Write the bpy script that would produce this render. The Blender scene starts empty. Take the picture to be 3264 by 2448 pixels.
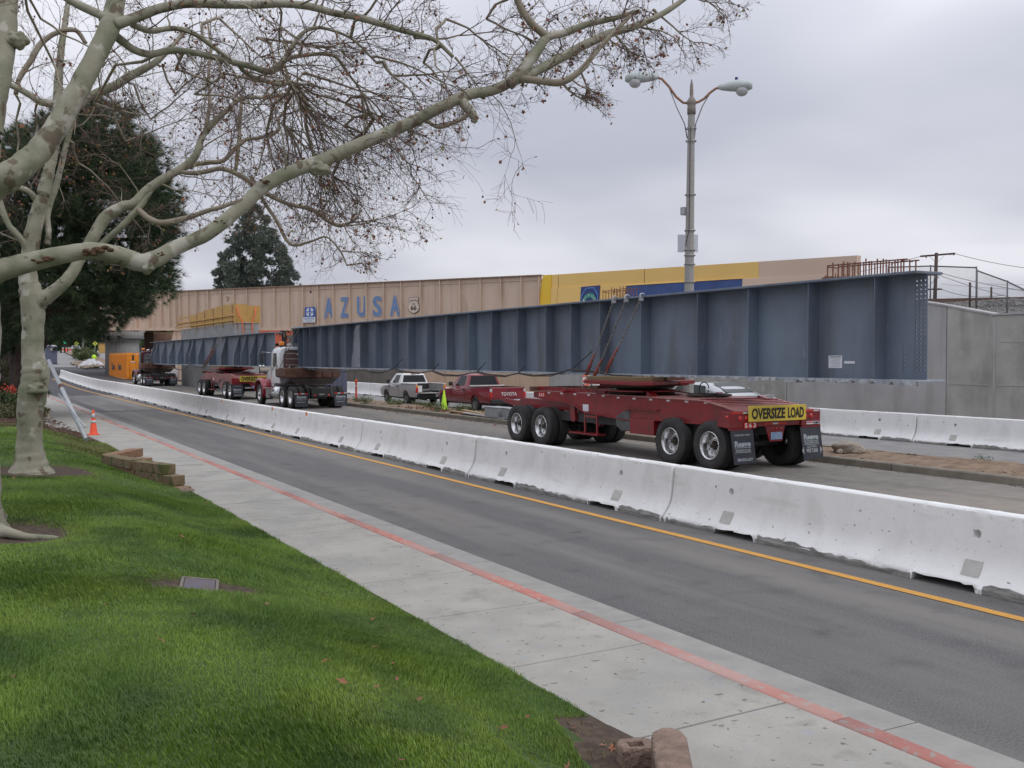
import bpy, bmesh, math, random
import numpy as np
from mathutils import Vector, Matrix

random.seed(11); np.random.seed(11)
R = math.radians
scene = bpy.context.scene
COL = scene.collection

# ------------------------------------------------------------------ camera
HC = 2.3
TH = 29.905
PITCH = -1.47
cd = bpy.data.cameras.new('camera')
cam = bpy.data.objects.new('camera', cd); COL.objects.link(cam)
cam.location = (0, 0, HC)
cam.rotation_euler = (R(90 + PITCH), 0, -R(TH))
cd.sensor_width = 36.0; cd.lens = 36.0 * 3080 / 3264
cd.clip_start = 0.05; cd.clip_end = 3000
scene.camera = cam

# ------------------------------------------------------------------ world: overcast sky
w = bpy.data.worlds.new('World'); scene.world = w; w.use_nodes = True
nt = w.node_tree; N = nt.nodes; L = nt.links
for n in list(N): N.remove(n)
out = N.new('ShaderNodeOutputWorld'); bg = N.new('ShaderNodeBackground')
sky = N.new('ShaderNodeTexSky'); sky.sky_type = 'NISHITA'; sky.sun_disc = False
SUN_EL, SUN_AZ = 52.0, 150.0
sky.sun_elevation = R(SUN_EL); sky.sun_rotation = R(SUN_AZ)
sky.air_density = 1.0; sky.dust_density = 4.0
tc = N.new('ShaderNodeTexCoord')
sep = N.new('ShaderNodeSeparateXYZ'); L.new(tc.outputs['Generated'], sep.inputs[0])
# flatten the direction on to a cloud layer so the clouds shrink towards the horizon
mx = N.new('ShaderNodeMath'); mx.operation = 'MAXIMUM'; L.new(sep.outputs[2], mx.inputs[0]); mx.inputs[1].default_value = 0.0
ad = N.new('ShaderNodeMath'); ad.operation = 'ADD'; L.new(mx.outputs[0], ad.inputs[0]); ad.inputs[1].default_value = 0.22
dx = N.new('ShaderNodeMath'); dx.operation = 'DIVIDE'; L.new(sep.outputs[0], dx.inputs[0]); L.new(ad.outputs[0], dx.inputs[1])
dy = N.new('ShaderNodeMath'); dy.operation = 'DIVIDE'; L.new(sep.outputs[1], dy.inputs[0]); L.new(ad.outputs[0], dy.inputs[1])
cmb = N.new('ShaderNodeCombineXYZ'); L.new(dx.outputs[0], cmb.inputs[0]); L.new(dy.outputs[0], cmb.inputs[1])
nz = N.new('ShaderNodeTexNoise'); nz.inputs['Scale'].default_value = 0.85; nz.inputs['Detail'].default_value = 3.5
nz.inputs['Roughness'].default_value = 0.45; nz.inputs['Distortion'].default_value = 0.25
L.new(cmb.outputs[0], nz.inputs['Vector'])
cr = N.new('ShaderNodeValToRGB'); L.new(nz.outputs['Fac'], cr.inputs[0])
cr.color_ramp.elements[0].position = 0.33; cr.color_ramp.elements[0].color = (0.48, 0.5, 0.585, 1)
cr.color_ramp.elements[1].position = 0.66; cr.color_ramp.elements[1].color = (0.86, 0.865, 0.93, 1)
e = cr.color_ramp.elements.new(0.5); e.color = (0.64, 0.655, 0.73, 1)
# overcast luminance climbs from the horizon to the zenith
lum = N.new('ShaderNodeMapRange'); L.new(mx.outputs[0], lum.inputs['Value'])
lum.inputs['From Min'].default_value = 0.0; lum.inputs['From Max'].default_value = 1.0
lum.inputs['To Min'].default_value = 8.7; lum.inputs['To Max'].default_value = 19.0
vm = N.new('ShaderNodeVectorMath'); vm.operation = 'SCALE'
L.new(cr.outputs[0], vm.inputs[0]); L.new(lum.outputs[0], vm.inputs['Scale'])
mix = N.new('ShaderNodeMixRGB'); mix.inputs[0].default_value = 0.97
L.new(sky.outputs[0], mix.inputs[1]); L.new(vm.outputs[0], mix.inputs[2])
L.new(mix.outputs[0], bg.inputs[0]); bg.inputs[1].default_value = 0.1
L.new(bg.outputs[0], out.inputs[0])

sd = bpy.data.lights.new('sun', 'SUN'); sun = bpy.data.objects.new('sun', sd); COL.objects.link(sun)
sd.energy = 0.7; sd.angle = R(35); sd.color = (1.0, 0.97, 0.93)
_sv = Vector((math.sin(R(SUN_AZ)) * math.cos(R(SUN_EL)), math.cos(R(SUN_AZ)) * math.cos(R(SUN_EL)), math.sin(R(SUN_EL))))
sun.rotation_euler = _sv.to_track_quat('Z', 'Y').to_euler()
scene.view_settings.view_transform = 'Standard'; scene.view_settings.look = 'None'
scene.view_settings.exposure = 0.0; scene.view_settings.gamma = 1.0
scene.view_settings.use_curve_mapping = False
scene.render.engine = 'CYCLES'
scene.cycles.use_denoising = True
scene.cycles.max_bounces = 6; scene.cycles.transparent_max_bounces = 12
scene.cycles.sample_clamp_indirect = 6

# ------------------------------------------------------------------ survey helpers
_fw = np.array([math.sin(R(TH)) * math.cos(R(PITCH)), math.cos(R(TH)) * math.cos(R(PITCH)), math.sin(R(PITCH))])
_rt = np.array([math.cos(R(TH)), -math.sin(R(TH)), 0.0]); _up = np.cross(_rt, _fw)
def at(px, py, d):
    """surveyed direction (photo pixel) and distance along the view -> world point"""
    p = np.array([0, 0, HC]) + d * (_fw + _rt * (px - 1632) / 3080 - _up * (py - 1224) / 3080)
    return Vector((float(p[0]), float(p[1]), float(p[2])))
def ter(Y):
    if Y < 75: return 0.0
    if Y < 187: return 3.4 * ((Y - 75) / 112) ** 1.6
    return 3.4 + (Y - 187) * 0.006

# ------------------------------------------------------------------ materials
def mat(name, col, rough=0.6, metal=0.0, col2=None, scale=6.0, detail=4.0, lo=0.35, hi=0.65, bump=0.0, bscale=None,
        spots=None, spot_scale=30.0, spot_at=0.68, world=False, stretch=None, trans=0.0, coat=0.0, emit=None, emit_s=0.0, alpha=1.0, spec=None, rnd=True):
    m = bpy.data.materials.new(name); m.use_nodes = True
    n = m.node_tree.nodes; l = m.node_tree.links; b = n['Principled BSDF']
    b.inputs['Roughness'].default_value = rough; b.inputs['Metallic'].default_value = metal
    if coat: b.inputs['Coat Weight'].default_value = coat; b.inputs['Coat Roughness'].default_value = 0.08
    if trans: b.inputs['Transmission Weight'].default_value = trans
    if spec is not None: b.inputs['Specular IOR Level'].default_value = spec
    if emit: b.inputs['Emission Color'].default_value = (*emit, 1); b.inputs['Emission Strength'].default_value = emit_s
    if alpha < 1: b.inputs['Alpha'].default_value = alpha
    b.inputs['Base Color'].default_value = (*col, 1)
    if world:
        g = n.new('ShaderNodeNewGeometry'); vec = g.outputs['Position']
    else:
        t = n.new('ShaderNodeTexCoord'); vec = t.outputs['Object']
        if rnd:
            oi = n.new('ShaderNodeObjectInfo'); va = n.new('ShaderNodeVectorMath'); va.operation = 'ADD'
            ms = n.new('ShaderNodeMath'); ms.operation = 'MULTIPLY'; ms.inputs[1].default_value = 37.0
            l.new(oi.outputs['Random'], ms.inputs[0]); l.new(vec, va.inputs[0]); l.new(ms.outputs[0], va.inputs[1]); vec = va.outputs[0]
    if stretch:
        mp = n.new('ShaderNodeMapping'); mp.inputs['Scale'].default_value = stretch; l.new(vec, mp.inputs[0]); vec = mp.outputs[0]
    src = None
    if col2 is not None:
        t1 = n.new('ShaderNodeTexNoise'); t1.inputs['Scale'].default_value = scale; t1.inputs['Detail'].default_value = detail
        t1.inputs['Roughness'].default_value = 0.6
        l.new(vec, t1.inputs['Vector'])
        r = n.new('ShaderNodeValToRGB'); l.new(t1.outputs['Fac'], r.inputs[0])
        r.color_ramp.elements[0].position = lo; r.color_ramp.elements[0].color = (*col, 1)
        r.color_ramp.elements[1].position = hi; r.color_ramp.elements[1].color = (*col2, 1)
        src = r.outputs[0]
    if spots is not None:
        t2 = n.new('ShaderNodeTexNoise'); t2.inputs['Scale'].default_value = spot_scale; t2.inputs['Detail'].default_value = 3
        l.new(vec, t2.inputs['Vector'])
        r2 = n.new('ShaderNodeValToRGB'); l.new(t2.outputs['Fac'], r2.inputs[0])
        r2.color_ramp.elements[0].position = spot_at; r2.color_ramp.elements[0].color = (0, 0, 0, 1)
        r2.color_ramp.elements[1].position = min(1, spot_at + 0.03); r2.color_ramp.elements[1].color = (1, 1, 1, 1)
        mm = n.new('ShaderNodeMixRGB'); l.new(r2.outputs[0], mm.inputs[0])
        if src is None: mm.inputs[1].default_value = (*col, 1)
        else: l.new(src, mm.inputs[1])
        mm.inputs[2].default_value = (*spots, 1); src = mm.outputs[0]
    if src is not None: l.new(src, b.inputs['Base Color'])
    if bump:
        t3 = n.new('ShaderNodeTexNoise'); t3.inputs['Scale'].default_value = bscale or scale * 4; t3.inputs['Detail'].default_value = 5
        l.new(vec, t3.inputs['Vector'])
        bp = n.new('ShaderNodeBump'); bp.inputs['Strength'].default_value = min(1, bump); bp.inputs['Distance'].default_value = 0.01 * max(1, bump)
        l.new(t3.outputs['Fac'], bp.inputs['Height']); l.new(bp.outputs[0], b.inputs['Normal'])
    return m

def add_layer(m, col, scale, lo, hi, world=True, stretch=None, amount=1.0, detail=3.0, zgate=None):
    """lay a second stain over a material's base colour"""
    n = m.node_tree.nodes; l = m.node_tree.links; b = n['Principled BSDF']
    if world: v = n.new('ShaderNodeNewGeometry').outputs['Position']
    else: v = n.new('ShaderNodeTexCoord').outputs['Object']
    v0 = v
    if stretch:
        mp = n.new('ShaderNodeMapping'); mp.inputs['Scale'].default_value = stretch; l.new(v, mp.inputs[0]); v = mp.outputs[0]
    t = n.new('ShaderNodeTexNoise'); t.inputs['Scale'].default_value = scale; t.inputs['Detail'].default_value = detail; l.new(v, t.inputs['Vector'])
    mr = n.new('ShaderNodeMapRange'); mr.inputs['From Min'].default_value = lo; mr.inputs['From Max'].default_value = hi
    mr.inputs['To Max'].default_value = amount; l.new(t.outputs['Fac'], mr.inputs['Value'])
    fac = mr.outputs[0]
    if zgate:
        sp = n.new('ShaderNodeSeparateXYZ'); l.new(v0, sp.inputs[0])
        z2 = n.new('ShaderNodeMapRange'); z2.inputs['From Min'].default_value = zgate[0]; z2.inputs['From Max'].default_value = zgate[1]
        z2.inputs['To Min'].default_value = 1; z2.inputs['To Max'].default_value = 0
        l.new(sp.outputs[2], z2.inputs['Value'])
        mu = n.new('ShaderNodeMath'); mu.operation = 'MULTIPLY'; l.new(fac, mu.inputs[0]); l.new(z2.outputs[0], mu.inputs[1]); fac = mu.outputs[0]
    mm = n.new('ShaderNodeMixRGB'); l.new(fac, mm.inputs[0])
    old = b.inputs['Base Color'].links
    if old: l.new(old[0].from_socket, mm.inputs[1])
    else: mm.inputs[1].default_value = b.inputs['Base Color'].default_value
    mm.inputs[2].default_value = (*col, 1); l.new(mm.outputs[0], b.inputs['Base Color'])
    return m

M = {}
M['asphalt'] = mat('asphalt', (0.085, 0.084, 0.085), 0.9, col2=(0.165, 0.162, 0.158), scale=55, lo=0.38, hi=0.62, detail=8, bump=1.0, bscale=120, world=True, spots=(0.36, 0.34, 0.31), spot_scale=120, spot_at=0.69)
add_layer(M['asphalt'], (0.235, 0.22, 0.195), 1.0, 0.48, 0.64, amount=0.6, stretch=(1.1, 0.06, 1), detail=6)
add_layer(M['asphalt'], (0.2, 0.188, 0.17), 0.5, 0.46, 0.68, amount=0.6, stretch=(2.2, 0.35, 1), detail=8)
add_layer(M['asphalt'], (0.075, 0.073, 0.073), 2.2, 0.54, 0.7, amount=0.4, detail=12)
add_layer(M['asphalt'], (0.2, 0.19, 0.175), 24, 0.62, 0.7, amount=0.4, detail=8)
add_layer(M['asphalt'], (0.05, 0.05, 0.05), 0.9, 0.66, 0.72, amount=0.5, detail=10)
M['truck_lane'] = mat('truck_lane', (0.185, 0.172, 0.155), 0.92, col2=(0.25, 0.232, 0.208), scale=3.0, bump=0.6, bscale=120, world=True, spots=(0.16, 0.15, 0.14), spot_scale=90, spot_at=0.66)
add_layer(M['truck_lane'], (0.31, 0.27, 0.22), 0.35, 0.5, 0.68, amount=0.65, stretch=(2.0, 0.5, 1))
add_layer(M['truck_lane'], (0.11, 0.105, 0.1), 0.5, 0.53, 0.7, amount=0.7, stretch=(2.6, 0.4, 1))
M['far_lane'] = mat('far_lane', (0.2, 0.2, 0.2), 0.9, col2=(0.27, 0.262, 0.25), scale=2.0, bump=0.5, bscale=120, world=True)
M['new_asphalt'] = mat('new_asphalt', (0.05, 0.05, 0.056), 0.85, col2=(0.075, 0.075, 0.08), scale=3, bump=0.7, bscale=150, world=True)
M['patch_asphalt'] = mat('patch_asphalt', (0.07, 0.07, 0.075), 0.88, col2=(0.09, 0.09, 0.095), scale=4, bump=0.7, bscale=150, world=True)
M['sidewalk'] = mat('sidewalk', (0.33, 0.317, 0.28), 0.85, col2=(0.385, 0.37, 0.33), scale=2.6, detail=9, bump=0.5, bscale=160, world=True, spots=(0.2, 0.185, 0.16), spot_scale=11, spot_at=0.7)
add_layer(M['sidewalk'], (0.28, 0.275, 0.255), 1.1, 0.46, 0.66, amount=0.65, detail=8)
add_layer(M['sidewalk'], (0.2, 0.19, 0.17), 60, 0.62, 0.69, amount=0.6)
add_layer(M['sidewalk'], (0.225, 0.215, 0.19), 3.4, 0.58, 0.7, amount=0.6, detail=10)
add_layer(M['sidewalk'], (0.12, 0.11, 0.1), 17, 0.72, 0.735, amount=0.75, detail=1)
add_layer(M['sidewalk'], (0.42, 0.405, 0.36), 0.7, 0.55, 0.65, amount=0.5, detail=6)
add_layer(M['sidewalk'], (0.3, 0.34, 0.43), 7, 0.62, 0.7, amount=0.25)
M['gutter'] = mat('gutter', (0.265, 0.258, 0.24), 0.85, col2=(0.325, 0.315, 0.29), scale=3.5, bump=0.3, bscale=200, world=True)
add_layer(M['gutter'], (0.25, 0.25, 0.245), 1.5, 0.5, 0.7, amount=0.7, stretch=(1, 0.4, 1))
M['red_paint'] = mat('red_kerb_paint', (0.42, 0.16, 0.13), 0.8, col2=(0.48, 0.21, 0.17), scale=5, world=True, spots=(0.36, 0.31, 0.28), spot_scale=16, spot_at=0.6, bump=0.3, bscale=100)
add_layer(M['red_paint'], (0.4, 0.3, 0.27), 0.8, 0.46, 0.62, amount=0.7, detail=8)
M['joint'] = mat('joint', (0.06, 0.058, 0.052), 0.95, world=True, col2=(0.1, 0.095, 0.085))
M['yellow_line'] = mat('yellow_line', (0.62, 0.31, 0.045), 0.75, col2=(0.52, 0.27, 0.06), scale=12, world=True, spots=(0.3, 0.2, 0.1), spot_scale=120, spot_at=0.69)
M['ground'] = mat('ground', (0.2, 0.17, 0.13), 0.95, col2=(0.26, 0.22, 0.17), scale=0.5, world=True)
M['dirt'] = mat('dirt', (0.17, 0.115, 0.075), 0.95, col2=(0.29, 0.21, 0.145), scale=4, bump=1.5, bscale=30, world=True)
M['soil'] = mat('soil', (0.045, 0.03, 0.02), 0.95, col2=(0.1, 0.068, 0.045), scale=14, bump=1.5, bscale=60, world=True)
M['lawn'] = mat('lawn', (0.03, 0.06, 0.012), 0.95, col2=(0.06, 0.1, 0.022), scale=10, bump=0.6, world=True)
M['kerb_old'] = mat('old_kerb', (0.21, 0.185, 0.15), 0.9, col2=(0.28, 0.25, 0.2), scale=3, bump=0.6, bscale=70, world=True)
M['wall_concrete'] = mat('wall_concrete', (0.28, 0.275, 0.25), 0.85, col2=(0.42, 0.415, 0.39), scale=0.8, detail=8, bump=0.3, bscale=40, world=True)
add_layer(M['wall_concrete'], (0.19, 0.185, 0.16), 0.9, 0.48, 0.7, amount=0.7, stretch=(1.6, 1.6, 0.35), detail=6)
add_layer(M['wall_concrete'], (0.44, 0.44, 0.43), 1.4, 0.62, 0.72, amount=0.5)
M['wall_pale'] = mat('wall_concrete_pale', (0.34, 0.34, 0.34), 0.85, col2=(0.41, 0.41, 0.405), scale=0.9, detail=6, bump=0.2, bscale=40, world=True)
add_layer(M['wall_pale'], (0.27, 0.26, 0.24), 1.2, 0.52, 0.72, amount=0.6, stretch=(2, 2, 0.2))
M['wall_beige'] = mat('wall_beige', (0.50, 0.37, 0.26), 0.85, col2=(0.56, 0.42, 0.30), scale=0.8, detail=6, bump=0.2, world=True)
add_layer(M['wall_beige'], (0.3, 0.22, 0.16), 1.6, 0.58, 0.72, amount=0.7, stretch=(3, 3, 0.25))
M['wall_dark'] = mat('wall_dark', (0.13, 0.12, 0.105), 0.9, col2=(0.17, 0.158, 0.14), scale=1.2, bump=0.2, world=True)
M['pier_concrete'] = mat('pier_concrete', (0.27, 0.275, 0.27), 0.85, col2=(0.34, 0.345, 0.345), scale=0.9, detail=6, bump=0.2, world=True)
add_layer(M['pier_concrete'], (0.2, 0.19, 0.16), 1.6, 0.56, 0.72, amount=0.7, stretch=(3, 3, 0.2))
M['barrier'] = mat('barrier_paint', (0.77, 0.77, 0.755), 0.6, col2=(0.83, 0.83, 0.815), scale=2.5, detail=8, bump=0.35, bscale=16, spots=(0.33, 0.32, 0.29), spot_scale=11, spot_at=0.7)
add_layer(M['barrier'], (0.36, 0.35, 0.31), 28, 0.675, 0.715, world=False, amount=0.65, detail=5)
add_layer(M['barrier'], (0.55, 0.54, 0.5), 2.0, 0.6, 0.68, world=True, amount=0.35, stretch=(0.5, 0.35, 2.5), detail=8)
add_layer(M['barrier'], (0.6, 0.6, 0.57), 3, 0.52, 0.72, world=False, amount=0.4, stretch=(1, 1, 0.5))
add_layer(M['barrier'], (0.22, 0.215, 0.2), 5, 0.42, 0.52, world=False, amount=0.9, zgate=(0.03, 0.10))
M['barrier_raw'] = mat('bare_concrete', (0.34, 0.33, 0.305), 0.9, col2=(0.44, 0.43, 0.4), scale=14, bump=1.0, bscale=60)
M['patch_grey'] = mat('pocket_patch', (0.44, 0.43, 0.4), 0.9, col2=(0.54, 0.53, 0.5), scale=8, bump=0.6, bscale=50)
M['foot_worn'] = mat('worn_barrier_foot', (0.17, 0.165, 0.15), 0.9, col2=(0.36, 0.35, 0.33), scale=9, detail=8, bump=1.5, bscale=40, stretch=(1, 0.5, 3))
M['hole'] = mat('hole_dark', (0.05, 0.048, 0.045), 0.95)
M['girder'] = mat('girder_paint', (0.112, 0.142, 0.188), 0.55, col2=(0.155, 0.188, 0.24), scale=0.7, detail=6, bump=0.08, bscale=30, world=True)
add_layer(M['girder'], (0.165, 0.215, 0.28), 0.5, 0.5, 0.68, amount=0.7, stretch=(1.4, 1.4, 0.6))
add_layer(M['girder'], (0.085, 0.092, 0.1), 1.3, 0.5, 0.7, amount=0.65, stretch=(1.2, 1.2, 0.2), detail=8)
add_layer(M['girder'], (0.26, 0.29, 0.32), 9, 0.66, 0.72, amount=0.5, stretch=(1, 1, 0.4), detail=6)
add_layer(M['girder'], (0.2, 0.22, 0.24), 2.2, 0.6, 0.7, amount=0.4, stretch=(3, 3, 0.15), detail=8)
M['girder_edge'] = mat('girder_worn_edge', (0.24, 0.275, 0.32), 0.6, col2=(0.36, 0.38, 0.4), scale=5, detail=6, bump=0.3, bscale=25, world=True)
M['girder_tape'] = mat('torn_wrap', (0.42, 0.44, 0.46), 0.45, col2=(0.2, 0.23, 0.27), scale=6, detail=6, bump=1.0, bscale=20, world=True)
M['bridge'] = mat('bridge_paint', (0.565, 0.435, 0.335), 0.7, col2=(0.62, 0.48, 0.375), scale=0.4, detail=6, world=True)
add_layer(M['bridge'], (0.36, 0.25, 0.2), 0.8, 0.55, 0.72, amount=0.5, stretch=(2, 2, 0.3))
M['bridge_rust'] = mat('bridge_top_rust', (0.24, 0.15, 0.11), 0.85, col2=(0.36, 0.25, 0.19), scale=3, world=True)
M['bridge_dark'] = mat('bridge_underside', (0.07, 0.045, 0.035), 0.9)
M['yellow_wall'] = mat('yellow_wall', (0.78, 0.52, 0.17), 0.8, col2=(0.82, 0.55, 0.19), scale=0.3, detail=6, world=True, bump=0.1)
M['yellow_strong'] = mat('yellow_strong', (0.82, 0.5, 0.04), 0.75, col2=(0.8, 0.55, 0.06), scale=0.8, world=True)
M['yellow_joint'] = mat('wall_joint', (0.12, 0.08, 0.04), 0.9)
M['wall_pink'] = mat('pink_beige_wall', (0.6, 0.46, 0.36), 0.8, col2=(0.64, 0.49, 0.385), scale=0.4, detail=6, world=True)
M['wall_blue'] = mat('blue_wall', (0.03, 0.065, 0.19), 0.7, col2=(0.05, 0.09, 0.26), scale=1, world=True)
M['letter_blue'] = mat('letter_blue', (0.12, 0.225, 0.43), 0.6, col2=(0.15, 0.26, 0.46), scale=2)
M['letter_violet'] = mat('letter_violet', (0.42, 0.36, 0.5), 0.7)
M['white'] = mat('white_paint', (0.74, 0.74, 0.73), 0.5, col2=(0.66, 0.66, 0.65), scale=5)
M['black'] = mat('black_print', (0.025, 0.02, 0.018), 0.6)
M['dark_rubber'] = mat('tyre_rubber', (0.022, 0.022, 0.022), 0.75, col2=(0.04, 0.038, 0.036), scale=5, bump=0.2, bscale=60)
M['chrome'] = mat('polished_aluminium', (0.68, 0.68, 0.69), 0.16, 1.0, col2=(0.5, 0.5, 0.5), scale=9, bump=0.04, bscale=20)
M['steel_dull'] = mat('dull_steel', (0.3, 0.3, 0.3), 0.5, 0.7, col2=(0.2, 0.19, 0.18), scale=12)
M['trailer_red'] = mat('trailer_red', (0.225, 0.009, 0.014), 0.38, col2=(0.16, 0.009, 0.012), scale=4, detail=6, coat=0.15, bump=0.12, bscale=30)
add_layer(M['trailer_red'], (0.1, 0.045, 0.035), 2.6, 0.56, 0.72, world=False, amount=0.5, detail=8)
add_layer(M['trailer_red'], (0.05, 0.03, 0.028), 6, 0.64, 0.7, world=False, amount=0.7, detail=6)
M['trailer_top'] = mat('trailer_deck', (0.26, 0.085, 0.075), 0.6, col2=(0.34, 0.17, 0.155), scale=5, detail=6, bump=0.3, bscale=30)
M['rust'] = mat('rusty_steel', (0.085, 0.038, 0.028), 0.8, col2=(0.16, 0.08, 0.058), scale=5, detail=7, bump=0.5, bscale=25)
M['timber'] = mat('timber', (0.14, 0.095, 0.05), 0.85, col2=(0.2, 0.14, 0.07), scale=8, stretch=(1, 6, 6), bump=0.4)
M['timber_pale'] = mat('timber_pale', (0.45, 0.33, 0.19), 0.85, col2=(0.38, 0.27, 0.15), scale=6, stretch=(6, 1, 6), bump=0.3)
M['black_steel'] = mat('black_frame', (0.022, 0.022, 0.024), 0.55, col2=(0.045, 0.042, 0.04), scale=7, bump=0.2)
M['grease'] = mat('greasy_black', (0.02, 0.016, 0.014), 0.45, col2=(0.05, 0.03, 0.022), scale=8, bump=0.4)
M['hose'] = mat('hose', (0.02, 0.02, 0.02), 0.6, col2=(0.06, 0.04, 0.03), scale=20)
M['chain'] = mat('chain', (0.3, 0.29, 0.28), 0.5, 0.6, col2=(0.16, 0.11, 0.08), scale=20)
M['binder'] = mat('binder_red', (0.22, 0.03, 0.025), 0.55, col2=(0.13, 0.03, 0.02), scale=20)
M['reflect_white'] = mat('reflector_white', (0.6, 0.6, 0.6), 0.4, col2=(0.42, 0.4, 0.4), scale=20)
M['reflect_red'] = mat('reflector_red', (0.55, 0.03, 0.025), 0.35)
M['lamp_red'] = mat('tail_lamp_red', (0.5, 0.015, 0.012), 0.2, coat=0.5)
M['lamp_orange'] = mat('lamp_amber', (0.8, 0.25, 0.03), 0.25, coat=0.5)
M['sign_yellow'] = mat('sign_yellow', (0.72, 0.55, 0.06), 0.5, col2=(0.62, 0.48, 0.08), scale=8, spots=(0.4, 0.3, 0.1), spot_scale=25, spot_at=0.72)
M['flap'] = mat('mudflap', (0.028, 0.03, 0.042), 0.55, col2=(0.05, 0.052, 0.065), scale=5)
M['flap_print'] = mat('flap_print', (0.42, 0.45, 0.48), 0.6, col2=(0.3, 0.33, 0.36), scale=20)
M['plate_blue'] = mat('plate_blue', (0.12, 0.25, 0.5), 0.4, col2=(0.3, 0.36, 0.4), scale=25)
M['plate_white'] = mat('plate_white', (0.62, 0.64, 0.68), 0.4)
M['tarp_grey'] = mat('grey_tarp', (0.06, 0.065, 0.068), 0.7, col2=(0.1, 0.105, 0.1), scale=6, bump=0.6)
M['car_silver'] = mat('car_silver', (0.47, 0.47, 0.46), 0.3, 0.2, col2=(0.42, 0.415, 0.4), scale=3, coat=0.7)
M['car_white'] = mat('car_white', (0.68, 0.69, 0.7), 0.3, coat=0.7)
M['car_red'] = mat('car_red', (0.24, 0.012, 0.022), 0.3, coat=0.7, col2=(0.19, 0.012, 0.02), scale=3)
M['car_sedan'] = mat('car_sedan', (0.5, 0.52, 0.54), 0.28, 0.5, coat=0.8)
M['glass_dark'] = mat('glass_dark', (0.012, 0.014, 0.018), 0.12, spec=0.3)
M['glass_clear'] = mat('glass_grey', (0.022, 0.032, 0.03), 0.22, spec=0.3)
M['plastic_black'] = mat('plastic_black', (0.03, 0.03, 0.032), 0.6)
M['cab_white'] = mat('cab_white', (0.76, 0.78, 0.8), 0.3, coat=0.6, col2=(0.7, 0.72, 0.74), scale=3)
M['cab_red'] = mat('cab_red', (0.3, 0.012, 0.03), 0.28, coat=0.6)
M['cab_maroon'] = mat('cab_maroon', (0.1, 0.01, 0.016), 0.35, coat=0.5)
M['cab_grey'] = mat('cab_rear_grey', (0.12, 0.115, 0.125), 0.5)
M['cab_back'] = mat('cab_rear_maroon', (0.14, 0.07, 0.07), 0.4, col2=(0.2, 0.11, 0.1), scale=8)
M['orange'] = mat('orange_plastic', (0.85, 0.09, 0.02), 0.5, col2=(0.78, 0.08, 0.025), scale=8)
M['orange_faded'] = mat('orange_faded', (0.8, 0.17, 0.09), 0.6)
M['orange_red'] = mat('orange_ladder', (0.72, 0.13, 0.06), 0.5)
M['lime'] = mat('lime_plastic', (0.5, 0.82, 0.03), 0.5, col2=(0.45, 0.75, 0.03), scale=5)
M['container'] = mat('container_orange', (0.8, 0.29, 0.012), 0.6, col2=(0.7, 0.24, 0.015), scale=2, bump=0.1)
M['potty'] = mat('toilet_blue_grey', (0.1, 0.11, 0.17), 0.5, col2=(0.12, 0.13, 0.19), scale=3)
M['potty_roof'] = mat('toilet_roof', (0.5, 0.52, 0.55), 0.5)
M['plywood'] = mat('plywood', (0.46, 0.27, 0.075), 0.75, col2=(0.54, 0.33, 0.10), scale=1.6, detail=6, world=True)
M['rust_stain'] = mat('rust_stain', (0.22, 0.09, 0.03), 0.9, col2=(0.3, 0.18, 0.09), scale=6)
M['rebar'] = mat('rebar', (0.13, 0.045, 0.03), 0.85, col2=(0.2, 0.09, 0.06), scale=10)
M['pole_concrete'] = mat('lamp_pole_concrete', (0.3, 0.29, 0.275), 0.85, col2=(0.36, 0.35, 0.335), scale=18, bump=0.3, bscale=80)
M['lamp_grey'] = mat('lamp_head_grey', (0.5, 0.55, 0.55), 0.5, col2=(0.44, 0.49, 0.48), scale=6)
M['lamp_glass'] = mat('lamp_glass', (0.55, 0.56, 0.58), 0.12, coat=0.6, col2=(0.42, 0.43, 0.44), scale=14)
M['lamp_collar'] = mat('lamp_collar', (0.2, 0.18, 0.16), 0.8, col2=(0.27, 0.23, 0.2), scale=12)
M['arm_rust'] = mat('lamp_arm', (0.36, 0.16, 0.075), 0.75, col2=(0.24, 0.16, 0.12), scale=8)
M['photocell'] = mat('photocell_blue', (0.05, 0.06, 0.22), 0.4)
M['pale_sheet'] = mat('pale_sheet', (0.66, 0.69, 0.74), 0.4)
M['utility_wood'] = mat('utility_wood', (0.055, 0.035, 0.028), 0.85, col2=(0.09, 0.06, 0.045), scale=6)
M['wire'] = mat('wire', (0.07, 0.07, 0.075), 0.6)
M['fence_steel'] = mat('fence_steel', (0.12, 0.12, 0.125), 0.5, 0.3)
M['rail'] = mat('rail_rust', (0.16, 0.09, 0.06), 0.7, col2=(0.22, 0.13, 0.09), scale=6)
M['ballast'] = mat('ballast', (0.1, 0.095, 0.085), 0.95, col2=(0.18, 0.17, 0.155), scale=8, bump=1.0, world=True)
M['stone_a'] = mat('ballast_stone', (0.13, 0.125, 0.12), 0.9, col2=(0.27, 0.26, 0.245), scale=2.0, world=True)
M['rock'] = mat('rock', (0.28, 0.235, 0.185), 0.9, col2=(0.36, 0.31, 0.255), scale=6, bump=0.8)
M['galv'] = mat('galvanised', (0.42, 0.44, 0.46), 0.45, 0.3, col2=(0.34, 0.36, 0.37), scale=6)
M['block'] = mat('wall_block', (0.2, 0.115, 0.065), 0.95, col2=(0.29, 0.175, 0.105), scale=9, bump=1.2, bscale=45)
M['block_moss'] = mat('mossy_block', (0.15, 0.11, 0.055), 0.95, col2=(0.22, 0.165, 0.1), scale=6, bump=1.2, bscale=45, spots=(0.09, 0.1, 0.03), spot_scale=5, spot_at=0.55)
M['block_pink'] = mat('pink_block', (0.17, 0.118, 0.092), 0.95, col2=(0.3, 0.21, 0.165), scale=6, detail=8, bump=3.0, bscale=30)
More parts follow.
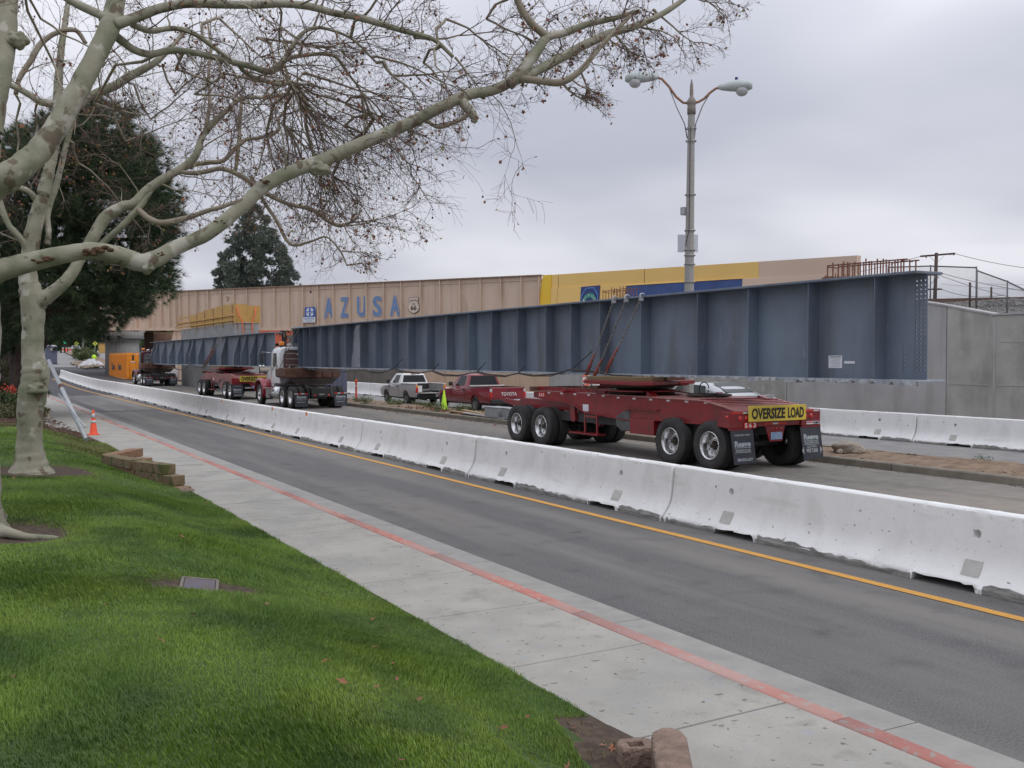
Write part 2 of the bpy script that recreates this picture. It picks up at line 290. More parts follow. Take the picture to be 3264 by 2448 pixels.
M['meter_frame'] = mat('meter_frame', (0.14, 0.125, 0.105), 0.9, col2=(0.2, 0.18, 0.15), scale=12, bump=0.5)
M['meter_lid'] = mat('meter_lid', (0.12, 0.1, 0.09), 0.85, col2=(0.12, 0.105, 0.135), scale=5)
M['brick_red'] = mat('red_building', (0.5, 0.11, 0.055), 0.85, col2=(0.44, 0.095, 0.05), scale=0.5, world=True)
M['palm_trunk'] = mat('palm_trunk', (0.06, 0.045, 0.035), 0.95)
M['sign_green'] = mat('seal_green', (0.02, 0.27, 0.2), 0.6)
M['sign_navy'] = mat('seal_navy', (0.02, 0.04, 0.17), 0.6)
M['sign_sky'] = mat('seal_light_blue', (0.1, 0.26, 0.62), 0.6)
M['sf_blue'] = mat('railway_sign_blue', (0.03, 0.12, 0.45), 0.5)
M['sign_cream'] = mat('shield_cream', (0.66, 0.55, 0.46), 0.6)
M['diamond'] = mat('diamond_yellow', (0.62, 0.7, 0.08), 0.5)
M['tl_green'] = mat('green_light', (0.02, 0.3, 0.15), 0.4, emit=(0.03, 0.9, 0.4), emit_s=3.0)
M['light_wall'] = mat('pale_building', (0.5, 0.47, 0.43), 0.85, col2=(0.45, 0.42, 0.38), scale=0.4, world=True)
M['plastic_sheet'] = mat('plastic_sheet', (0.62, 0.64, 0.68), 0.35, col2=(0.5, 0.52, 0.55), scale=3, bump=1.0, bscale=9, alpha=0.32)
M['white_heap'] = mat('white_plastic', (0.6, 0.6, 0.62), 0.5, col2=(0.42, 0.42, 0.45), scale=5, bump=0.8, world=True)
M['debris'] = mat('debris', (0.2, 0.16, 0.12), 0.95, col2=(0.36, 0.3, 0.24), scale=6, world=True)
M['mulch'] = mat('mulch', (0.06, 0.033, 0.02), 0.95, col2=(0.12, 0.07, 0.045), scale=9, bump=1.5, bscale=40, world=True)
M['leaf_brown'] = mat('dry_leaf', (0.2, 0.075, 0.038), 0.8, col2=(0.29, 0.12, 0.06), scale=12)
M['leaf_dull'] = mat('dull_leaf', (0.17, 0.07, 0.04), 0.85, col2=(0.26, 0.12, 0.07), scale=12)
M['leaf_green'] = mat('young_leaf', (0.3, 0.38, 0.07), 0.7, col2=(0.4, 0.42, 0.1), scale=12)
M['seed'] = mat('seed_ball', (0.07, 0.035, 0.025), 0.95, bump=1)
# sycamore bark: grey-green with darker and paler flakes
M['bark'] = mat('sycamore_bark', (0.235, 0.225, 0.16), 0.85, col2=(0.33, 0.315, 0.245), scale=3.0, detail=7, bump=1.0, bscale=14, world=True)
add_layer(M['bark'], (0.17, 0.185, 0.115), 2.6, 0.48, 0.62, amount=0.8, detail=6)
add_layer(M['bark'], (0.115, 0.085, 0.06), 5, 0.585, 0.63, amount=0.85, detail=6)
add_layer(M['bark'], (0.44, 0.42, 0.36), 3.3, 0.6, 0.66, amount=0.75, detail=6)
M['twig'] = mat('twig_bark', (0.125, 0.08, 0.062), 0.85, col2=(0.2, 0.145, 0.12), scale=4, world=True)
M['branch'] = mat('branch_bark', (0.23, 0.195, 0.14), 0.85, col2=(0.31, 0.275, 0.21), scale=3, bump=0.3, bscale=20, world=True)
M['scar'] = mat('bark_scar', (0.06, 0.035, 0.02), 0.95, col2=(0.15, 0.085, 0.05), scale=14, bump=1.5, bscale=40, world=True)
M['pine_bark'] = mat('pine_bark', (0.045, 0.033, 0.028), 0.95, col2=(0.075, 0.055, 0.045), scale=4, world=True, bump=1)
def leafmat(name, c1, c2, scale, rough=0.7):
    m = mat(name, c1, rough, col2=c2, scale=scale, world=True, detail=3)
    return m
M['needles'] = leafmat('pine_needles', (0.022, 0.045, 0.02), (0.068, 0.105, 0.04), 0.7)
M['needles_far'] = leafmat('conifer_needles', (0.085, 0.115, 0.095), (0.19, 0.22, 0.175), 0.35)
M['leaf_far'] = leafmat('far_leaves', (0.03, 0.055, 0.022), (0.085, 0.13, 0.045), 0.25)
M['leaf_hedge'] = leafmat('hedge_leaves', (0.03, 0.05, 0.018), (0.07, 0.1, 0.03), 2.0)
M['leaf_olive'] = leafmat('shrub_leaves', (0.05, 0.05, 0.02), (0.1, 0.1, 0.035), 2.0)
M['red_flower'] = leafmat('red_blossom', (0.4, 0.03, 0.02), (0.5, 0.06, 0.04), 2.0)
M['weed'] = leafmat('weeds', (0.06, 0.09, 0.03), (0.13, 0.16, 0.06), 3.0)
M['grass'] = leafmat('grass_blades', (0.072, 0.142, 0.012), (0.155, 0.255, 0.028), 1.3, 0.6)
add_layer(M['grass'], (0.2, 0.29, 0.03), 0.7, 0.48, 0.64, amount=0.6, detail=6)
add_layer(M['grass'], (0.15, 0.21, 0.05), 8, 0.56, 0.66, amount=0.5, detail=4)
add_layer(M['grass'], (0.03, 0.075, 0.014), 1.1, 0.52, 0.64, amount=0.6, detail=6)
add_layer(M['grass'], (0.21, 0.2, 0.075), 300, 0.62, 0.7, amount=0.6)
M['dry_grass'] = leafmat('dry_grass_blades', (0.1, 0.11, 0.03), (0.2, 0.17, 0.07), 5.0, 0.8)

# ------------------------------------------------------------------ mesh helpers
class MB:
    def __init__(s): s.v = []; s.f = []; s.sm = []
    def add(s, vs, fs, smooth=False):
        o = len(s.v); s.v += [tuple(v) for v in vs]
        for f in fs: s.f.append(tuple(i + o for i in f)); s.sm.append(smooth)
        return s
    def box(s, x0, x1, y0, y1, z0, z1):
        return s.add([(x0,y0,z0),(x1,y0,z0),(x1,y1,z0),(x0,y1,z0),(x0,y0,z1),(x1,y0,z1),(x1,y1,z1),(x0,y1,z1)],
                     [(0,3,2,1),(4,5,6,7),(0,1,5,4),(1,2,6,5),(2,3,7,6),(3,0,4,7)])
    def quad(s, a, b, c, d): return s.add([a,b,c,d], [(0,1,2,3)])
    def bar(s, p0, p1, w, h, up=(0,0,1)):
        p0 = Vector(p0); p1 = Vector(p1); d = (p1 - p0).normalized(); u = Vector(up)
        r = d.cross(u)
        if r.length < 1e-4: r = d.cross(Vector((1,0,0)))
        r.normalize(); u = r.cross(d)
        r *= w / 2; u = u * (h / 2)
        vs = [p0-r-u, p0+r-u, p0+r+u, p0-r+u, p1-r-u, p1+r-u, p1+r+u, p1-r+u]
        return s.add(vs, [(0,1,2,3),(7,6,5,4),(0,4,5,1),(1,5,6,2),(2,6,7,3),(3,7,4,0)])
    def prism(s, poly, axis, a, b, smooth=False):
        """poly of 2D points in the plane across the axis, extruded from a to b"""
        n = len(poly)
        def P(p, t):
            return {'x': (t, p[0], p[1]), 'y': (p[0], t, p[1]), 'z': (p[0], p[1], t)}[axis]
        vs = [P(p, a) for p in poly] + [P(p, b) for p in poly]
        fs = [(i, (i+1) % n, (i+1) % n + n, i + n) for i in range(n)]
        o = len(s.v); s.add(vs, fs, smooth)
        s.f.append(tuple(range(o, o+n))[::-1]); s.sm.append(False)
        s.f.append(tuple(range(o+n, o+2*n))); s.sm.append(False)
        return s
    def tube(s, pts, rad, n=8, cap=True, smooth=True):
        pts = [Vector(p) for p in pts]; m = len(pts)
        if not hasattr(rad, '__len__'): rad = [rad] * m
        o = len(s.v); ref = None
        for i, p in enumerate(pts):
            d = (pts[min(i+1, m-1)] - pts[max(i-1, 0)]).normalized()
            if ref is None:
                ref = Vector((0,0,1)) if abs(d.z) < 0.9 else Vector((1,0,0))
            r = d.cross(ref)
            if r.length < 1e-5: r = d.cross(Vector((0.3,1,0.2)))
            r.normalize(); u = r.cross(d); ref = u
            for k in range(n):
                a = 2 * math.pi * k / n
                s.v.append(tuple(p + (r * math.cos(a) + u * math.sin(a)) * rad[i]))
        for i in range(m-1):
            for k in range(n):
                a = o + i*n + k; b = o + i*n + (k+1) % n
                s.f.append((a, b, b+n, a+n)); s.sm.append(smooth)
        if cap:
            s.f.append(tuple(range(o, o+n))[::-1]); s.sm.append(False)
            s.f.append(tuple(range(o+(m-1)*n, o+m*n))); s.sm.append(False)
        return s
    def cyl(s, p0, p1, r, n=16, r2=None): return s.tube([p0, p1], [r, r if r2 is None else r2], n)
    def lathe(s, prof, n=24, c=(0,0,0), axis='z', smooth=True, close=False):
        """prof: list of (radius, height)"""
        o = len(s.v); m = len(prof)
        for (r, h) in prof:
            for k in range(n):
                a = 2 * math.pi * k / n; x = r * math.cos(a); y = r * math.sin(a)
                p = {'z': (x, y, h), 'x': (h, x, y), 'y': (x, h, y)}[axis]
                s.v.append((p[0]+c[0], p[1]+c[1], p[2]+c[2]))
        for i in range(m - (0 if close else 1)):
            j = (i + 1) % m
            for k in range(n):
                s.f.append((o+i*n+k, o+i*n+(k+1) % n, o+j*n+(k+1) % n, o+j*n+k)); s.sm.append(smooth)
        return s
    def loft(s, rings, smooth=True, cap=True):
        n = len(rings[0]); o = len(s.v)
        for r in rings: s.v += [tuple(p) for p in r]
        for i in range(len(rings)-1):
            for k in range(n):
                a = o+i*n+k; b = o+i*n+(k+1) % n
                s.f.append((a, b, b+n, a+n)); s.sm.append(smooth)
        if cap:
            s.f.append(tuple(range(o, o+n))[::-1]); s.sm.append(False)
            e = o+(len(rings)-1)*n
            s.f.append(tuple(range(e, e+n))); s.sm.append(False)
        return s
    def ball(s, c, r, n=8, sc=(1,1,1)):
        pr = [(max(1e-4, r*math.sin(math.pi*i/(n//2+1))), -r*math.cos(math.pi*i/(n//2+1))) for i in range(n//2+2)]
        t = MB().lathe(pr, n)
        return s.add([(v[0]*sc[0]+c[0], v[1]*sc[1]+c[1], v[2]*sc[2]+c[2]) for v in t.v], t.f, True)
    def mesh(s, name):
        me = bpy.data.meshes.new(name); me.from_pydata(s.v, [], s.f)
        me.polygons.foreach_set('use_smooth', s.sm)
        me.validate(); me.update()
        bm = bmesh.new(); bm.from_mesh(me)
        bmesh.ops.recalc_face_normals(bm, faces=bm.faces); bm.to_mesh(me); bm.free()
        return me

def wloc(o):
    p = Vector((0,0,0))
    while o is not None: p = p + o.location; o = o.parent
    return p
def obj(name, src, m, parent=None, loc=(0,0,0), rot=None, bevel=0.0, local=False, label=None):
    """link a mesh; geometry is in world coordinates unless local=True"""
    me = src.mesh(name) if isinstance(src, MB) else src
    o = bpy.data.objects.new(name, me); COL.objects.link(o)
    if m is not None and not me.materials: me.materials.append(M[m] if isinstance(m, str) else m)
    if parent is not None:
        o.parent = parent
        o.location = Vector(loc) if local else Vector(loc) - wloc(parent)
    else: o.location = loc
    if rot: o.rotation_euler = rot
    if bevel:
        b = o.modifiers.new('bevel', 'BEVEL'); b.width = bevel; b.segments = 2; b.limit_method = 'ANGLE'; b.angle_limit = R(40)
    if label: o['label'] = label
    return o
def thing(name, label, cat, loc=(0,0,0), rot=None, group=None):
    o = bpy.data.objects.new(name, None); COL.objects.link(o); o.location = loc; o.empty_display_size = 0.2
    if rot: o.rotation_euler = rot
    o['label'] = label; o['category'] = cat
    if group: o['group'] = group
    return o
def tag(o, label, cat, group=None, kind=None):
    o['label'] = label; o['category'] = cat
    if group: o['group'] = group
    if kind: o['kind'] = kind
    return o
def struct(name, mb, m, **k):
    o = obj(name, mb, m, **k); o['kind'] = 'structure'; return o
def dup(root, loc=None, label=None, parent=None, rotz=None):
    r = root.copy(); COL.objects.link(r)
    if loc is not None: r.location = loc
    if rotz is not None: r.rotation_euler = (0, 0, rotz)
    if parent is not None: r.parent = parent
    if label: r['label'] = label
    for ch in root.children: dup(ch, parent=r)
    return r
def npmesh(name, V, F, m, smooth=False):
    V = np.asarray(V, dtype=np.float32).reshape(-1, 3); F = np.asarray(F, dtype=np.int32)
    k = F.shape[1]; me = bpy.data.meshes.new(name)
    me.vertices.add(len(V)); me.vertices.foreach_set('co', V.ravel())
    me.loops.add(F.size); me.loops.foreach_set('vertex_index', F.ravel())
    me.polygons.add(len(F)); me.polygons.foreach_set('loop_start', np.arange(0, F.size, k, dtype=np.int32))
    me.polygons.foreach_set('loop_total', np.full(len(F), k, dtype=np.int32))
    if smooth: me.polygons.foreach_set('use_smooth', np.ones(len(F), dtype=bool))
    me.update(calc_edges=True)
    me.materials.append(M[m] if isinstance(m, str) else m)
    return me
def text_mesh(body, wd, ht, offset=0.012, depth=0.004, slant=0.0):
    """built-in font fitted into a wd x ht box, lying in local XY, origin at its lower left"""
    c = bpy.data.curves.new('lettering', 'FONT'); c.body = body; c.size = 1; c.offset = offset; c.extrude = 0.02; c.shear = slant
    c.resolution_u = 3
    o = bpy.data.objects.new('lettering', c); COL.objects.link(o)
    bpy.context.view_layer.update()
    me = bpy.data.meshes.new_from_object(o.evaluated_get(bpy.context.evaluated_depsgraph_get()))
    bpy.data.objects.remove(o); bpy.data.curves.remove(c)
    n = len(me.vertices); a = np.empty(n*3, dtype=np.float32); me.vertices.foreach_get('co', a); a = a.reshape(-1, 3)
    lo = a.min(0); hi = a.max(0); a = (a - lo) / np.maximum(hi - lo, 1e-6) * np.array([wd, ht, depth], dtype=np.float32)
    me.vertices.foreach_set('co', a.ravel()); me.materials.clear(); me.update()
    return me
def put_text(name, body, origin, right, up, wd, ht, m, parent=None, offset=0.012, slant=0.0):
    """text whose lower-left corner is at origin, running along right, rising along up, facing right x up"""
    me = text_mesh(body, wd, ht, offset, slant=slant)
    r = Vector(right).normalized(); u = Vector(up).normalized(); n = r.cross(u)
    mt = Matrix((r, u, n)).transposed().to_4x4()
    me.transform(Matrix.Translation(Vector(origin)) @ mt)
    return obj(name, me, m, parent)
def hit(o, cutters):
    """cut solids out of a mesh object and bake the result into its mesh"""
    c = obj('cutter', cutters, None)
    b = o.modifiers.new('cut', 'BOOLEAN'); b.object = c; b.operation = 'DIFFERENCE'; b.solver = 'EXACT'
    bpy.context.view_layer.update(); c.matrix_world = o.matrix_world.copy(); bpy.context.view_layer.update()
    me = bpy.data.meshes.new_from_object(o.evaluated_get(bpy.context.evaluated_depsgraph_get()))
    o.modifiers.remove(b); me.set_sharp_from_angle(angle=R(32)); old = o.data; o.data = me; me.name = old.name
    bpy.data.objects.remove(c)

# ------------------------------------------------------------------ ground, roads, pavement
def sheet(name, x0, x1, y0, y1, m, dz=0.0, step=4.0, nx=1, kind='structure', parent=None):
    ys = list(np.arange(y0, y1, step)) + [y1]; b = MB(); vs = []
    for y in ys:
        for i in range(nx+1):
            x = x0 + (x1-x0)*i/nx; vs.append((x, y, ter(y)+dz))
    fs = []
    for j in range(len(ys)-1):
        for i in range(nx):
            a = j*(nx+1)+i; fs.append((a, a+1, a+nx+2, a+nx+1))
    b.add(vs, fs); o = obj(name, b, m, parent)
    if kind and parent is None: o['kind'] = kind
    return o
sheet('ground', -900, 1400, -80, 2400, 'ground', -0.12, step=12)
sheet('road', 5.25, 8.98, -14, 66.5, 'asphalt', 0.0)
sheet('road_far_asphalt', 5.25, 8.98, 66.5, 330, 'new_asphalt', 0.0)
sheet('asphalt_trench_patch', 5.27, 8.1, 45.2, 46.0, 'patch_asphalt', 0.004)
sheet('asphalt_gutter_patch', 5.3, 5.75, 46.0, 61.5, 'patch_asphalt', 0.004)
sheet('truck_lane', 8.98, 16.72, -14, 94, 'truck_lane', 0.0)
sheet('new_asphalt_apron', 8.98, 16.72, 94, 136, 'new_asphalt', 0.0)
sheet('truck_lane_far', 8.98, 16.72, 136, 330, 'far_lane', 0.0)
sheet('far_lane', 18.85, 23.9, -14, 330, 'far_lane', 0.0)
sheet('far_verge', 23.9, 25.5, -14, 120, 'dirt', 0.02)
sheet('cross_street', -60, 90, 192, 214, 'far_lane', 0.03, step=6)
# yellow edge line, laid on the asphalt
sheet('yellow_edge_line', 8.07, 8.20, -14, 104, 'yellow_line', 0.006, step=3)

# gutter pan, kerb, pavement: poured section by section
gb = MB().box(4.66, 5.25, -14, 0.5, -0.1, 0.002)
gut = struct('gutter', gb, 'gutter')
y = 0.5 + 0.65
gj = obj('joint_bed', MB().box(4.68, 5.24, 0.5, 75, -0.12, -0.02), 'joint', gut)
ys = [0.5]
yy = 1.16
while yy < 75: ys.append(yy); yy += 2.82
gme = None
for i in range(len(ys)-1):
    a, b2 = ys[i]+0.006, ys[i+1]-0.006
    if i > 0:
        if gme is None: gme = MB().add([(4.66,0,0.012),(5.25,0,0.0),(5.25,2.808,0.0),(4.66,2.808,0.012),(4.66,0,-0.1),(5.25,0,-0.1),(5.25,2.808,-0.1),(4.66,2.808,-0.1)],
              [(0,1,2,3),(0,4,5,1),(1,5,6,2),(2,6,7,3),(3,7,4,0)]).mesh('gutter_pan')
        obj('gutter_pan', gme, 'gutter', gut, loc=(0, a, 0))
    else:
        obj('gutter_pan', MB().box(4.66, 5.25, a, b2, -0.1, 0.003), 'gutter', gut)
sheet('gutter_far', 4.66, 5.25, ys[-1], 300, 'gutter', 0.002, parent=gut)
kb = struct('kerb', MB().box(4.46, 4.66, -14, 0.5, -0.1, 0.148), 'red_paint')
obj('kerb_core', MB().box(4.5, 4.64, 0.5, 75, -0.1, 0.12), 'joint', kb)
kp = [(4.49, -0.1), (4.49, 0.143), (4.5, 0.15), (4.625, 0.15), (4.645, 0.135), (4.672, 0.014), (4.672, -0.1)]
kme = MB().prism(kp, 'y', 0, 2.812, True).mesh('kerb_section')
for i in range(1, len(ys)-1): obj('kerb_section', kme, 'red_paint', kb, loc=(0, ys[i]+0.004, 0))
sheet('kerb_far', 4.452, 4.66, ys[-1], 300, 'gutter', 0.15, parent=kb)
sw = struct('sidewalk', MB().box(3.2, 4.485, -14, 1.5, -0.1, 0.15), 'sidewalk')
obj('joint_bed', MB().box(3.22, 4.485, 1.5, 27, -0.1, 0.125).box(2.45, 4.485, 27, 75, -0.1, 0.125), 'joint', sw)
sme = MB().box(0, 2.07, 0, 1.434, 0, 0.15).mesh('slab'); sme_n = MB().box(0.81, 2.07, 0, 1.434, 0, 0.15).mesh('slab')
y = 4.35 - 1.45*2
while y < 74:
    o = obj('slab', sme if y > 27 else sme_n, 'sidewalk', sw, loc=(2.41, y+0.008, random.uniform(-0.001, 0.001)))
    if y < 14:
        b = o.modifiers.new('bevel', 'BEVEL'); b.width = 0.006; b.segments = 2
    y += 1.45
SWEND = y
sheet('sidewalk_far', 2.4, 4.45, SWEND, 300, 'sidewalk', 0.15, parent=sw)
sheet('sidewalk_apron', 0.5, 2.4, 38, 75, 'sidewalk', 0.12, parent=sw)

# median island with its kerbs
med = struct('median', MB().box(16.9, 18.7, -14, -8, -0.05, 0.13), 'dirt')
vs = []; fs = []; nxm = 9
mys = list(np.arange(-8, 56, 0.3))
for y in mys:
    for i in range(nxm+1):
        x = 16.85 + 1.85*i/nxm
        h = 0.15 + 0.07*math.sin(y*1.3+i)*math.sin(i*0.9+y*0.37) + random.uniform(-0.015, 0.03)
        if i in (0, nxm): h = 0.13
        vs.append((x, y, h))
for j in range(len(mys)-1):
    for i in range(nxm):
        a = j*(nxm+1)+i; fs.append((a, a+1, a+nxm+2, a+nxm+1))
obj('median_soil', MB().add(vs, fs, True), 'dirt', med)
mk = MB().prism([(16.7,-0.1),(16.705,0.13),(16.73,0.155),(16.86,0.155),(16.86,-0.1)], 'y', 0, 3.03).mesh('kerb_stone')
mk2 = MB().prism([(18.69,-0.1),(18.69,0.155),(18.82,0.155),(18.85,0.13),(18.855,-0.1)], 'y', 0, 3.03).mesh('kerb_stone')
obj('kerb_joint', MB().box(16.73, 16.85, -8, 56, -0.1, 0.12), 'joint', med)
y = -8.0
while y < 55:
    obj('kerb_stone', mk, 'kerb_old', med, loc=(0, y, 0)); obj('kerb_stone', mk2, 'kerb_old', med, loc=(0, y, 0)); y += 3.05
# far planted median
fm = struct('far_median', MB(), 'dirt')
sheet('median_soil', 16.72, 19.6, 142, 186, 'dirt', 0.17, parent=fm)
sheet('kerb_stone', 16.5, 16.72, 142, 186, 'kerb_old', 0.19, parent=fm)
sheet('far_cross_kerb', 10, 60, 188, 189.2, 'gutter', 0.2)

# ------------------------------------------------------------------ lawn
def lawn_z(x, y):
    t = (3.28 - x)
    if t <= 0: z = 0.15
    elif t < 1.9:
        s = t/1.9; z = 0.155 + 0.465*(0.25*s + 0.75*s*s*(3-2*s))
    else: z = 0.62 + 0.14*min(1, (t-1.9)/2.5)
    z += (0.010*math.sin(x*2.1+y*0.9) + 0.008*math.sin(y*1.7-x))*min(1, t/1.5)
    if y < 4.6 and x > 2.3:  # worn corner by the block wall
        s = min(1, (4.6-y)/0.5)*min(1, (x-2.3)/0.4); z = z*(1-s) + (0.17)*s
    if y > 26: z -= 0.012*(y-26)*(1 if x < 2.4 else 0.4)
    if y > 31 and x > 2.3: z = min(z, 0.14)
    for (cx, cy, r, d) in DIPS:
        q = math.hypot((x-cx), (y-cy)*0.8)/r
        if q < 1: z -= d*(1-q*q)
    return z
DIPS = [(0.95, 16.1, 0.9, 0.06), (0.35, 10.4, 0.75, 0.09), (1.66, 7.6, 0.5, 0.03), (2.75, 19.3, 0.55, 0.12)]
def in_dirt(x, y, pad=0.0):
    for (cx, cy, rx, ry) in [(1.05, 16.05, 0.75, 0.85), (0.42, 10.35, 0.55, 0.72), (1.66, 7.62, 0.42, 0.24), (2.86, 18.8, 0.30, 1.5)]:
        if ((x-cx)/(rx+pad))**2 + ((y-cy)/(ry+pad))**2 < 1: return True
    if y < 4.75 and x > 2.62 + (y-3.5)*0.32 : return True
    if y > 29.0 - max(0, (x-1.2))*1.1 : return True
    return False
vs = []; fs = []
xs = [-26, -20, -15, -11, -8] + list(np.arange(-6, 3.301, 0.15)) + [3.32]; lys = list(np.arange(0, 30, 0.2)) + list(np.arange(30, 62, 1.0))
for y in lys:
    for x in xs:
        z = lawn_z(x, y)
        if x >= 3.31: z = 0.05
        vs.append((x, y, z))
nx = len(xs)
for j in range(len(lys)-1):
    for i in range(nx-1):
        a = j*nx+i; fs.append((a, a+1, a+nx+1, a+nx))
lawn = struct('lawn_soil', MB().add(vs, fs, True), None)
lm = M['lawn']; lawn.data.materials.append(lm); lawn.data.materials.append(M['soil']); lawn.data.materials.append(M['mulch'])
for p in lawn.data.polygons:
    c = p.center
    if c.y > 25 and in_dirt(c.x, c.y): p.material_index = 2
    elif in_dirt(c.x, c.y, 0.12): p.material_index = 1
# side-step strip of ground behind the camera
struct('lawn_behind', MB().box(-26, 3.3, -14, 0, 0.0, 0.12), 'lawn')

def blades(n, xr, yr, h, wd, keep, seed, lean=0.5, single=False):
    rs = np.random.RandomState(seed)
    x = rs.uniform(*xr, n); y = rs.uniform(*yr, n)
    ok = np.array([keep(a, b) for a, b in zip(x, y)]); x = x[ok]; y = y[ok]; n = len(x)
    z = np.array([lawn_z(a, b) for a, b in zip(x, y)]) - 0.004
    az = rs.uniform(0, 2*np.pi, n); hh = h*rs.uniform(0.5, 1.25, n); ww = wd*rs.uniform(0.7, 1.3, n)
    # patches of longer grass
    hh *= 0.85 + 0.4*np.clip(np.sin(x*3.1+1.3*np.sin(y*1.7))*np.cos(y*2.3+np.sin(x*2.2)), -0.6, 1) + 0.35*(rs.rand(n) > 0.96)
    ln = rs.uniform(0.1, lean, n)*hh; la = rs.uniform(0, 2*np.pi, n)*0.5 + np.sin(x*2.0)+np.cos(y*1.6)*1.5
    cx, sx = np.cos(az)*ww/2, np.sin(az)*ww/2; lx, ly = np.cos(la)*ln, np.sin(la)*ln
    if single:
        V = np.stack([np.stack([x-cx*1.3, y-sx*1.3, z], 1), np.stack([x+cx*1.3, y+sx*1.3, z], 1), np.stack([x+lx, y+ly, z+hh], 1)], 1)
        return V.reshape(-1,3), np.arange(n*3).reshape(-1,3)
    V = np.empty((n, 5, 3), dtype=np.float32)
    V[:,0] = np.stack([x-cx, y-sx, z], 1); V[:,1] = np.stack([x+cx, y+sx, z], 1)
    V[:,2] = np.stack([x+cx*0.75+lx*0.35, y+sx*0.75+ly*0.35, z+hh*0.6], 1); V[:,3] = np.stack([x-cx*0.75+lx*0.35, y-sx*0.75+ly*0.35, z+hh*0.6], 1)
    V[:,4] = np.stack([x+lx, y+ly, z+hh], 1)
    b = (np.arange(n)*5)[:,None]
    F = np.concatenate([b+np.array([0,1,2]), b+np.array([0,2,3]), b+np.array([3,2,4])], 0)
    return V.reshape(-1,3), F
def kg(x, y):
    return (not in_dirt(x, y, random.uniform(-0.08, 0.06))) and x < 3.295 + 0.012*math.sin(y*9) + random.uniform(-0.03, 0.012) and x > -0.06*y - 1.2
parts = [blades(330000, (-0.9, 3.32), (2.2, 8), 0.034, 0.0042, kg, 1, 0.8), blades(210000, (-1.4, 3.32), (8, 15), 0.034, 0.0065, kg, 2, 0.8, True),
         blades(130000, (-2.2, 3.32), (15, 29.5), 0.036, 0.010, kg, 3, 0.8, True),
         blades(150000, (-4.0, -0.8), (0.5, 14), 0.036, 0.009, lambda x, y: x <= -0.06*y - 1.1 or y < 2.2, 9, 0.8, True), blades(40000, (-0.8, 2.9), (0.5, 2.3), 0.036, 0.006, lambda x, y: True, 10, 0.8, True)]
off = 0; VV = []; FF = []
for V, F in parts: VV.append(V); FF.append(F+off); off += len(V)
g = obj('grass', npmesh('grass', np.concatenate(VV), np.concatenate(FF), 'grass'), None); g['kind'] = 'stuff'; g['label'] = 'short mown green grass of the sloping lawn'; g['category'] = 'grass'
def kd(x, y): return 20.3 < y < 25.6 and x > 1.9 + 0.3*math.sin(y*3) and x < 3.25 and not in_dirt(x, y) or (y < 5.6 and 2.3 < x < 3.2 and (in_dirt(x, y, 0.1)) and random.random() < 0.22)
V1, F1 = blades(26000, (1.8, 3.3), (2.6, 26), 0.06, 0.009, kd, 4, 1.2)
g = obj('dry_grass', npmesh('dry_grass', V1, F1, 'dry_grass'), None); g['kind'] = 'stuff'; g['label'] = 'dry yellowish grass patches along the pavement edge'; g['category'] = 'grass'

# water-meter box in the lawn
t = thing('meter_box', 'purple-tinged concrete utility box lid sunk in the lawn', 'meter box', (1.52, 7.62, 0.5), rot=(R(2), R(9), R(-14)))
t.location.z = lawn_z(1.6, 7.62) - 0.012; t.location.x = 1.6; t.scale = (0.72, 0.72, 0.72)
obj('frame', MB().box(-0.2,0.2,-0.27,-0.235,-0.1,0.045).box(-0.2,0.2,0.235,0.27,-0.1,0.045).box(-0.2,-0.165,-0.235,0.235,-0.1,0.045).box(0.165,0.2,-0.235,0.235,-0.1,0.045), 'meter_frame', t, local=True, bevel=0.008)
obj('lid', MB().box(-0.16,0.16,-0.23,0.23,-0.1,0.038), 'meter_lid', t, local=True, bevel=0.006)

# fallen leaves on the lawn
def leaf_mesh(sz, seed, curl=0.35):
    rs = random.Random(seed); n = 10; vs = [(0, 0, 0)]
    prof = [1.0, 0.5, 0.85, 0.42, 0.7, 0.35, 0.7, 0.42, 0.85, 0.5]
    for i in range(n):
        a = 2*math.pi*i/n; r = sz*prof[i]*rs.uniform(0.8, 1.1)*0.6
        vs.append((r*math.cos(a), r*math.sin(a)*0.9, curl*r*rs.uniform(-0.3, 1.0)))
    fs = [(0, i+1, (i+1) % n+1) for i in range(n)]
    return MB().add(vs, fs)
LM = [leaf_mesh(0.12, k).mesh('leaf') for k in range(4)]
LM2 = [m.copy() for m in LM]; LM3 = [m.copy() for m in LM]
for m_ in LM: m_.materials.append(M['leaf_brown'])
for m_ in LM2: m_.materials.append(M['leaf_dull'])
for m_ in LM3: m_.materials.append(M['leaf_green'])
k = 0
for i in range(34):
    x = random.uniform(0.1, 3.3); y = random.choice([random.uniform(3.6, 8), random.uniform(3.6, 20)])
    if i < 8: x = random.uniform(2.6, 3.1); y = random.uniform(3.6, 4.7)
    o = obj('fallen_leaf', random.choice(LM + LM2), None, loc=(x, y, lawn_z(x, y)+0.045 if not in_dirt(x, y) else lawn_z(x, y)+0.012))
    o.rotation_euler = (random.uniform(-.5, .5), random.uniform(-.5, .5), random.uniform(0, 6)); s_ = random.uniform(0.45, 0.85); o.scale = (s_*0.8, s_*0.5, s_*0.7)
    tag(o, 'dry brown fallen leaf lying on the lawn', 'leaf', 'fallen leaves on the lawn')

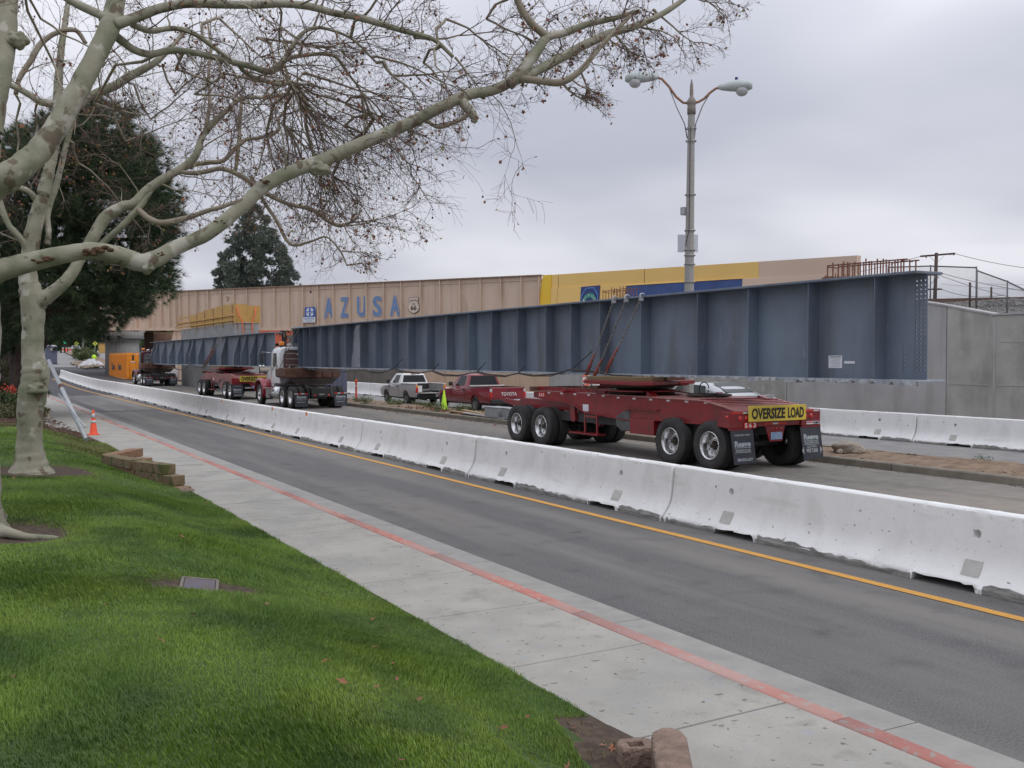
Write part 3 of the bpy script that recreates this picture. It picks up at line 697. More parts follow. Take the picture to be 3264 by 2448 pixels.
# ------------------------------------------------------------------ block walls by the pavement
def brick_at(parent, cx, cy, z0, ang, ln, wd, ht, m, bev=0.009):
    b = MB().box(-ln/2, ln/2, -wd/2, wd/2, 0, ht)
    me = b.mesh('block'); me.materials.append(M[m])
    o = bpy.data.objects.new('block', me); COL.objects.link(o); o.parent = parent
    o.location = Vector((cx, cy, z0)) - wloc(parent); o.rotation_euler = (random.uniform(-.02,.02), random.uniform(-.02,.02), ang)
    bb = o.modifiers.new('bevel', 'BEVEL'); bb.width = bev; bb.segments = 2
    return o
t = thing('block_wall', 'low stepped wall of brown split-face blocks where lawn meets pavement', 'block wall', (2.8, 18.5, 0.15))
def run(p0, p1, z0, n, m, ht=0.17, wd=0.24):
    p0 = Vector((*p0, 0)); p1 = Vector((*p1, 0)); d = (p1-p0); ln = d.length/n; a = math.atan2(d.y, d.x)
    for i in range(n):
        c = p0 + d*((i+0.5)/n); brick_at(t, c.x, c.y, z0, a, ln*0.975, wd, ht-0.006, m)
run((2.42, 19.35), (3.12, 20.45), 0.36, 4, 'block'); run((2.55, 19.3), (3.26, 20.2), 0.19, 4, 'block'); run((2.5, 19.2), (3.24, 20.1), 0.02, 4, 'block')
run((2.42, 19.25), (2.72, 18.0), 0.37, 4, 'block_moss'); run((2.76, 17.95), (3.1, 17.0), 0.36, 3, 'block_moss')
run((2.42, 19.2), (2.78, 17.9), 0.2, 5, 'block'); run((2.78, 17.85), (3.2, 16.72), 0.19, 4, 'block_moss'); run((2.5, 19.1), (3.25, 16.5), 0.02, 8, 'block')
for q, lb_ in (((3.22, 16.42, 0.16, .3), 'flat broken stone touching the near foot of the stepped block wall'), ((3.28, 16.28, 0.15, 1.1), 'middle broken stone at the foot of the block wall, out on the pavement'), ((3.18, 16.2, .15, 2.), 'nearest broken stone at the foot of the stepped block wall')):
    o = obj('stone', MB().ball((0,0,0), 0.085, 8, (1.3, 1, 0.45)), 'block_pink', loc=(q[0], q[1], q[2]), rot=(0,0,q[3])); tag(o, lb_, 'stone', 'broken stones by the block wall')
t = thing('corner_block_wall', 'pinkish hollow retaining block pair at the pavement edge, bottom of the photo', 'block wall', (3.2, 4.0, 0.13))
b1 = MB().prism([(-0.13,-0.1),(0.1,-0.12),(0.14,-0.04),(0.14,0.08),(0.05,0.12),(-0.1,0.11),(-0.14,0.04)], 'z', 0, 0.15)
o = obj('block', b1, 'block_pink', t, loc=(3.09, 4.06, 0.12), rot=(0, 0, R(-20)), bevel=0.012)
o.scale = (0.7, 0.7, 1.0)
hit(o, MB().box(-0.06, 0.06, -0.05, 0.05, 0.1, 0.3))
b2 = MB().prism([(-0.085,-0.5),(0.085,-0.5),(0.095,0.0),(0.075,0.07),(0.03,0.11),(-0.02,0.11),(-0.065,0.07),(-0.085,0.0)], 'z', 0, 0.27)
o = obj('block', b2, 'block_pink', t, loc=(3.12, 3.82, 0.12), rot=(R(3), R(-2), R(-34)), bevel=0.012)
hit(o, MB().lathe([(0.001,-0.4),(0.05,-0.4),(0.04,0.235),(0.001,0.235)], 12, (-0.085, -0.08, 0.0), 'z'))

# ------------------------------------------------------------------ concrete barriers
def barrier_mesh(seed=0, length=5.96):
    rs = random.Random(seed)
    half = [(0.30,0.0),(0.30,0.045),(0.285,0.07),(0.245,0.115),(0.2,0.175),(0.165,0.235),(0.14,0.3),(0.125,0.37),(0.115,0.45),(0.102,0.58),(0.09,0.72),(0.083,0.765),(0.062,0.785)]
    st = sorted(set(list(np.arange(0, length, 0.3)) + [length] + [c+d for c in (1.45, length-1.45) for d in (-0.42,-0.37,-0.34,-0.2,0,0.2,0.34,0.37,0.42)] + [0.02, length-0.02]))
    rings = []
    for y in st:
        sc = 0
        for c in (1.45, length-1.45):
            if abs(y-c) < 0.36: sc = 0.072 + rs.uniform(-0.012, 0.014)
        sh = 0.012 if y in (st[0], st[-1]) else 0
        ring = []
        for sgn in (1, -1):
            pts = half if sgn == 1 else half[::-1]
            for i, (x, z) in enumerate(pts):
                j = 0.004 if 1 <= z*10 else 0.006
                zz = max(z, sc + (0.0 if z < 0.05 else 0.012*(x*4))) if sc and z < sc+0.03 else z
                if z >= 0.76: zz = z + rs.uniform(-0.004, 0.003)
                if z == 0.045: zz = max(zz, 0.045 + rs.uniform(-0.02, 0.02))
                xx = max(0.01, x - sh + rs.uniform(-j, j)*0.5)
                ring.append((sgn*xx, y, max(0.0, zz - (sh if z > 0.7 else 0))))
        rings.append(ring)
    b = MB().loft(rings, smooth=False)
    return b
BM = []
for sd_ in (3, 8):
    o = obj('concrete_barrier', barrier_mesh(sd_), 'barrier')
    cut = MB()
    for y in (1.2, 4.76): cut.cyl((-0.5, y, 0.55), (0.5, y, 0.55), 0.045, 14)
    hit(o, cut); BM.append(o.data); bpy.data.objects.remove(o)
for m_ in BM: m_.materials.clear(); m_.materials.append(M['barrier'])
PK = []
for sgn in (-1, 1):
    pk = MB().add([(sgn*0.232,-0.1,0.14),(sgn*0.232,0.1,0.14),(sgn*0.148,0.1,0.29),(sgn*0.148,-0.1,0.29),
            (sgn*0.2,-0.1,0.12),(sgn*0.2,0.1,0.12),(sgn*0.13,0.1,0.28),(sgn*0.13,-0.1,0.28)], [(0,1,2,3),(0,4,5,1),(1,5,6,2),(2,6,7,3),(3,7,4,0)])
    m_ = pk.mesh('patch'); m_.materials.append(M['patch_grey']); PK.append(m_)
FT = MB()
rs_ = random.Random(5)
for sgn in (-1, 1):
    for (a, b_) in ((0.02, 1.07), (1.83, 4.13), (4.89, 5.94)):
        yy = a; prev = None
        while yy < b_:
            h = 0.058 + 0.02*math.sin(yy*2.1) + rs_.uniform(-0.014, 0.022)
            cur = [(sgn*0.304, yy, 0.001), (sgn*0.305, yy, min(0.05, h)), (sgn*(0.298-0.012*(h > 0.06)), yy, h+0.016)]
            if prev: FT.add(prev+cur, [(0,3,4,1),(1,4,5,2)])
            prev = cur; yy += 0.09
FTM = FT.mesh('worn_foot'); FTM.materials.append(M['foot_worn'])
RFM = MB().box(-0.05, 0.05, -0.008, 0.008, 0, 0.1).mesh('reflector'); RFM.materials.append(M['lamp_orange'])
ORD = ['first','second','third','fourth','fifth','sixth','seventh','eighth','ninth','tenth','eleventh','twelfth','thirteenth','fourteenth','fifteenth','sixteenth','seventeenth','eighteenth','nineteenth','twentieth']
def barrier(x, y, ang, k, label, group, refl=None):
    rj = random.Random(k*7+int(x)); x += rj.uniform(-0.018, 0.018); ang += rj.uniform(-0.004, 0.004)
    t = thing('concrete_barrier', label, 'barrier', (x, y, ter(y+3)-0.0), rot=(0, 0, ang), group=group)
    if y > 75: t.rotation_euler.x = math.atan((ter(y+6)-ter(y))/6); t.location.z = ter(y)
    obj('barrier_body', BM[k % 2], None, t, local=True)
    if y < 40 :
        obj('worn_foot', FTM, None, t, local=True)['kind'] = 'stuff'
        for yy in (1.2, 4.76):
            for m_ in PK: obj('patch', m_, None, t, loc=(0, yy, 0), local=True)
    if refl is not None: obj('reflector', RFM, None, t, loc=(-0.10, refl, 0.685), rot=(0, R(-6), R(90)), local=True)
    return t
path = [(8.93, -1.15), (8.93, 4.82), (8.93, 10.8), (8.9, 16.78), (8.86, 22.76), (8.80, 28.74), (8.78, 34.72), (8.82, 40.7), (8.9, 46.68), (8.98, 52.66), (9.05, 58.64), (9.12, 64.62), (9.16, 70.6), (9.2, 76.58), (9.2, 82.56), (9.2, 88.54), (9.18, 94.52), (9.15, 100.5), (9.1, 106.48)]
for i in range(len(path)-1):
    (x0, y0), (x1, y1) = path[i], path[i+1]
    if i == 0: lb = 'nearest white concrete barrier, running out of the photo at the right edge'
    elif i == 1: lb = 'white concrete barrier with dark scrape marks, second in the row beside the yellow line'
    else: lb = f'white concrete barrier beside the yellow line, {ORD[i]} from the right edge of the photo'
    barrier(x0, y0+0.01, -math.atan2(x1-x0, y1-y0), i, lb, 'concrete barriers along the yellow line', {4: 4.2, 5: 1.6, 6: 2.4, 11: 3}.get(i))
fy = [(22.98, 2.5), (23.0, 8.5), (23.02, 14.5), (23.15, 20.5), (23.1, 26.5), (23.05, 32.5), (23.0, 38.5), (22.95, 44.5), (22.9, 50.5), (22.9, 56.5), (22.9, 62.5), (22.9, 68.5), (22.9, 74.5)]
fy = [(a, b - 2.9 ) for a, b in fy]
for i in range(len(fy)-1):
    (x0, y0), (x1, y1) = fy[i], fy[i+1]
    barrier(x0, y0+0.01, -math.atan2(x1-x0, y1-y0), i+1, f'white concrete barrier by the retaining wall across the median, {ORD[i]} from its near end', 'concrete barriers along the far wall')

# ------------------------------------------------------------------ heavy wheels
def tyre_mesh(Rr=0.515, wd=0.27, ri=0.292):
    h = wd/2
    pr = [(ri, -h*0.72), (ri+0.02, -h*0.86), (ri+0.09, -h*1.0), (Rr-0.06, -h*0.98), (Rr-0.025, -h*0.86), (Rr-0.006, -h*0.74)]
    for c in (-0.5, -0.18, 0.18, 0.5):
        pr += [(Rr, h*(c-0.05)), (Rr-0.014, h*(c-0.04)), (Rr-0.014, h*(c+0.04)), (Rr, h*(c+0.05))]
    pr += [(Rr-0.006, h*0.74), (Rr-0.025, h*0.86), (Rr-0.06, h*0.98), (ri+0.09, h*1.0), (ri+0.02, h*0.86), (ri, h*0.72)]
    b = MB().lathe(pr, 40, (0,0,0), 'x', close=True)
    # raised sidewall ring and lug notches at the shoulder
    for k in range(40):
        a = 2*math.pi*(k+0.5)/40
        for s in (-1, 1):
            c = Vector((s*h*0.8, (Rr-0.012)*math.cos(a), (Rr-0.012)*math.sin(a))); r_ = Vector((0, math.cos(a), math.sin(a))); tdir = Vector((0, -math.sin(a), math.cos(a)))
            b.bar(c - tdir*0.02, c + tdir*0.02, 0.03, 0.006, up=r_)
    return b.mesh('tyre')
def rim_mesh(out=-1, dish=0.17, ri=0.292, h=0.115, holes=10):
    b = MB(); o = out*h
    n = 60
    b.lathe([(ri+0.006, o*0.96), (ri+0.008, o*1.04), (ri-0.008, o*1.06), (ri-0.02, o*0.98), (ri-0.03, o*0.9), (ri-0.032, o - out*0.06), (ri-0.045, o - out*0.075), (ri-0.05, o - out*dish*0.9), (0.235, o - out*dish)], n, axis='x')
    def ring(r0, h0, r1, h1, skip=None):
        st = len(b.v)
        for r, hh in ((r0, h0), (r1, h1)):
            for k in range(n):
                a = 2*math.pi*k/n; b.v.append((hh, r*math.cos(a), r*math.sin(a)))
        for k in range(n):
            if skip and (k % (n//holes)) in skip: continue
            b.f.append((st+k, st+(k+1) % n, st+n+(k+1) % n, st+n+k)); b.sm.append(True)
    d = o - out*dish
    ring(0.235, d, 0.215, d+out*0.012); ring(0.215, d+out*0.012, 0.175, d+out*0.018, skip=(0, 1)); ring(0.175, d+out*0.018, 0.14, d+out*0.02); ring(0.14, d+out*0.02, 0.1, d+out*0.02)
    # depth behind the hand holes
    b.lathe([(0.235, d-out*0.002), (0.235, d-out*0.03), (0.1, d-out*0.03)], n, axis='x')
    for k in range(10):
        a = 2*math.pi*(k+0.25)/10; c = Vector((d+out*0.02, 0.125*math.cos(a), 0.125*math.sin(a)))
        b.cyl(c, c+Vector((out*0.03, 0, 0)), 0.012, 6)
    return b.mesh('rim')
def hub_mesh(out=-1, d=0.0, ln=0.1, r=0.085):
    return MB().lathe([(0.001, d+out*ln), (r*0.7, d+out*ln), (r*0.85, d+out*(ln-0.012)), (r*0.85, d+out*0.03), (r*1.1, d+out*0.025), (r*1.15, d)], 20, axis='x').mesh('hub')
TY = tyre_mesh(); TY.materials.append(M['dark_rubber'])
RIM = {}
for s in (-1, 1):
    RIM['dish', s] = rim_mesh(s, 0.17); RIM['dish', s].materials.append(M['chrome'])
    RIM['steer', s] = rim_mesh(s, 0.035); RIM['steer', s].materials.append(M['chrome'])
    RIM['hub', s] = hub_mesh(s, s*(0.115-0.15), 0.1, 0.06); RIM['hub', s].materials.append(M['grease'])
    RIM['shub', s] = hub_mesh(s, s*(0.115-0.02), 0.09); RIM['shub', s].materials.append(M['chrome'])
def wheel(parent, x, y, z, side, kind='dish'):
    e = bpy.data.objects.new('wheel', None); COL.objects.link(e); e.parent = parent; e.location = (x, y, z)
    e.rotation_euler = (random.uniform(0, 1), 0, 0)
    obj('tyre', TY, None, e, local=True)
    if kind != 'inner':
        obj('rim', RIM[kind, side], None, e, local=True)
        obj('hub', RIM['hub' if kind == 'dish' else 'shub', side], None, e, local=True)
def duals(parent, y, xo=1.245, z=0.512):
    for s in (-1, 1):
        wheel(parent, s*(xo-0.135), y, z, s, 'dish'); wheel(parent, s*(xo-0.135-0.32), y, z, s, 'inner')
    obj('axle', MB().cyl((-0.75, y, z), (0.75, y, z), 0.07, 12), 'black_steel', parent, local=True)

# ------------------------------------------------------------------ red girder dolly
def dolly(Y0, label, near=True, x0=14.7):
    t = thing('girder_dolly', label, 'trailer', (x0, Y0, 0), group='red girder dollies')
    P = lambda n, b, m, **k: obj(n, b, m, t, local=True, **k)
    for y in (0.65, 1.92, 7.29, 8.58): duals(t, y)
    side = [(0.04,0.96),(1.45,0.93),(2.65,0.93),(3.7,0.88),(5.2,0.95),(5.5,0.99),(5.75,1.08),(6.0,1.16),(6.4,1.2),(7.3,1.21),(7.95,1.26),(7.95,1.42),(7.3,1.45),(4.6,1.45),(3.7,1.45),(2.4,1.44),(1.05,1.43),(0.35,1.32),(0.04,1.24)]
    for s in (-1, 1):
        a, b = (-1.05, -1.0) if s < 0 else (1.0, 1.05)
        P('side_beam', MB().prism(side, 'x', a, b), 'trailer_red', bevel=0.01)
        fl = MB()
        for i in range(9): # lower flange following the beam
            p, q = side[i], side[i+1]; fl.bar((s*1.0, p[0], p[1]), (s*1.0, q[0], q[1]), 0.2, 0.022, up=(0,0,1))
        P('beam_flange', fl, 'trailer_red')
    top = [(0.04,1.245),(0.35,1.325),(1.05,1.435),(2.4,1.445),(3.7,1.455),(4.6,1.455),(4.6,1.43),(3.7,1.43),(2.4,1.42),(1.05,1.41),(0.35,1.30),(0.04,1.22)]
    P('deck_plate', MB().prism(top, 'x', -1.08, 1.08), 'trailer_top', bevel=0.006)
    gr = MB()
    for y in (0.42, 0.58, 0.74, 0.9, 1.06, 1.25):
        z = 1.245 + (1.435-1.245)*min(1, (y-0.04)/1.0)**0.9
        gr.box(-0.95, 0.95, y-0.022, y+0.022, z-0.006, z+0.016)
    P('deck_ribs', gr, 'trailer_red')['kind'] = 'stuff'
    # open front frame with pin holes
    for s in (-1, 1):
        o = P('pin_rail', MB().box(s*1.0-0.03, s*1.0+0.03, 4.62, 7.75, 1.462, 1.565), 'trailer_red')
        if near and s < 0:
            c = MB()
            for k in range(8): c.cyl((-1.2, 5.0+k*0.33, 1.515), (-0.8, 5.0+k*0.33, 1.515), 0.022, 8)
            hit(o, c)
        P('cross_member' if s > 0 else 'front_cross_beam', MB().box(-1.22, 1.22, 7.76 if s < 0 else 6.2, 7.9 if s < 0 else 6.32, 1.44, 1.56 if s < 0 else 1.5), 'rust' if s < 0 else 'trailer_red', bevel=0.008)
    for s in (-1, 1):
        P('lower_frame', MB().prism([(5.2,0.62),(5.2,0.92),(6.3,1.14),(6.8,1.2),(9.0,1.2),(9.25,1.1),(9.25,0.95),(6.6,0.95)], 'x', s*0.72-0.07, s*0.72+0.07), 'trailer_red', bevel=0.01)
        P('tongue', MB().prism([(9.2,0.92),(9.2,1.1),(10.1,1.16),(10.35,1.12),(9.9,1.02)], 'x', s*0.72-0.06, s*0.72+0.06), 'trailer_red', bevel=0.01)
        P('hanger', MB().prism([(6.0,0.74),(6.05,1.15),(6.25,1.17),(6.22,0.74),(6.11,0.68)], 'x', s*0.95-0.04, s*0.95+0.04), 'trailer_red', bevel=0.01)
        P('box', MB().box(s*0.98-0.14, s*0.98+0.14, 2.62, 3.52, 0.58, 0.92), 'trailer_red', bevel=0.01)
        P('shelf', MB().box(s*1.05-0.09, s*1.05+0.09, 2.5, 3.75, 1.14, 1.16), 'trailer_red')
    P('center_frame', MB().box(-0.9, 0.9, 0.5, 8.9, 0.7, 0.92), 'black_steel')
    P('grey_cover', MB().prism([(3.55,0.62),(3.6,1.12),(3.9,1.05),(4.15,0.93),(4.1,0.7),(3.9,0.6)], 'x', -1.08, -0.6), 'tarp_grey', bevel=0.03)
    st = MB(); st.box(-1.2,-1.16,4.72,4.77,0.45,0.96).box(-1.2,-1.16,5.24,5.29,0.45,0.96).box(-1.21,-1.15,4.77,5.24,0.86,0.91)
    st.box(-1.22,-0.95,4.7,5.95,0.43,0.47)
    P('step', st, 'trailer_red', bevel=0.006)
    # turntable and bolster
    P('turntable', MB().lathe([(0.001,1.46),(0.8,1.46),(0.8,1.52),(0.62,1.53),(0.62,1.59),(0.78,1.61),(0.78,1.65),(0.5,1.67),(0.5,1.72),(0.001,1.72)], 40, (-0.2, 4.25, 0)), 'grease')
    P('turntable_plate', MB().prism([(-1.0,3.2),(0.0,3.05),(0.6,3.6),(0.78,4.2),(0.8,5.0),(-1.0,5.2),(-1.2,4.6),(-1.2,3.6)], 'z', 1.535, 1.565), 'trailer_red', bevel=0.006)
    bpl = [(-1.3,5.15),(-1.3,2.95),(-0.98,2.8),(-0.35,3.15),(0.3,3.45),(1.0,3.7),(1.06,4.1),(1.06,5.1)]
    P('bolster', MB().prism(bpl, 'z', 1.7, 1.79), 'trailer_red', bevel=0.012)
    P('bolster_rib', MB().prism([(x*0.75-0.05, 4.2+(y-4.2)*0.7) for x, y in bpl], 'z', 1.65, 1.7), 'rust')
    P('bolster_timber', MB().prism([(x*0.96, 4.2+(y-4.2)*0.93) for x, y in bpl[:4]] + [(0.0, 3.6), (0.0, 5.0)], 'z', 1.79, 1.886), 'timber', bevel=0.01)
    P('load_block', MB().box(0.35, 0.95, 4.0, 4.9, 1.79, 1.886), 'rust', bevel=0.01)
    P('bolster_ear', MB().prism([(3.6,1.66),(3.45,1.68),(3.42,1.74),(3.6,1.74)], 'x', 0.3, 0.6), 'trailer_red', bevel=0.01)
    for i, (x, y) in enumerate(((-0.85, 3.0), (0.3, 1.95), (0.75, 1.1))):
        P('chock', MB().prism([(y-0.14,1.44),(y+0.14,1.44),(y+0.1,1.56 if i < 2 else 1.5)], 'x', x-0.09, x+0.09), 'trailer_red')
    cb = MB()
    rs = random.Random(3)
    for k in range(5):
        r_ = 0.28+0.05*k; z = 1.47+0.018*(k % 3)
        cb.tube([(0.1+r_*1.2*math.cos(a*0.45), 2.15+r_*0.8*math.sin(a*0.45)+rs.uniform(-.02,.02), z+rs.uniform(-.004,.012)) for a in range(15)], 0.02, 6)
    cb.tube([(0.35+0.16*math.cos(a*0.5)*0.9, 2.62, 1.62+0.15*math.sin(a*0.5)) for a in range(13)], 0.013, 6)
    cb.tube([(-1.1,5.0,1.86),(-0.9,4.5,1.74),(-0.3,3.4,1.62),(0.1,2.8,1.5),(0.3,2.3,1.49)], 0.016, 6)
    P('cable_coil', cb, 'hose')
    # rear end
    for s in (-1, 1):
        a, b = (-1.28, -0.72) if s < 0 else (0.72, 1.28)
        P('rear_box', MB().prism([(-0.02,0.9),(-0.02,1.24),(0.28,1.24),(0.38,0.93)], 'x', a, b), 'trailer_red', bevel=0.012)
        for k in (0, 1):
            P('tail_light', MB().lathe([(0.001,-0.045),(0.035,-0.043),(0.048,-0.034),(0.056,-0.022)], 18, (s*(1.0-0.17*k), 0, 1.1), 'y'), 'lamp_red')
        P('flap_bar', MB().box(a, b, -0.03, 0.03, 0.865, 0.9), 'trailer_red')
        fx0, fx1 = (-1.26, -0.66) if s < 0 else (0.68, 1.28)
        P('mudflap', MB().add([(fx0,-0.02,0.87),(fx1,-0.02,0.87),(fx1+0.03,-0.09,0.2),(fx0+0.05,-0.09,0.18),(fx0,-0.005,0.87),(fx1,-0.005,0.87),(fx1+0.03,-0.075,0.2),(fx0+0.05,-0.075,0.18)],
              [(0,1,2,3),(7,6,5,4),(0,4,5,1),(1,5,6,2),(2,6,7,3),(3,7,4,0)]), 'flap')
        P('reflector', MB().box(a+0.02, a+0.34, -0.028, -0.02, 1.195, 1.232), 'reflect_red'); P('reflector', MB().box(a+0.345, a+0.52, -0.028, -0.02, 1.195, 1.232), 'reflect_white')
        P('side_lamp', MB().lathe([(0.001,s*1.3),(0.03,s*1.298),(0.036,s*1.28)], 14, (0, 0.06, 1.13), 'x'), 'lamp_red')
    P('rear_cross_beam', MB().box(-0.72, 0.72, 0.02, 0.16, 0.92, 1.2), 'trailer_red', bevel=0.01)
    P('reflector', MB().box(-0.32, -0.08, 0.008, 0.016, 0.955, 0.99), 'reflect_red'); P('reflector', MB().box(-0.075, 0.075, 0.008, 0.016, 0.955, 0.99), 'reflect_white'); P('reflector', MB().box(0.08, 0.32, 0.008, 0.016, 0.955, 0.99), 'reflect_red')
    P('plate_bracket', MB().prism([(-0.28,0.92),(0.28,0.92),(0.2,0.6),(-0.14,0.6)], 'y', 0.02, 0.045), 'trailer_red')
    P('licence_plate', MB().box(-0.13, 0.19, 0.006, 0.014, 0.64, 0.79), 'plate_blue')
    for k in (-0.12, 0.0, 0.14): P('small_lamp', MB().lathe([(0.001,0.0),(0.018,0.002),(0.022,0.018)], 10, (k+0.02, 0, 0.86), 'y'), 'lamp_red')
    y = 0.9
    while y < 7.7:
        z = 1.385 if y < 4.6 else 1.41
        P('reflector', MB().box(-1.058, -1.051, y, y+0.11, z-0.02, z+0.02), 'reflect_white'); y += 0.62
    P('notice', MB().box(-1.058, -1.051, 5.3, 5.55, 1.0, 1.17), 'plate_white')
    # writing
    if near:
        sg = P('oversize_sign', MB().box(-0.84, 0.78, -0.09, -0.075, 1.03, 1.355), 'sign_yellow', bevel=0.008)
        put_text('lettering', 'OVERSIZE', (x0-0.76, Y0-0.092, 1.08), (1,0,0), (0,0,1), 0.93, 0.225, 'black', sg, 0.035)
        put_text('lettering', 'LOAD', (x0+0.25, Y0-0.092, 1.08), (1,0,0), (0,0,1), 0.46, 0.225, 'black', sg, 0.035)
        for x, ch in ((-0.86, 'S'), (-0.745, '6'), (-0.63, '3')):
            q = P('number_tile', MB().box(x-0.054, x+0.054, -0.036, -0.028, 0.9, 1.02), 'reflect_red', label='red and white number tile')
            put_text('lettering', ch, (x0+x-0.034, Y0-0.038, 0.915), (1,0,0), (0,0,1), 0.068, 0.09, 'white', q, 0.02)
        for y, ch in ((7.62, 'S'), (7.52, '6'), (7.42, '3')):
            q = P('number_tile', MB().box(-1.06, -1.051, y-0.047, y+0.047, 1.29, 1.4), 'reflect_red')
            put_text('lettering', ch, (x0-1.062, Y0+y+0.032, 1.305), (0,-1,0), (0,0,1), 0.064, 0.08, 'white', q, 0.0)
        q = P('sticker', MB().box(0.86, 1.24, -0.03, -0.022, 0.925, 0.99), 'plate_white')
        obj('red_band', MB().box(0.87, 1.05, -0.033, -0.0305, 0.955, 0.98), 'reflect_red', q, local=True)
        put_text('lettering', 'RTA037', (x0+1.07, Y0-0.032, 0.935), (1,0,0), (0,0,1), 0.15, 0.045, 'black', q, 0.02)
    else:
        sg = P('oversize_sign', MB().box(-0.84, 0.78, -0.09, -0.075, 1.03, 1.355), 'sign_yellow')
        put_text('lettering', 'OVERSIZE', (x0-0.76, Y0-0.092, 1.08), (1,0,0), (0,0,1), 0.93, 0.225, 'black', sg, 0.035)
        put_text('lettering', 'LOAD', (x0+0.25, Y0-0.092, 1.08), (1,0,0), (0,0,1), 0.46, 0.225, 'black', sg, 0.035)
    fl = [c for c in t.children if c.name.startswith('mudflap')]
    tilt = Vector((0, 0.07, 0.68)).normalized()
    def fp(x, z): return (x0+x, Y0-0.024 - (0.87-z)*0.103, z)
    L_ = fl[0]; R_ = fl[1]
    put_text('lettering', 'COME JOIN TEAM', fp(-1.18, 0.74), (1,0,0), tilt, 0.42, 0.045, 'flap_print', L_, 0.02)
    put_text('lettering', 'Reeve', fp(-1.18, 0.53), (1,0,0), tilt, 0.43, 0.12, 'flap_print', L_, 0.05)
    put_text('lettering', 'TRUCKING CO. INC.', fp(-1.17, 0.435), (1,0,0), tilt, 0.42, 0.05, 'flap_print', L_, 0.03)
    put_text('lettering', '800 842-6677', fp(-1.13, 0.24), (1,0,0), tilt, 0.42, 0.065, 'flap_print', L_, 0.03)
    put_text('lettering', 'Reeve', fp(0.76, 0.6), (1,0,0), tilt, 0.43, 0.12, 'flap_print', R_, 0.05)
    put_text('lettering', 'TRUCKING CO.', fp(0.76, 0.515), (1,0,0), tilt, 0.43, 0.05, 'flap_print', R_, 0.03)
    put_text('lettering', 'CAUTION', fp(0.83, 0.43), (1,0,0), tilt, 0.29, 0.045, 'flap_print', R_, 0.02)
    put_text('lettering', 'WIDE TURNS', fp(0.81, 0.33), (1,0,0), tilt, 0.34, 0.085, 'flap_print', R_, 0.03)
    rule = MB()
    for (xa, xb, z) in ((-1.18, -0.75, 0.515), (-1.18, -0.75, 0.42), (0.75, 1.2, 0.58), (0.75, 1.2, 0.5)):
        p = fp(xa, z); q = fp(xb, z); rule.bar(Vector(p)-Vector((x0,Y0,0)), Vector(q)-Vector((x0,Y0,0)), 0.004, 0.012)
    for s, x in ((-1, 0.745), (1, 1.225)):
        a = Vector(fp(x, 0.3)); b = Vector(fp(x, 0.46)); c = Vector(fp(x+s*0.055, 0.38)); o_ = Vector((x0, Y0, 0)); rule.add([a-o_, b-o_, c-o_], [(0,1,2)])
    P('flap_rules', rule, 'flap_print')['kind'] = 'stuff'
    return t
dolly(14.6, 'red multi-wheel dolly with oversize load sign and number 563 under the near girder end')
dolly(55.0, 'farther red dolly under the second girder, half hidden by the white tractor', near=False)

# ------------------------------------------------------------------ blue-grey steel girders
def girder_common(t, y0, y1, X, z0, z1):
    P = lambda n, b, m, **k: obj(n, b, m, t, **k)
    P('top_flange', MB().box(X-0.36, X+0.36, y0-0.03, y1, z1-0.045, z1), 'girder', bevel=0.006)
    P('bottom_flange', MB().box(X-0.36, X+0.36, y0-0.1, y1, z0, z0+0.045), 'girder_edge', bevel=0.006)
X1 = 14.7; G0, G1, ZB, ZT = 11.02, 46.95, 1.892, 3.83
t = thing('steel_girder', 'long blue-grey steel girder nearest the camera, with rows of bolt holes at its end', 'girder', (X1, G0, ZB), group='blue-grey steel girders on the trucks')
girder_common(t, G0, G1, X1, ZB, ZT)
# web, with real bolt holes punched in its near end
Z0_, Z1_ = ZB+0.045, ZT-0.045
holes = set()
cols = [G0+0.05, G0+0.135, G0+0.22]; rows = [3.68-0.0785*k for k in range(21)]
yb = sorted(set([G0] + [c+d for c in cols for d in (-0.026, 0.026)] + [G0+0.46-0.026, G0+0.46+0.026, G0+0.6]))
zb = sorted(set([Z0_, Z1_] + [r+d for r in rows for d in (-0.026, 0.026)]))
web = MB()
def has_hole(yc, zc):
    for c in cols:
        if abs(yc-c) < 0.01:
            for r in rows:
                if abs(zc-r) < 0.01: return True
    if abs(yc-(G0+0.46)) < 0.01:
        for r in rows[-6:]:
            if abs(zc-r) < 0.01: return True
    return False
for xw in (X1-0.011, X1+0.011):
    for i in range(len(yb)-1):
        for j in range(len(zb)-1):
            ya, yc2, za, zc2 = yb[i], yb[i+1], zb[j], zb[j+1]; yc = (ya+yc2)/2; zc = (za+zc2)/2
            if has_hole(yc, zc):
                n = 8; sq = []; ci = []
                for k in range(n):
                    a = math.pi/4*k + math.pi/8; cx, cz = math.cos(a), math.sin(a); m_ = max(abs(cx), abs(cz))
                    sq.append((xw, yc+0.026*cx/m_, zc+0.026*cz/m_)); ci.append((xw, yc+0.0175*cx, zc+0.0175*cz))
                web.add(sq+ci, [(k, (k+1) % n, (k+1) % n+n, k+n) for k in range(n)])
            else: web.quad((xw,ya,za),(xw,yc2,za),(xw,yc2,zc2),(xw,ya,zc2))
web.box(X1-0.0112, X1+0.0112, yb[-1], G1, Z0_, Z1_)
web.quad((X1-0.011,G0,Z0_),(X1+0.011,G0,Z0_),(X1+0.011,G0,Z1_),(X1-0.011,G0,Z1_))
obj('web', web, 'girder', t)
sp = [11.9, 13.47, 15.12, 16.72, 18.78, 20.5, 21.85, 23.15, 24.72, 26.32, 27.87, 29.47, 31.07, 32.68, 34.27, 35.9, 37.55, 39.25, 40.92, 42.5, 44.1, 45.1, 45.9, 46.7]
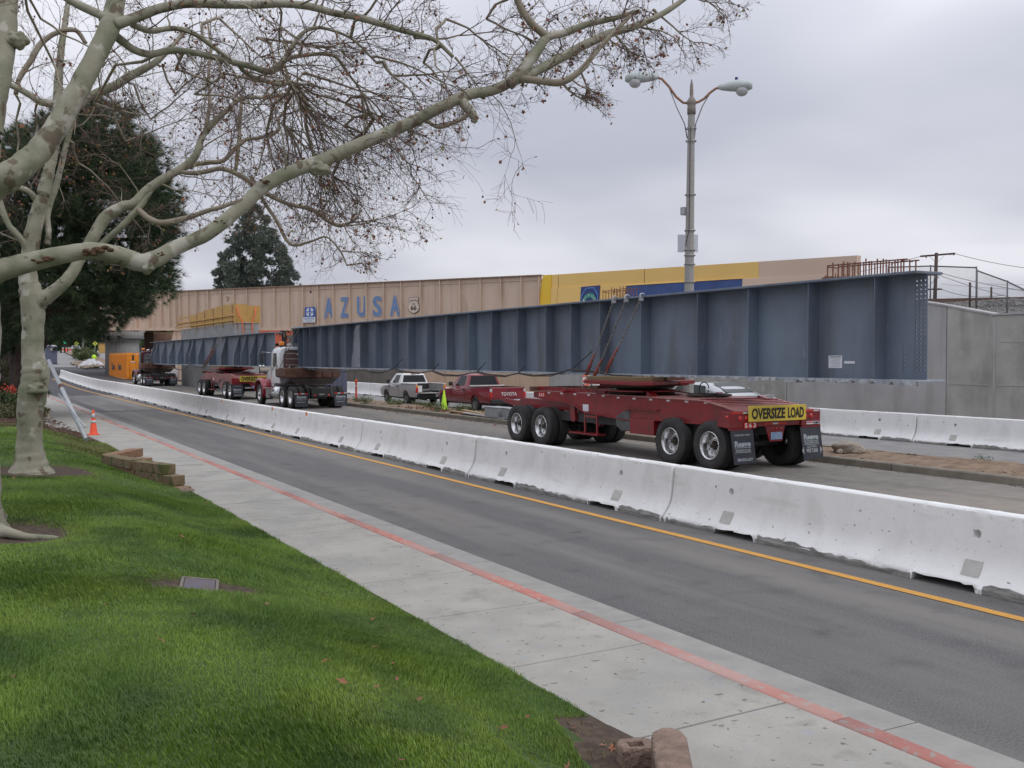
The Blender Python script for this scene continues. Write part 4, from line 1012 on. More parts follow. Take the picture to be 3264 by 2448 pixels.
stm = MB().box(-0.30, -0.012, -0.011, 0.011, 0, Z1_-Z0_).mesh('stiffener'); stm.materials.append(M['girder'])
stm2 = MB().box(0.012, 0.30, -0.011, 0.011, 0, Z1_-Z0_).mesh('stiffener'); stm2.materials.append(M['girder'])
for y in sp:
    obj('stiffener', stm, None, t, loc=(X1, y, Z0_)); obj('stiffener', stm2, None, t, loc=(X1, y, Z0_))
q = obj('notice', MB().box(X1-0.02, X1-0.0115, 12.87, 13.2, 2.13, 2.37), 'plate_white', t)
gl = MB()
for k in range(7): gl.box(X1-0.0225, X1-0.0205, 12.92, 13.15-0.03*(k % 3), 2.16+k*0.027, 2.163+k*0.027)
gl.box(X1-0.0225, X1-0.0205, 12.9, 13.17, 2.34, 2.352)
obj('print_lines', gl, 'flap', q)['kind'] = 'stuff'
obj('notice', MB().box(X1-0.02, X1-0.0115, 12.57, 12.82, 2.215, 2.265), 'plate_white', t)
# torn wrapping hanging from the bottom flange edge
tb = MB(); rs = random.Random(2); y = G0-0.1
while y < G1:
    ln = rs.uniform(0.12, 0.5); dz = rs.uniform(0.004, 0.03) + (0.03 if y < 15 and rs.random() < 0.5 else 0)
    x = X1-0.364
    tb.add([(x, y, ZB+0.045+rs.uniform(-0.004,0.006)), (x, y+ln, ZB+0.045), (x-0.012, y+ln*0.7, ZB-dz), (x-0.008, y+ln*0.2, ZB-dz*0.6)], [(0,1,2,3)])
    if y < 14: tb.add([(X1-0.36, y, ZB-0.002), (X1+0.2, y+ln, ZB-0.002), (X1+0.1, y+ln*0.7, ZB-dz*1.2), (X1-0.3, y+ln*0.2, ZB-dz)], [(0,1,2,3)])
    y += ln*rs.uniform(0.7, 1.3)
o = obj('torn_wrapping', tb, 'girder_tape', t); o['kind'] = 'stuff'
# plastic sheet taped over one bay
ps = MB(); rs = random.Random(9); g_ = []
for j in range(12):
    for i in range(6):
        z = Z0_+0.03+(Z1_-Z0_-0.12)*j/11; wy = 0.95-0.45*(j/11)**1.5
        g_.append((X1-0.31+rs.uniform(-0.03,0.04), 37.57+wy*i/5*1.0+rs.uniform(-0.03,0.03), z))
ps.add(g_, [(j*6+i, j*6+i+1, j*6+i+7, j*6+i+6) for j in range(11) for i in range(5)], True)
tag(obj('plastic_sheet', ps, 'plastic_sheet'), 'thin clear plastic sheet taped over one bay of the near girder', 'plastic sheet')
# hoses and cable slung beneath the girder
hp = [(14.32,45.2,1.9),(14.3,44.4,1.88),(14.3,42.5,1.8),(14.3,40.6,1.75),(14.3,39.2,1.77),(14.3,36.9,1.88),(14.3,36.0,1.79),(14.3,34.9,1.8),(14.3,33.8,1.96),(14.3,33.1,1.86),(14.3,31.5,1.81),(14.3,30.4,1.9),(14.3,29.5,1.78),(14.3,28.4,1.77),(14.3,27.1,1.9),(14.3,26.3,1.83),(14.3,25.2,1.8),(14.3,24.5,1.89),(14.3,23.6,1.84),(14.3,22.6,1.88),(14.3,21.65,2.04),(14.3,20.6,1.98),(14.2,19.6,1.9),(14.0,18.6,1.9)]
h = MB(); h.tube(hp, 0.022, 6); h.tube([(p[0]-0.02, p[1]+0.05, p[2]-0.025-0.02*math.sin(p[1]*2)) for p in hp[:-2]], 0.016, 6)
for (ya, za, yb_, zb_) in ((33.8,1.96,33.2,2.3),(30.4,1.9,30.1,2.15),(27.1,1.9,26.7,2.2),(24.5,1.89,24.3,2.1),(21.65,2.04,20.85,2.5)):
    h.tube([(14.3, ya, za), (14.32, (ya+yb_)/2, (za+zb_)/2-0.03), (14.4, yb_, zb_)], 0.014, 6)
tag(obj('slung_hose', h, 'hose'), 'black air hoses and cable slung in loops under the near girder', 'hose')
# tie-down chains
def chain_links(p0, p1, r=0.011, ln=0.075):
    p0 = Vector(p0); p1 = Vector(p1); d = p1-p0; n = int(d.length/(ln*0.72)); u = d.normalized(); a = u.cross(Vector((0,0,1))).normalized(); b = a.cross(u); m_ = MB()
    for k in range(n):
        c = p0 + d*((k+0.5)/n); w_ = a if k % 2 else b
        pts = [c+u*ln*0.5, c+u*ln*0.32+w_*0.02, c-u*ln*0.32+w_*0.02, c-u*ln*0.5, c-u*ln*0.32-w_*0.02, c+u*ln*0.32-w_*0.02, c+u*ln*0.5]
        m_.tube(pts, r*0.75, 4, cap=False)
    return m_
def tiedown(pt, pb, b0, b1, label, xs=14.34):
    t = thing('tie_down_chain', label, 'chain', pb, group='tie-down chains over the near girder')
    pt = Vector(pt); pb = Vector(pb)
    o = obj('chain', chain_links(pt, pb), 'chain', t)
    o['kind'] = 'stuff'
    a = pt.lerp(pb, b0); b = pt.lerp(pb, b1); off = Vector((-0.03, 0.05, 0))
    obj('binder', MB().tube([a, a.lerp(b, 0.3)+off*0.3, a.lerp(b, 0.5)+off*0.2, b], [0.022, 0.03, 0.04, 0.02], 8), 'binder', t)
    obj('binder_handle', MB().tube([a+Vector((0,-0.02,0.02)), a.lerp(b,0.6)+off, b+off*0.7], [0.03, 0.018, 0.014], 6), 'binder', t)
    c = Vector((pt.x-0.01, pt.y, ZT))
    obj('edge_clamp', MB().tube([c+Vector((0.02,0,-0.12)), c+Vector((-0.045,0,-0.1)), c+Vector((-0.05,0,0.02)), c+Vector((0.0,0,0.05)), c+Vector((0.08,0,0.03))], 0.018, 6).box(c.x-0.05, c.x+0.02, c.y-0.05, c.y+0.05, c.z-0.13, c.z-0.06), 'galv', t)
tiedown((14.3,19.72,3.8), (13.6,20.12,1.56), 0.62, 0.85, 'far tie-down chain with red binder over the near girder, leftmost of three')
tiedown((14.3,19.2,3.8), (13.6,19.78,1.56), 0.68, 0.9, 'middle tie-down chain over the near girder with low red binder')
tiedown((14.3,18.6,3.8), (13.5,19.1,1.78), 0.62, 0.9, 'right-hand tie-down chain with red binder over the near girder')
ch = MB()
for y in (46.4, 45.9, 45.4):
    ch.tube([(14.33,y,3.8),(13.55,y+0.7,1.7)], 0.012, 5)
for y in (61.5,): ch.tube([(14.33,y,3.75),(13.55,y+1.4,1.7)], 0.02, 5)
t3 = thing('tie_down_chain', 'thin chains tying the near girder down beside the white cab', 'chain', (13.6,46.5,1.7))
for y in (46.4, 45.9, 45.4): obj('chain', chain_links((14.3,y,3.8),(13.5,y+0.75,1.75), ln=0.1), 'chain', t3)['kind'] = 'stuff'
ck = MB()
for y in (46.3, 45.9, 45.5): ck.box(14.3, 14.5, y-0.06, y+0.06, 3.8, 3.88)
obj('edge_clamps', ck, 'galv', t3)['kind'] = 'stuff'

# second girder with knee brackets
t = thing('steel_girder', 'second blue-grey steel girder beyond the white tractor, with slanting knee brackets', 'girder', (14.7, 50.8, ZB), group='blue-grey steel girders on the trucks')
girder_common(t, 50.8, 87.0, 14.7, 1.88, 3.74)
obj('web', MB().box(14.69, 14.71, 50.8, 87.0, 1.925, 3.695), 'girder', t)
kp_ = [(-0.012,0),(-0.42,0),(-0.42,0.62),(-0.03,1.77),(-0.012,1.77)]
kme = MB().prism(kp_, 'y', -0.012, 0.012).mesh('knee_bracket'); kme.materials.append(M['girder'])
eme = MB().bar((-0.425,0,0.62),(-0.035,0,1.77),0.06,0.03,up=(0,1,0)).bar((-0.425,0,0),(-0.425,0,0.62),0.04,0.012,up=(1,0,0)).mesh('edge'); eme.materials.append(M['girder_edge'])
for y in (52.6, 54.3, 56.3, 58.0, 61.2, 64.4, 67.75, 70.6, 72.0, 74.8, 78.1, 81.4, 84.7, 86.3):
    o = obj('knee_bracket', kme, None, t, loc=(14.7, y, 1.925)); obj('edge', eme, None, o, local=True)
t3 = thing('tie_down_chain', 'red binder chains crossing the second girder above the farther dolly', 'chain', (13.6,62.3,1.6))
for k, y in enumerate((60.9, 61.3, 61.7)):
    obj('chain', MB().tube([(14.33,y,3.72),(13.5,y+1.3,1.65)], 0.018, 5), 'chain', t3)
    obj('binder', MB().tube([(14.0,y+0.5,2.95),(13.6,y+1.15,1.95)], 0.02, 6), 'binder', t3)
h2 = MB(); h2.tube([(14.25,80,1.86),(14.25,77,1.75),(14.25,74,1.5),(14.25,72,1.6),(14.25,70,1.95),(14.25,68,1.7),(14.25,66,1.8),(14.25,63.5,2.4)], 0.03, 6)
tag(obj('slung_hose', h2, 'hose'), 'black hose drooping below the second girder', 'hose')

# ------------------------------------------------------------------ truck tractors
def tractor(Y0, label, pal, x0=14.7, near=True):
    zt = ter(Y0+3)
    t = thing('truck_tractor', label, 'truck', (x0, Y0, zt), group='truck tractors pulling the girders')
    P = lambda n, b, m, **k: obj(n, b, m, t, local=True, **k)
    def W(x, y, z): return (x0+x, Y0+y, zt+z)
    for y in (1.15, 2.45): duals(t, y, 1.25)
    for s in (-1, 1): wheel(t, s*1.1, 6.45, 0.512, s, 'steer')
    obj('axle', MB().cyl((-0.95, 6.45, 0.5), (0.95, 6.45, 0.5), 0.06, 10), 'black_steel', t, local=True)
    for s in (-1, 1):
        P('frame_rail', MB().box(s*0.43-0.05, s*0.43+0.05, 0.3, 7.2, 0.72, 0.98), 'black_steel', bevel=0.01)
        fb = MB(); # quarter fender straps behind the drive wheels
        pts = [(s*0.6, 1.8+0.95*math.cos(R(a)), 0.5+0.66*math.sin(R(a))) for a in range(110, 201, 15)]
        P('fender_brace', MB().prism([(0.35,0.55),(0.55,1.05),(0.8,1.1),(0.62,0.5)], 'x', s*0.56-0.03, s*0.56+0.03), 'black_steel')
        fx0, fx1 = (-1.26, -0.62) if s < 0 else (0.64, 1.28)
        f = P('mudflap', MB().add([(fx0,0.42,0.72),(fx1,0.42,0.72),(fx1,0.36,0.1),(fx0+0.03,0.36,0.1),(fx0,0.44,0.72),(fx1,0.44,0.72),(fx1,0.38,0.1),(fx0+0.03,0.38,0.1)],
              [(0,1,2,3),(7,6,5,4),(0,4,5,1),(1,5,6,2),(2,6,7,3),(3,7,4,0)]), 'flap')
        for k in range(4):
            a = fx0+(fx1-fx0)*k/4
            obj('tape', MB().box(a+0.004, a+0.156, 0.395, 0.41, 0.68, 0.735), 'reflect_red' if (k % 2) == (0 if s > 0 else 1) else 'reflect_white', f, local=True)
        tl = Vector((0, 0.06, 0.62)).normalized()
        put_text('lettering', 'Reeve', W(fx0+0.1, 0.395, 0.49), (1,0,0), tl, 0.46, 0.13, 'flap_print', f, 0.05, slant=0.2)
        put_text('lettering', 'Trucking Co. Inc.', W(fx0+0.08, 0.385, 0.4), (1,0,0), tl, 0.48, 0.06, 'flap_print', f, 0.03)
        put_text('lettering', '800-842-6677', W(fx0+0.12, 0.375, 0.29), (1,0,0), tl, 0.4, 0.055, 'flap_print', f, 0.02)
        P('tail_light', MB().lathe([(0.001,0.23),(0.04,0.235),(0.052,0.26)], 14, (s*0.33, 0, 0.62), 'y'), 'lamp_red')
        P('fuel_tank', MB().lathe([(0.001,3.1),(0.28,3.1),(0.31,3.13),(0.31,3.9),(0.315,3.9),(0.315,3.96),(0.31,3.96),(0.31,4.55),(0.28,4.58),(0.001,4.58)], 24, (s*1.0, 0, 0.66), 'y'), 'chrome')
        P('step_box', MB().box(s*1.0-0.22, s*1.0+0.22, 4.6, 5.3, 0.36, 0.84), 'steel_dull', bevel=0.02)
        P('step_plate', MB().box(s*1.08-0.2, s*1.08+0.2, 4.5, 5.5, 0.86, 0.885), 'chrome')
        # mirror
        m_ = MB(); m_.tube([(s*1.05,4.75,2.62),(s*1.5,4.95,2.66)], 0.014, 6); m_.tube([(s*1.05,5.1,1.85),(s*1.25,5.0,1.93),(s*1.48,4.95,2.0)], 0.014, 6)
        a_ = P('mirror_arm', m_, 'chrome')
        P('mirror', MB().box(s*1.5-0.08, s*1.5+0.08, 4.93, 4.98, 2.1, 2.58), 'plastic_black', bevel=0.02)
        for k in (-1, 1): P('round_mirror', MB().lathe([(0.001,4.9),(0.07,4.92),(0.08,4.95),(0.001,4.99)], 14, (s*1.5+k*0.085, 0, 1.94), 'y'), 'chrome')
        # front fender over the steer wheel
        ring = []
        for a in range(-8, 181, 12):
            ca, sa = math.cos(R(a)), math.sin(R(a)); r0 = 0.70 + (0.1 if a > 120 else 0)
            cy = 6.45 - r0*ca*1.05; cz = 0.55 + r0*sa*1.08
            xi, xo = (s*0.72, s*1.27)
            ring.append([(xi, cy, cz+0.03), (xo-s*0.05, cy, cz+0.03), (xo, cy, cz-0.02), (xo, cy+0.0, cz-0.09), (xo-s*0.02, cy, cz-0.05), (xi, cy, cz-0.02)])
        P('fender', MB().loft(ring), pal['fender'])
    P('rear_cross_member', MB().box(-0.48, 0.48, 0.26, 0.38, 0.55, 0.95), 'black_steel', bevel=0.02)
    P('lamp_strip', MB().box(-0.12, 0.12, 0.252, 0.26, 0.66, 0.69), 'reflect_white')
    P('driveline', MB().box(-0.35, 0.35, 0.6, 6.8, 0.45, 0.72).cyl((-0.6,0.9,0.9),(0.6,0.9,0.9),0.12).cyl((-0.6,2.8,0.9),(0.6,2.8,0.9),0.1), 'black_steel')
    P('fifth_wheel', MB().prism([(-0.5,1.2),(0.5,1.2),(0.55,2.3),(0.2,2.7),(-0.2,2.7),(-0.55,2.3)], 'z', 1.02, 1.12), 'grease', bevel=0.02)
    # cab: rounded box with inset rear panel
    rings = []
    for (y, zr, k) in ((3.3, 2.86, 0.0), (3.34, 2.9, 0.05), (4.4, 2.92, 0.05), (4.75, 2.86, 0.02), (5.15, 2.3, -0.05), (5.25, 1.95, -0.08)):
        hw = 1.05+k; zb = 1.12
        rings.append([(-hw, y, zb), (-hw, y, zr-0.3), (-hw+0.07, y, zr-0.1), (-hw+0.25, y, zr), (hw-0.25, y, zr), (hw-0.07, y, zr-0.1), (hw, y, zr-0.3), (hw, y, zb)])
    P('cab', MB().loft(rings), pal['cab'], bevel=0.02)
    pp = [(-0.9,1.3),(-0.9,2.5),(-0.8,2.68),(-0.66,2.74),(0.66,2.74),(0.8,2.68),(0.9,2.5),(0.9,1.3)]
    bp_ = P('rear_panel', MB().prism(pp, 'y', 3.262, 3.298), pal['back'])
    fr = MB()
    for i in range(len(pp)-1): fr.bar((pp[i][0],3.25,pp[i][1]),(pp[i+1][0],3.25,pp[i+1][1]),0.035,0.045,up=(0,1,0))
    obj('trim', fr, 'chrome', bp_, local=True)
    for k, z in enumerate((1.42, 1.72, 2.02, 2.32, 2.58)):
        sb = MB(); 
        for i in range(16):
            x = -0.8+i*0.1; sb.box(x, x+0.06, 3.235, 3.26, z-0.012, z+0.02); sb.box(x+0.05, x+0.1, 3.24, 3.26, z-0.025, z+0.004)
        obj('louvre_strip', sb, 'reflect_white', bp_, local=True)
    for (x, z) in ((-0.62, 1.9), (-0.2, 2.52), (0.5, 2.52)): obj('work_light', MB().lathe([(0.001,3.2),(0.045,3.205),(0.055,3.24)], 12, (x,0,z), 'y'), 'chrome', bp_, local=True)
    for s in (-1, 1):
        P('side_window', MB().prism([(3.75,1.95),(3.75,2.6),(4.35,2.6),(4.4,1.95)], 'x', s*1.098-0.006, s*1.098+0.006), 'glass_dark')
        P('door_handle', MB().box(s*1.11-0.02, s*1.11+0.02, 3.55, 3.75, 1.75, 1.79), 'chrome')
    P('windscreen', MB().add([(-0.95,5.26,2.0),(0.95,5.26,2.0),(0.9,4.82,2.82),(-0.9,4.82,2.82)], [(0,1,2,3)]), 'glass_dark')
    hr = []
    for (y, hw, z) in ((5.2, 0.82, 1.98), (5.6, 0.8, 1.94), (6.6, 0.68, 1.82), (7.25, 0.62, 1.7), (7.32, 0.58, 1.6)):
        hr.append([(-hw, y, 0.9), (-hw, y, z-0.2), (-hw+0.1, y, z-0.04), (-hw+0.3, y, z), (hw-0.3, y, z), (hw-0.1, y, z-0.04), (hw, y, z-0.2), (hw, y, 0.9)])
    P('hood', MB().loft(hr), pal['cab'], bevel=0.02)
    P('bumper', MB().box(-1.2, 1.2, 7.35, 7.5, 0.45, 0.8), 'chrome', bevel=0.03)
    P('beacon', MB().box(-0.95, -0.72, 3.7, 3.9, 2.98, 3.16), 'lamp_orange', bevel=0.03); P('beacon_stand', MB().box(-0.93, -0.74, 3.72, 3.88, 2.9, 2.98), 'plastic_black')
    P('roof_horn', MB().lathe([(0.001,3.0),(0.1,2.99),(0.14,2.92),(0.14,2.88)], 14, (-0.45, 3.8, 0.08)), 'white', bevel=0.0)
    P('roof_box', MB().box(-0.2, 0.0, 3.6, 3.8, 2.9, 3.08), 'galv')
    if not near:
        P('exhaust', MB().cyl((-1.12, 3.2, 0.8), (-1.12, 3.2, 3.25), 0.07, 12), 'plastic_black')
    # greasy turntable and rusty bolster
    P('bolster_base', MB().prism([(-0.9,1.12),(0.9,1.12),(1.2,1.4),(-1.2,1.4)], 'y', 1.4, 3.0), 'grease')
    P('bolster', MB().prism([(-1.3,1.42),(-1.36,1.5),(-1.36,1.84),(1.36,1.84),(1.36,1.5),(1.3,1.42)], 'y', 1.55, 3.1), 'rust', bevel=0.015)
    rb = MB()
    for x in (-1.0, -0.5, 0, 0.5, 1.0): rb.box(x-0.02, x+0.02, 1.5, 1.548, 1.44, 1.82)
    P('bolster_ribs', rb, 'rust')['kind'] = 'stuff'
    P('bolster_timber', MB().box(-1.25, 1.25, 1.7, 2.95, 1.84, 1.885), 'timber')
    P('marker', MB().box(-1.0, -0.8, 1.44, 1.452, 1.26, 1.31), 'reflect_white')
    return t
tractor(43.0, 'white-cab truck tractor with red fenders carrying the front of the near girder', dict(cab='cab_white', fender='cab_red', back='cab_back'))
tractor(83.4, 'dark red truck tractor carrying the far girder, beside the orange container', dict(cab='cab_maroon', fender='cab_maroon', back='cab_grey'), near=False)

# ------------------------------------------------------------------ pickups and car
def car_wheel(parent, x, y, s, r=0.33):
    e = bpy.data.objects.new('wheel', None); COL.objects.link(e); e.parent = parent; e.location = (x, y, r)
    h = 0.1
    obj('tyre', MB().lathe([(r*0.62,-h),(r*0.8,-h*1.08),(r*0.95,-h*0.9),(r,-h*0.6),(r,h*0.6),(r*0.95,h*0.9),(r*0.8,h*1.08),(r*0.62,h)], 28, axis='x', close=True), 'dark_rubber', e, local=True)
    b = MB().lathe([(0.001,s*h*0.55),(r*0.2,s*h*0.6),(r*0.22,s*h*0.35),(r*0.5,s*h*0.3),(r*0.58,s*h*0.5),(r*0.64,s*h*0.95)], 24, axis='x')
    for k in range(6):
        a = 2*math.pi*k/6; b.bar((s*h*0.5, r*0.18*math.cos(a), r*0.18*math.sin(a)), (s*h*0.5, r*0.58*math.cos(a), r*0.58*math.sin(a)), 0.05, 0.02, up=(1,0,0))
    obj('rim', b, 'steel_dull', e, local=True)
def ring_car(y, hw, z0, zm, z1, top):
    """cross-section of a car body at y: sill, belt, shoulder"""
    return [(-hw*0.93, y, z0), (-hw*0.99, y, z0+0.12), (-hw, y, zm), (-hw*0.975, y, z1-0.05), (-hw*top, y, z1), (hw*top, y, z1), (hw*0.975, y, z1-0.05), (hw, y, zm), (hw*0.99, y, z0+0.12), (hw*0.93, y, z0)]
def pickup(name, x, y, length, hw, paint, roof_paint, label, tailgate_down=False, hr=1.58, rail=1.06, wb=(1.15, 4.1), group='pickup trucks parked across the median'):
    t = thing(name, label, 'pickup truck', (x, y, 0), group=group)
    P = lambda n, b, m, **k: obj(n, b, m, t, local=True, **k)
    Ln = length; cab0 = Ln*0.40; cab1 = Ln*0.64
    low = [ring_car(0.0, hw*0.97, 0.42, 0.7, rail, 0.95), ring_car(0.05, hw, 0.4, 0.7, rail+0.01, 0.96), ring_car(cab0, hw, 0.36, 0.7, rail, 0.95), ring_car(cab1, hw, 0.36, 0.7, rail-0.02, 0.93),
           ring_car(cab1+0.3, hw, 0.36, 0.68, rail-0.06, 0.9), ring_car(Ln-0.5, hw*0.97, 0.36, 0.62, rail-0.16, 0.86), ring_car(Ln-0.12, hw*0.9, 0.38, 0.58, rail-0.28, 0.84), ring_car(Ln, hw*0.8, 0.4, 0.55, rail-0.4, 0.85)]
    body = P('body', MB().loft(low), paint)
    c = MB()
    for yy in wb:
        for s in (-1, 1): c.cyl((s*(hw-0.25), yy, 0.33), (s*(hw+0.2), yy, 0.33), 0.405, 24)
    hit(body, c)
    hit(body, MB().box(-hw+0.1, hw-0.1, 0.07 if not tailgate_down else -0.2, cab0-0.06, 0.62, 1.4))
    # cab: greenhouse tapering up to the roof
    def gr(y, w_, z): return [(-w_, y, z), (w_, y, z)]
    zb = rail-0.02; zr = hr
    B = [(-hw*0.95, cab0+0.02, zb), (hw*0.95, cab0+0.02, zb), (hw*0.94, cab1+0.38, zb-0.02), (-hw*0.94, cab1+0.38, zb-0.02)]
    T = [(-hw*0.74, cab0+0.16, zr-0.03), (hw*0.74, cab0+0.16, zr-0.03), (hw*0.72, cab1-0.1, zr-0.03), (-hw*0.72, cab1-0.1, zr-0.03)]
    T2 = [(-hw*0.62, cab0+0.26, zr), (hw*0.62, cab0+0.26, zr), (hw*0.6, cab1-0.2, zr), (-hw*0.6, cab1-0.2, zr)]
    cabm = MB().loft([B, T, T2], smooth=False)
    P('cab', cabm, roof_paint, bevel=0.03)
    def pane(n, q, off, m):
        q = [Vector(p) for p in q]; nn = (q[1]-q[0]).cross(q[2]-q[0]).normalized()
        if nn.dot(Vector(off)) < 0: nn = -nn
        a = [p + nn*0.006 for p in q]; b = [p - nn*0.01 for p in q]
        return P(n, MB().add(a+b, [(0,1,2,3),(7,6,5,4),(0,4,5,1),(1,5,6,2),(2,6,7,3),(3,7,4,0)]), m)
    def lerp4(A0, A1, B1, B0, u0, u1, v0, v1):
        A0, A1, B1, B0 = map(Vector, (A0, A1, B1, B0))
        f = lambda u, v: (A0.lerp(A1, u)).lerp(B0.lerp(B1, u), v)
        return [f(u0, v0), f(u1, v0), f(u1, v1), f(u0, v1)]
    pane('rear_window', lerp4(B[0], B[1], T[1], T[0], 0.07, 0.93, 0.16, 0.88), (0,-1,0), 'glass_dark')
    pane('windscreen', lerp4(B[3], B[2], T[2], T[3], 0.06, 0.94, 0.1, 0.95), (0,1,0), 'glass_dark')
    pane('side_window', lerp4(B[0], B[3], T[3], T[0], 0.2, 0.74, 0.12, 0.9), (-1,0,0), 'glass_dark'); pane('side_window', lerp4(B[1], B[2], T[2], T[1], 0.2, 0.74, 0.12, 0.9), (1,0,0), 'glass_dark')
    for yy in wb:
        for s in (-1, 1): car_wheel(t, s*(hw-0.12), yy, s)
    P('chassis', MB().box(-hw*0.6, hw*0.6, 0.1, Ln-0.3, 0.28, 0.42), 'plastic_black')
    P('bed_floor', MB().box(-hw+0.1, hw-0.1, 0.05, cab0-0.05, 0.58, 0.63), 'plastic_black')
    P('rear_bumper', MB().box(-hw*0.93, hw*0.93, -0.14, 0.02, 0.38, 0.56), 'plastic_black', bevel=0.02)
    P('licence_plate', MB().box(0.2, 0.52, -0.155, -0.142, 0.43, 0.57), 'plate_white')
    for s in (-1, 1):
        P('tail_light', MB().box(s*hw*0.91-0.065, s*hw*0.91+0.065, -0.02, 0.02, rail-0.42, rail-0.18), 'lamp_red', bevel=0.015)
        P('indicator', MB().box(s*hw*0.91-0.06, s*hw*0.91+0.06, -0.021, 0.019, rail-0.175, rail-0.05), 'reflect_white' if not tailgate_down else 'lamp_orange', bevel=0.01)
        P('mirror', MB().box(s*(hw+0.1)-0.09, s*(hw+0.1)+0.09, cab1+0.02, cab1+0.16, rail+0.02, rail+0.2), 'plastic_black', bevel=0.03)
        P('door_handle', MB().box(s*hw-0.015, s*hw+0.015, cab0+0.28, cab0+0.42, rail-0.16, rail-0.11), 'plastic_black')
        P('door_seam', MB().box(s*hw*0.999-0.004, s*hw*0.999+0.004, cab0+0.16, cab0+0.172, 0.5, rail-0.05), 'black')
        P('door_seam', MB().box(s*hw*0.999-0.004, s*hw*0.999+0.004, cab1+0.3, cab1+0.312, 0.5, rail-0.08), 'black')
    return t, P
t, P = pickup('pickup_truck', 20.7, 36.35, 5.35, 0.92, 'car_red', 'car_red', 'dark red pickup parked across the median, its tailgate lettered TOYOTA', hr=1.64, rail=1.07, wb=(1.35, 4.65))
tg = P('tailgate', MB().box(-0.80, 0.80, -0.012, 0.05, 0.6, 1.065), 'car_red', bevel=0.012)
put_text('lettering', 'TOYOTA', (20.7-0.34, 36.35-0.016, 0.72), (1,0,0), (0,0,1), 0.78, 0.15, 'white', tg, 0.02)
obj('latch', MB().box(-0.07, 0.09, -0.02, -0.01, 0.93, 0.98), 'plastic_black', tg, local=True, bevel=0.004)
P('bed_rail_cap', MB().box(-0.9, -0.8, 0.1, 2.1, 1.075, 1.09), 'plastic_black'); P('bed_rail_cap', MB().box(0.8, 0.9, 0.1, 2.1, 1.075, 1.09), 'plastic_black')
P('cargo_bar', MB().box(-0.88, 0.88, 1.85, 2.0, 1.09, 1.14), 'white')
put_text('lettering', '5K06392', (20.7+0.23, 36.35-0.157, 0.47), (1,0,0), (0,0,1), 0.26, 0.06, 'black', [c for c in t.children if c.name.startswith('licence')][0], 0.01)
t, P = pickup('pickup_truck', 20.62, 44.0, 4.95, 0.84, 'car_silver', 'car_white', 'silver pickup with open loaded bed, parked in front of the red pickup', True, hr=1.56, rail=1.05, wb=(1.25, 3.85))
for s in (-1, 1): P('bed_rail_cap', MB().box(s*0.79-0.07, s*0.79+0.07, 0.02, 1.95, 1.055, 1.09), 'white', bevel=0.01)
P('bed_wall', MB().box(-0.74, 0.74, 1.85, 1.88, 0.62, 1.04), 'plastic_black'); P('tailgate', MB().box(-0.72, 0.72, -0.42, 0.0, 0.6, 0.64), 'car_silver', bevel=0.01)
P('bed_edge_panel', MB().box(-0.72, -0.48, 0.02, 0.04, 0.66, 0.98), 'white')
rs = random.Random(4)
for k in range(6):
    P('tool_bag', MB().ball((rs.uniform(-0.4, 0.6), rs.uniform(0.15, 1.4), 0.72), rs.uniform(0.12, 0.2), 8, (1.5, 1, 0.55)), rs.choice(['binder', 'rust', 'tarp_grey', 'tarp_grey']))
P('stop_lamp', MB().box(-0.13, 0.13, 2.1, 2.16, 1.545, 1.58), 'lamp_red')

t = thing('sedan_car', 'silver sedan parked behind the red dolly, by the grey wall', 'car', (20.65, 21.25, 0.11))
P = lambda n, b, m, **k: obj(n, b, m, t, local=True, **k)
Rg = [(0.0,0.78,0.45,0.7,0.98,0.8),(0.06,0.83,0.4,0.72,1.08,0.84),(0.9,0.86,0.3,0.72,1.09,0.9),(1.5,0.88,0.28,0.72,1.0,0.95),(3.3,0.88,0.28,0.7,0.98,0.95),(3.9,0.86,0.28,0.68,0.93,0.86),(4.5,0.82,0.3,0.6,0.8,0.82),(4.68,0.7,0.35,0.55,0.68,0.8)]
body = P('body', MB().loft([ring_car(*r) for r in Rg]), 'car_sedan')
c = MB()
for yy in (1.05, 3.75):
    for s in (-1, 1): c.cyl((s*0.62, yy, 0.32), (s*1.1, yy, 0.32), 0.37, 24)
hit(body, c)
gh = []
for (y, hwb, zb, hwt, zt_) in ((0.55,0.74,1.06,0.7,1.09),(1.05,0.8,1.04,0.63,1.33),(1.5,0.82,1.0,0.58,1.45),(2.2,0.83,0.98,0.58,1.475),(2.75,0.83,0.98,0.58,1.44),(3.3,0.82,0.97,0.62,1.22),(3.75,0.76,0.94,0.7,0.96)):
    gh.append([(-hwb,y,zb),(-(hwb*0.35+hwt*0.65),y,zb+(zt_-zb)*0.75),(-hwt,y,zt_-0.02),(-hwt*0.6,y,zt_),(hwt*0.6,y,zt_),(hwt,y,zt_-0.02),(hwb*0.35+hwt*0.65,y,zb+(zt_-zb)*0.75),(hwb,y,zb)])
P('roof', MB().loft(gh), 'car_sedan')
P('rear_window', MB().add([(-0.58,0.72,1.195),(0.58,0.72,1.195),(0.5,1.42,1.46),(-0.5,1.42,1.46)], [(0,1,2,3)]), 'glass_clear')
P('windscreen', MB().add([(-0.6,3.58,1.06),(0.6,3.58,1.06),(0.5,2.8,1.45),(-0.5,2.8,1.45)], [(0,1,2,3)]), 'glass_dark')
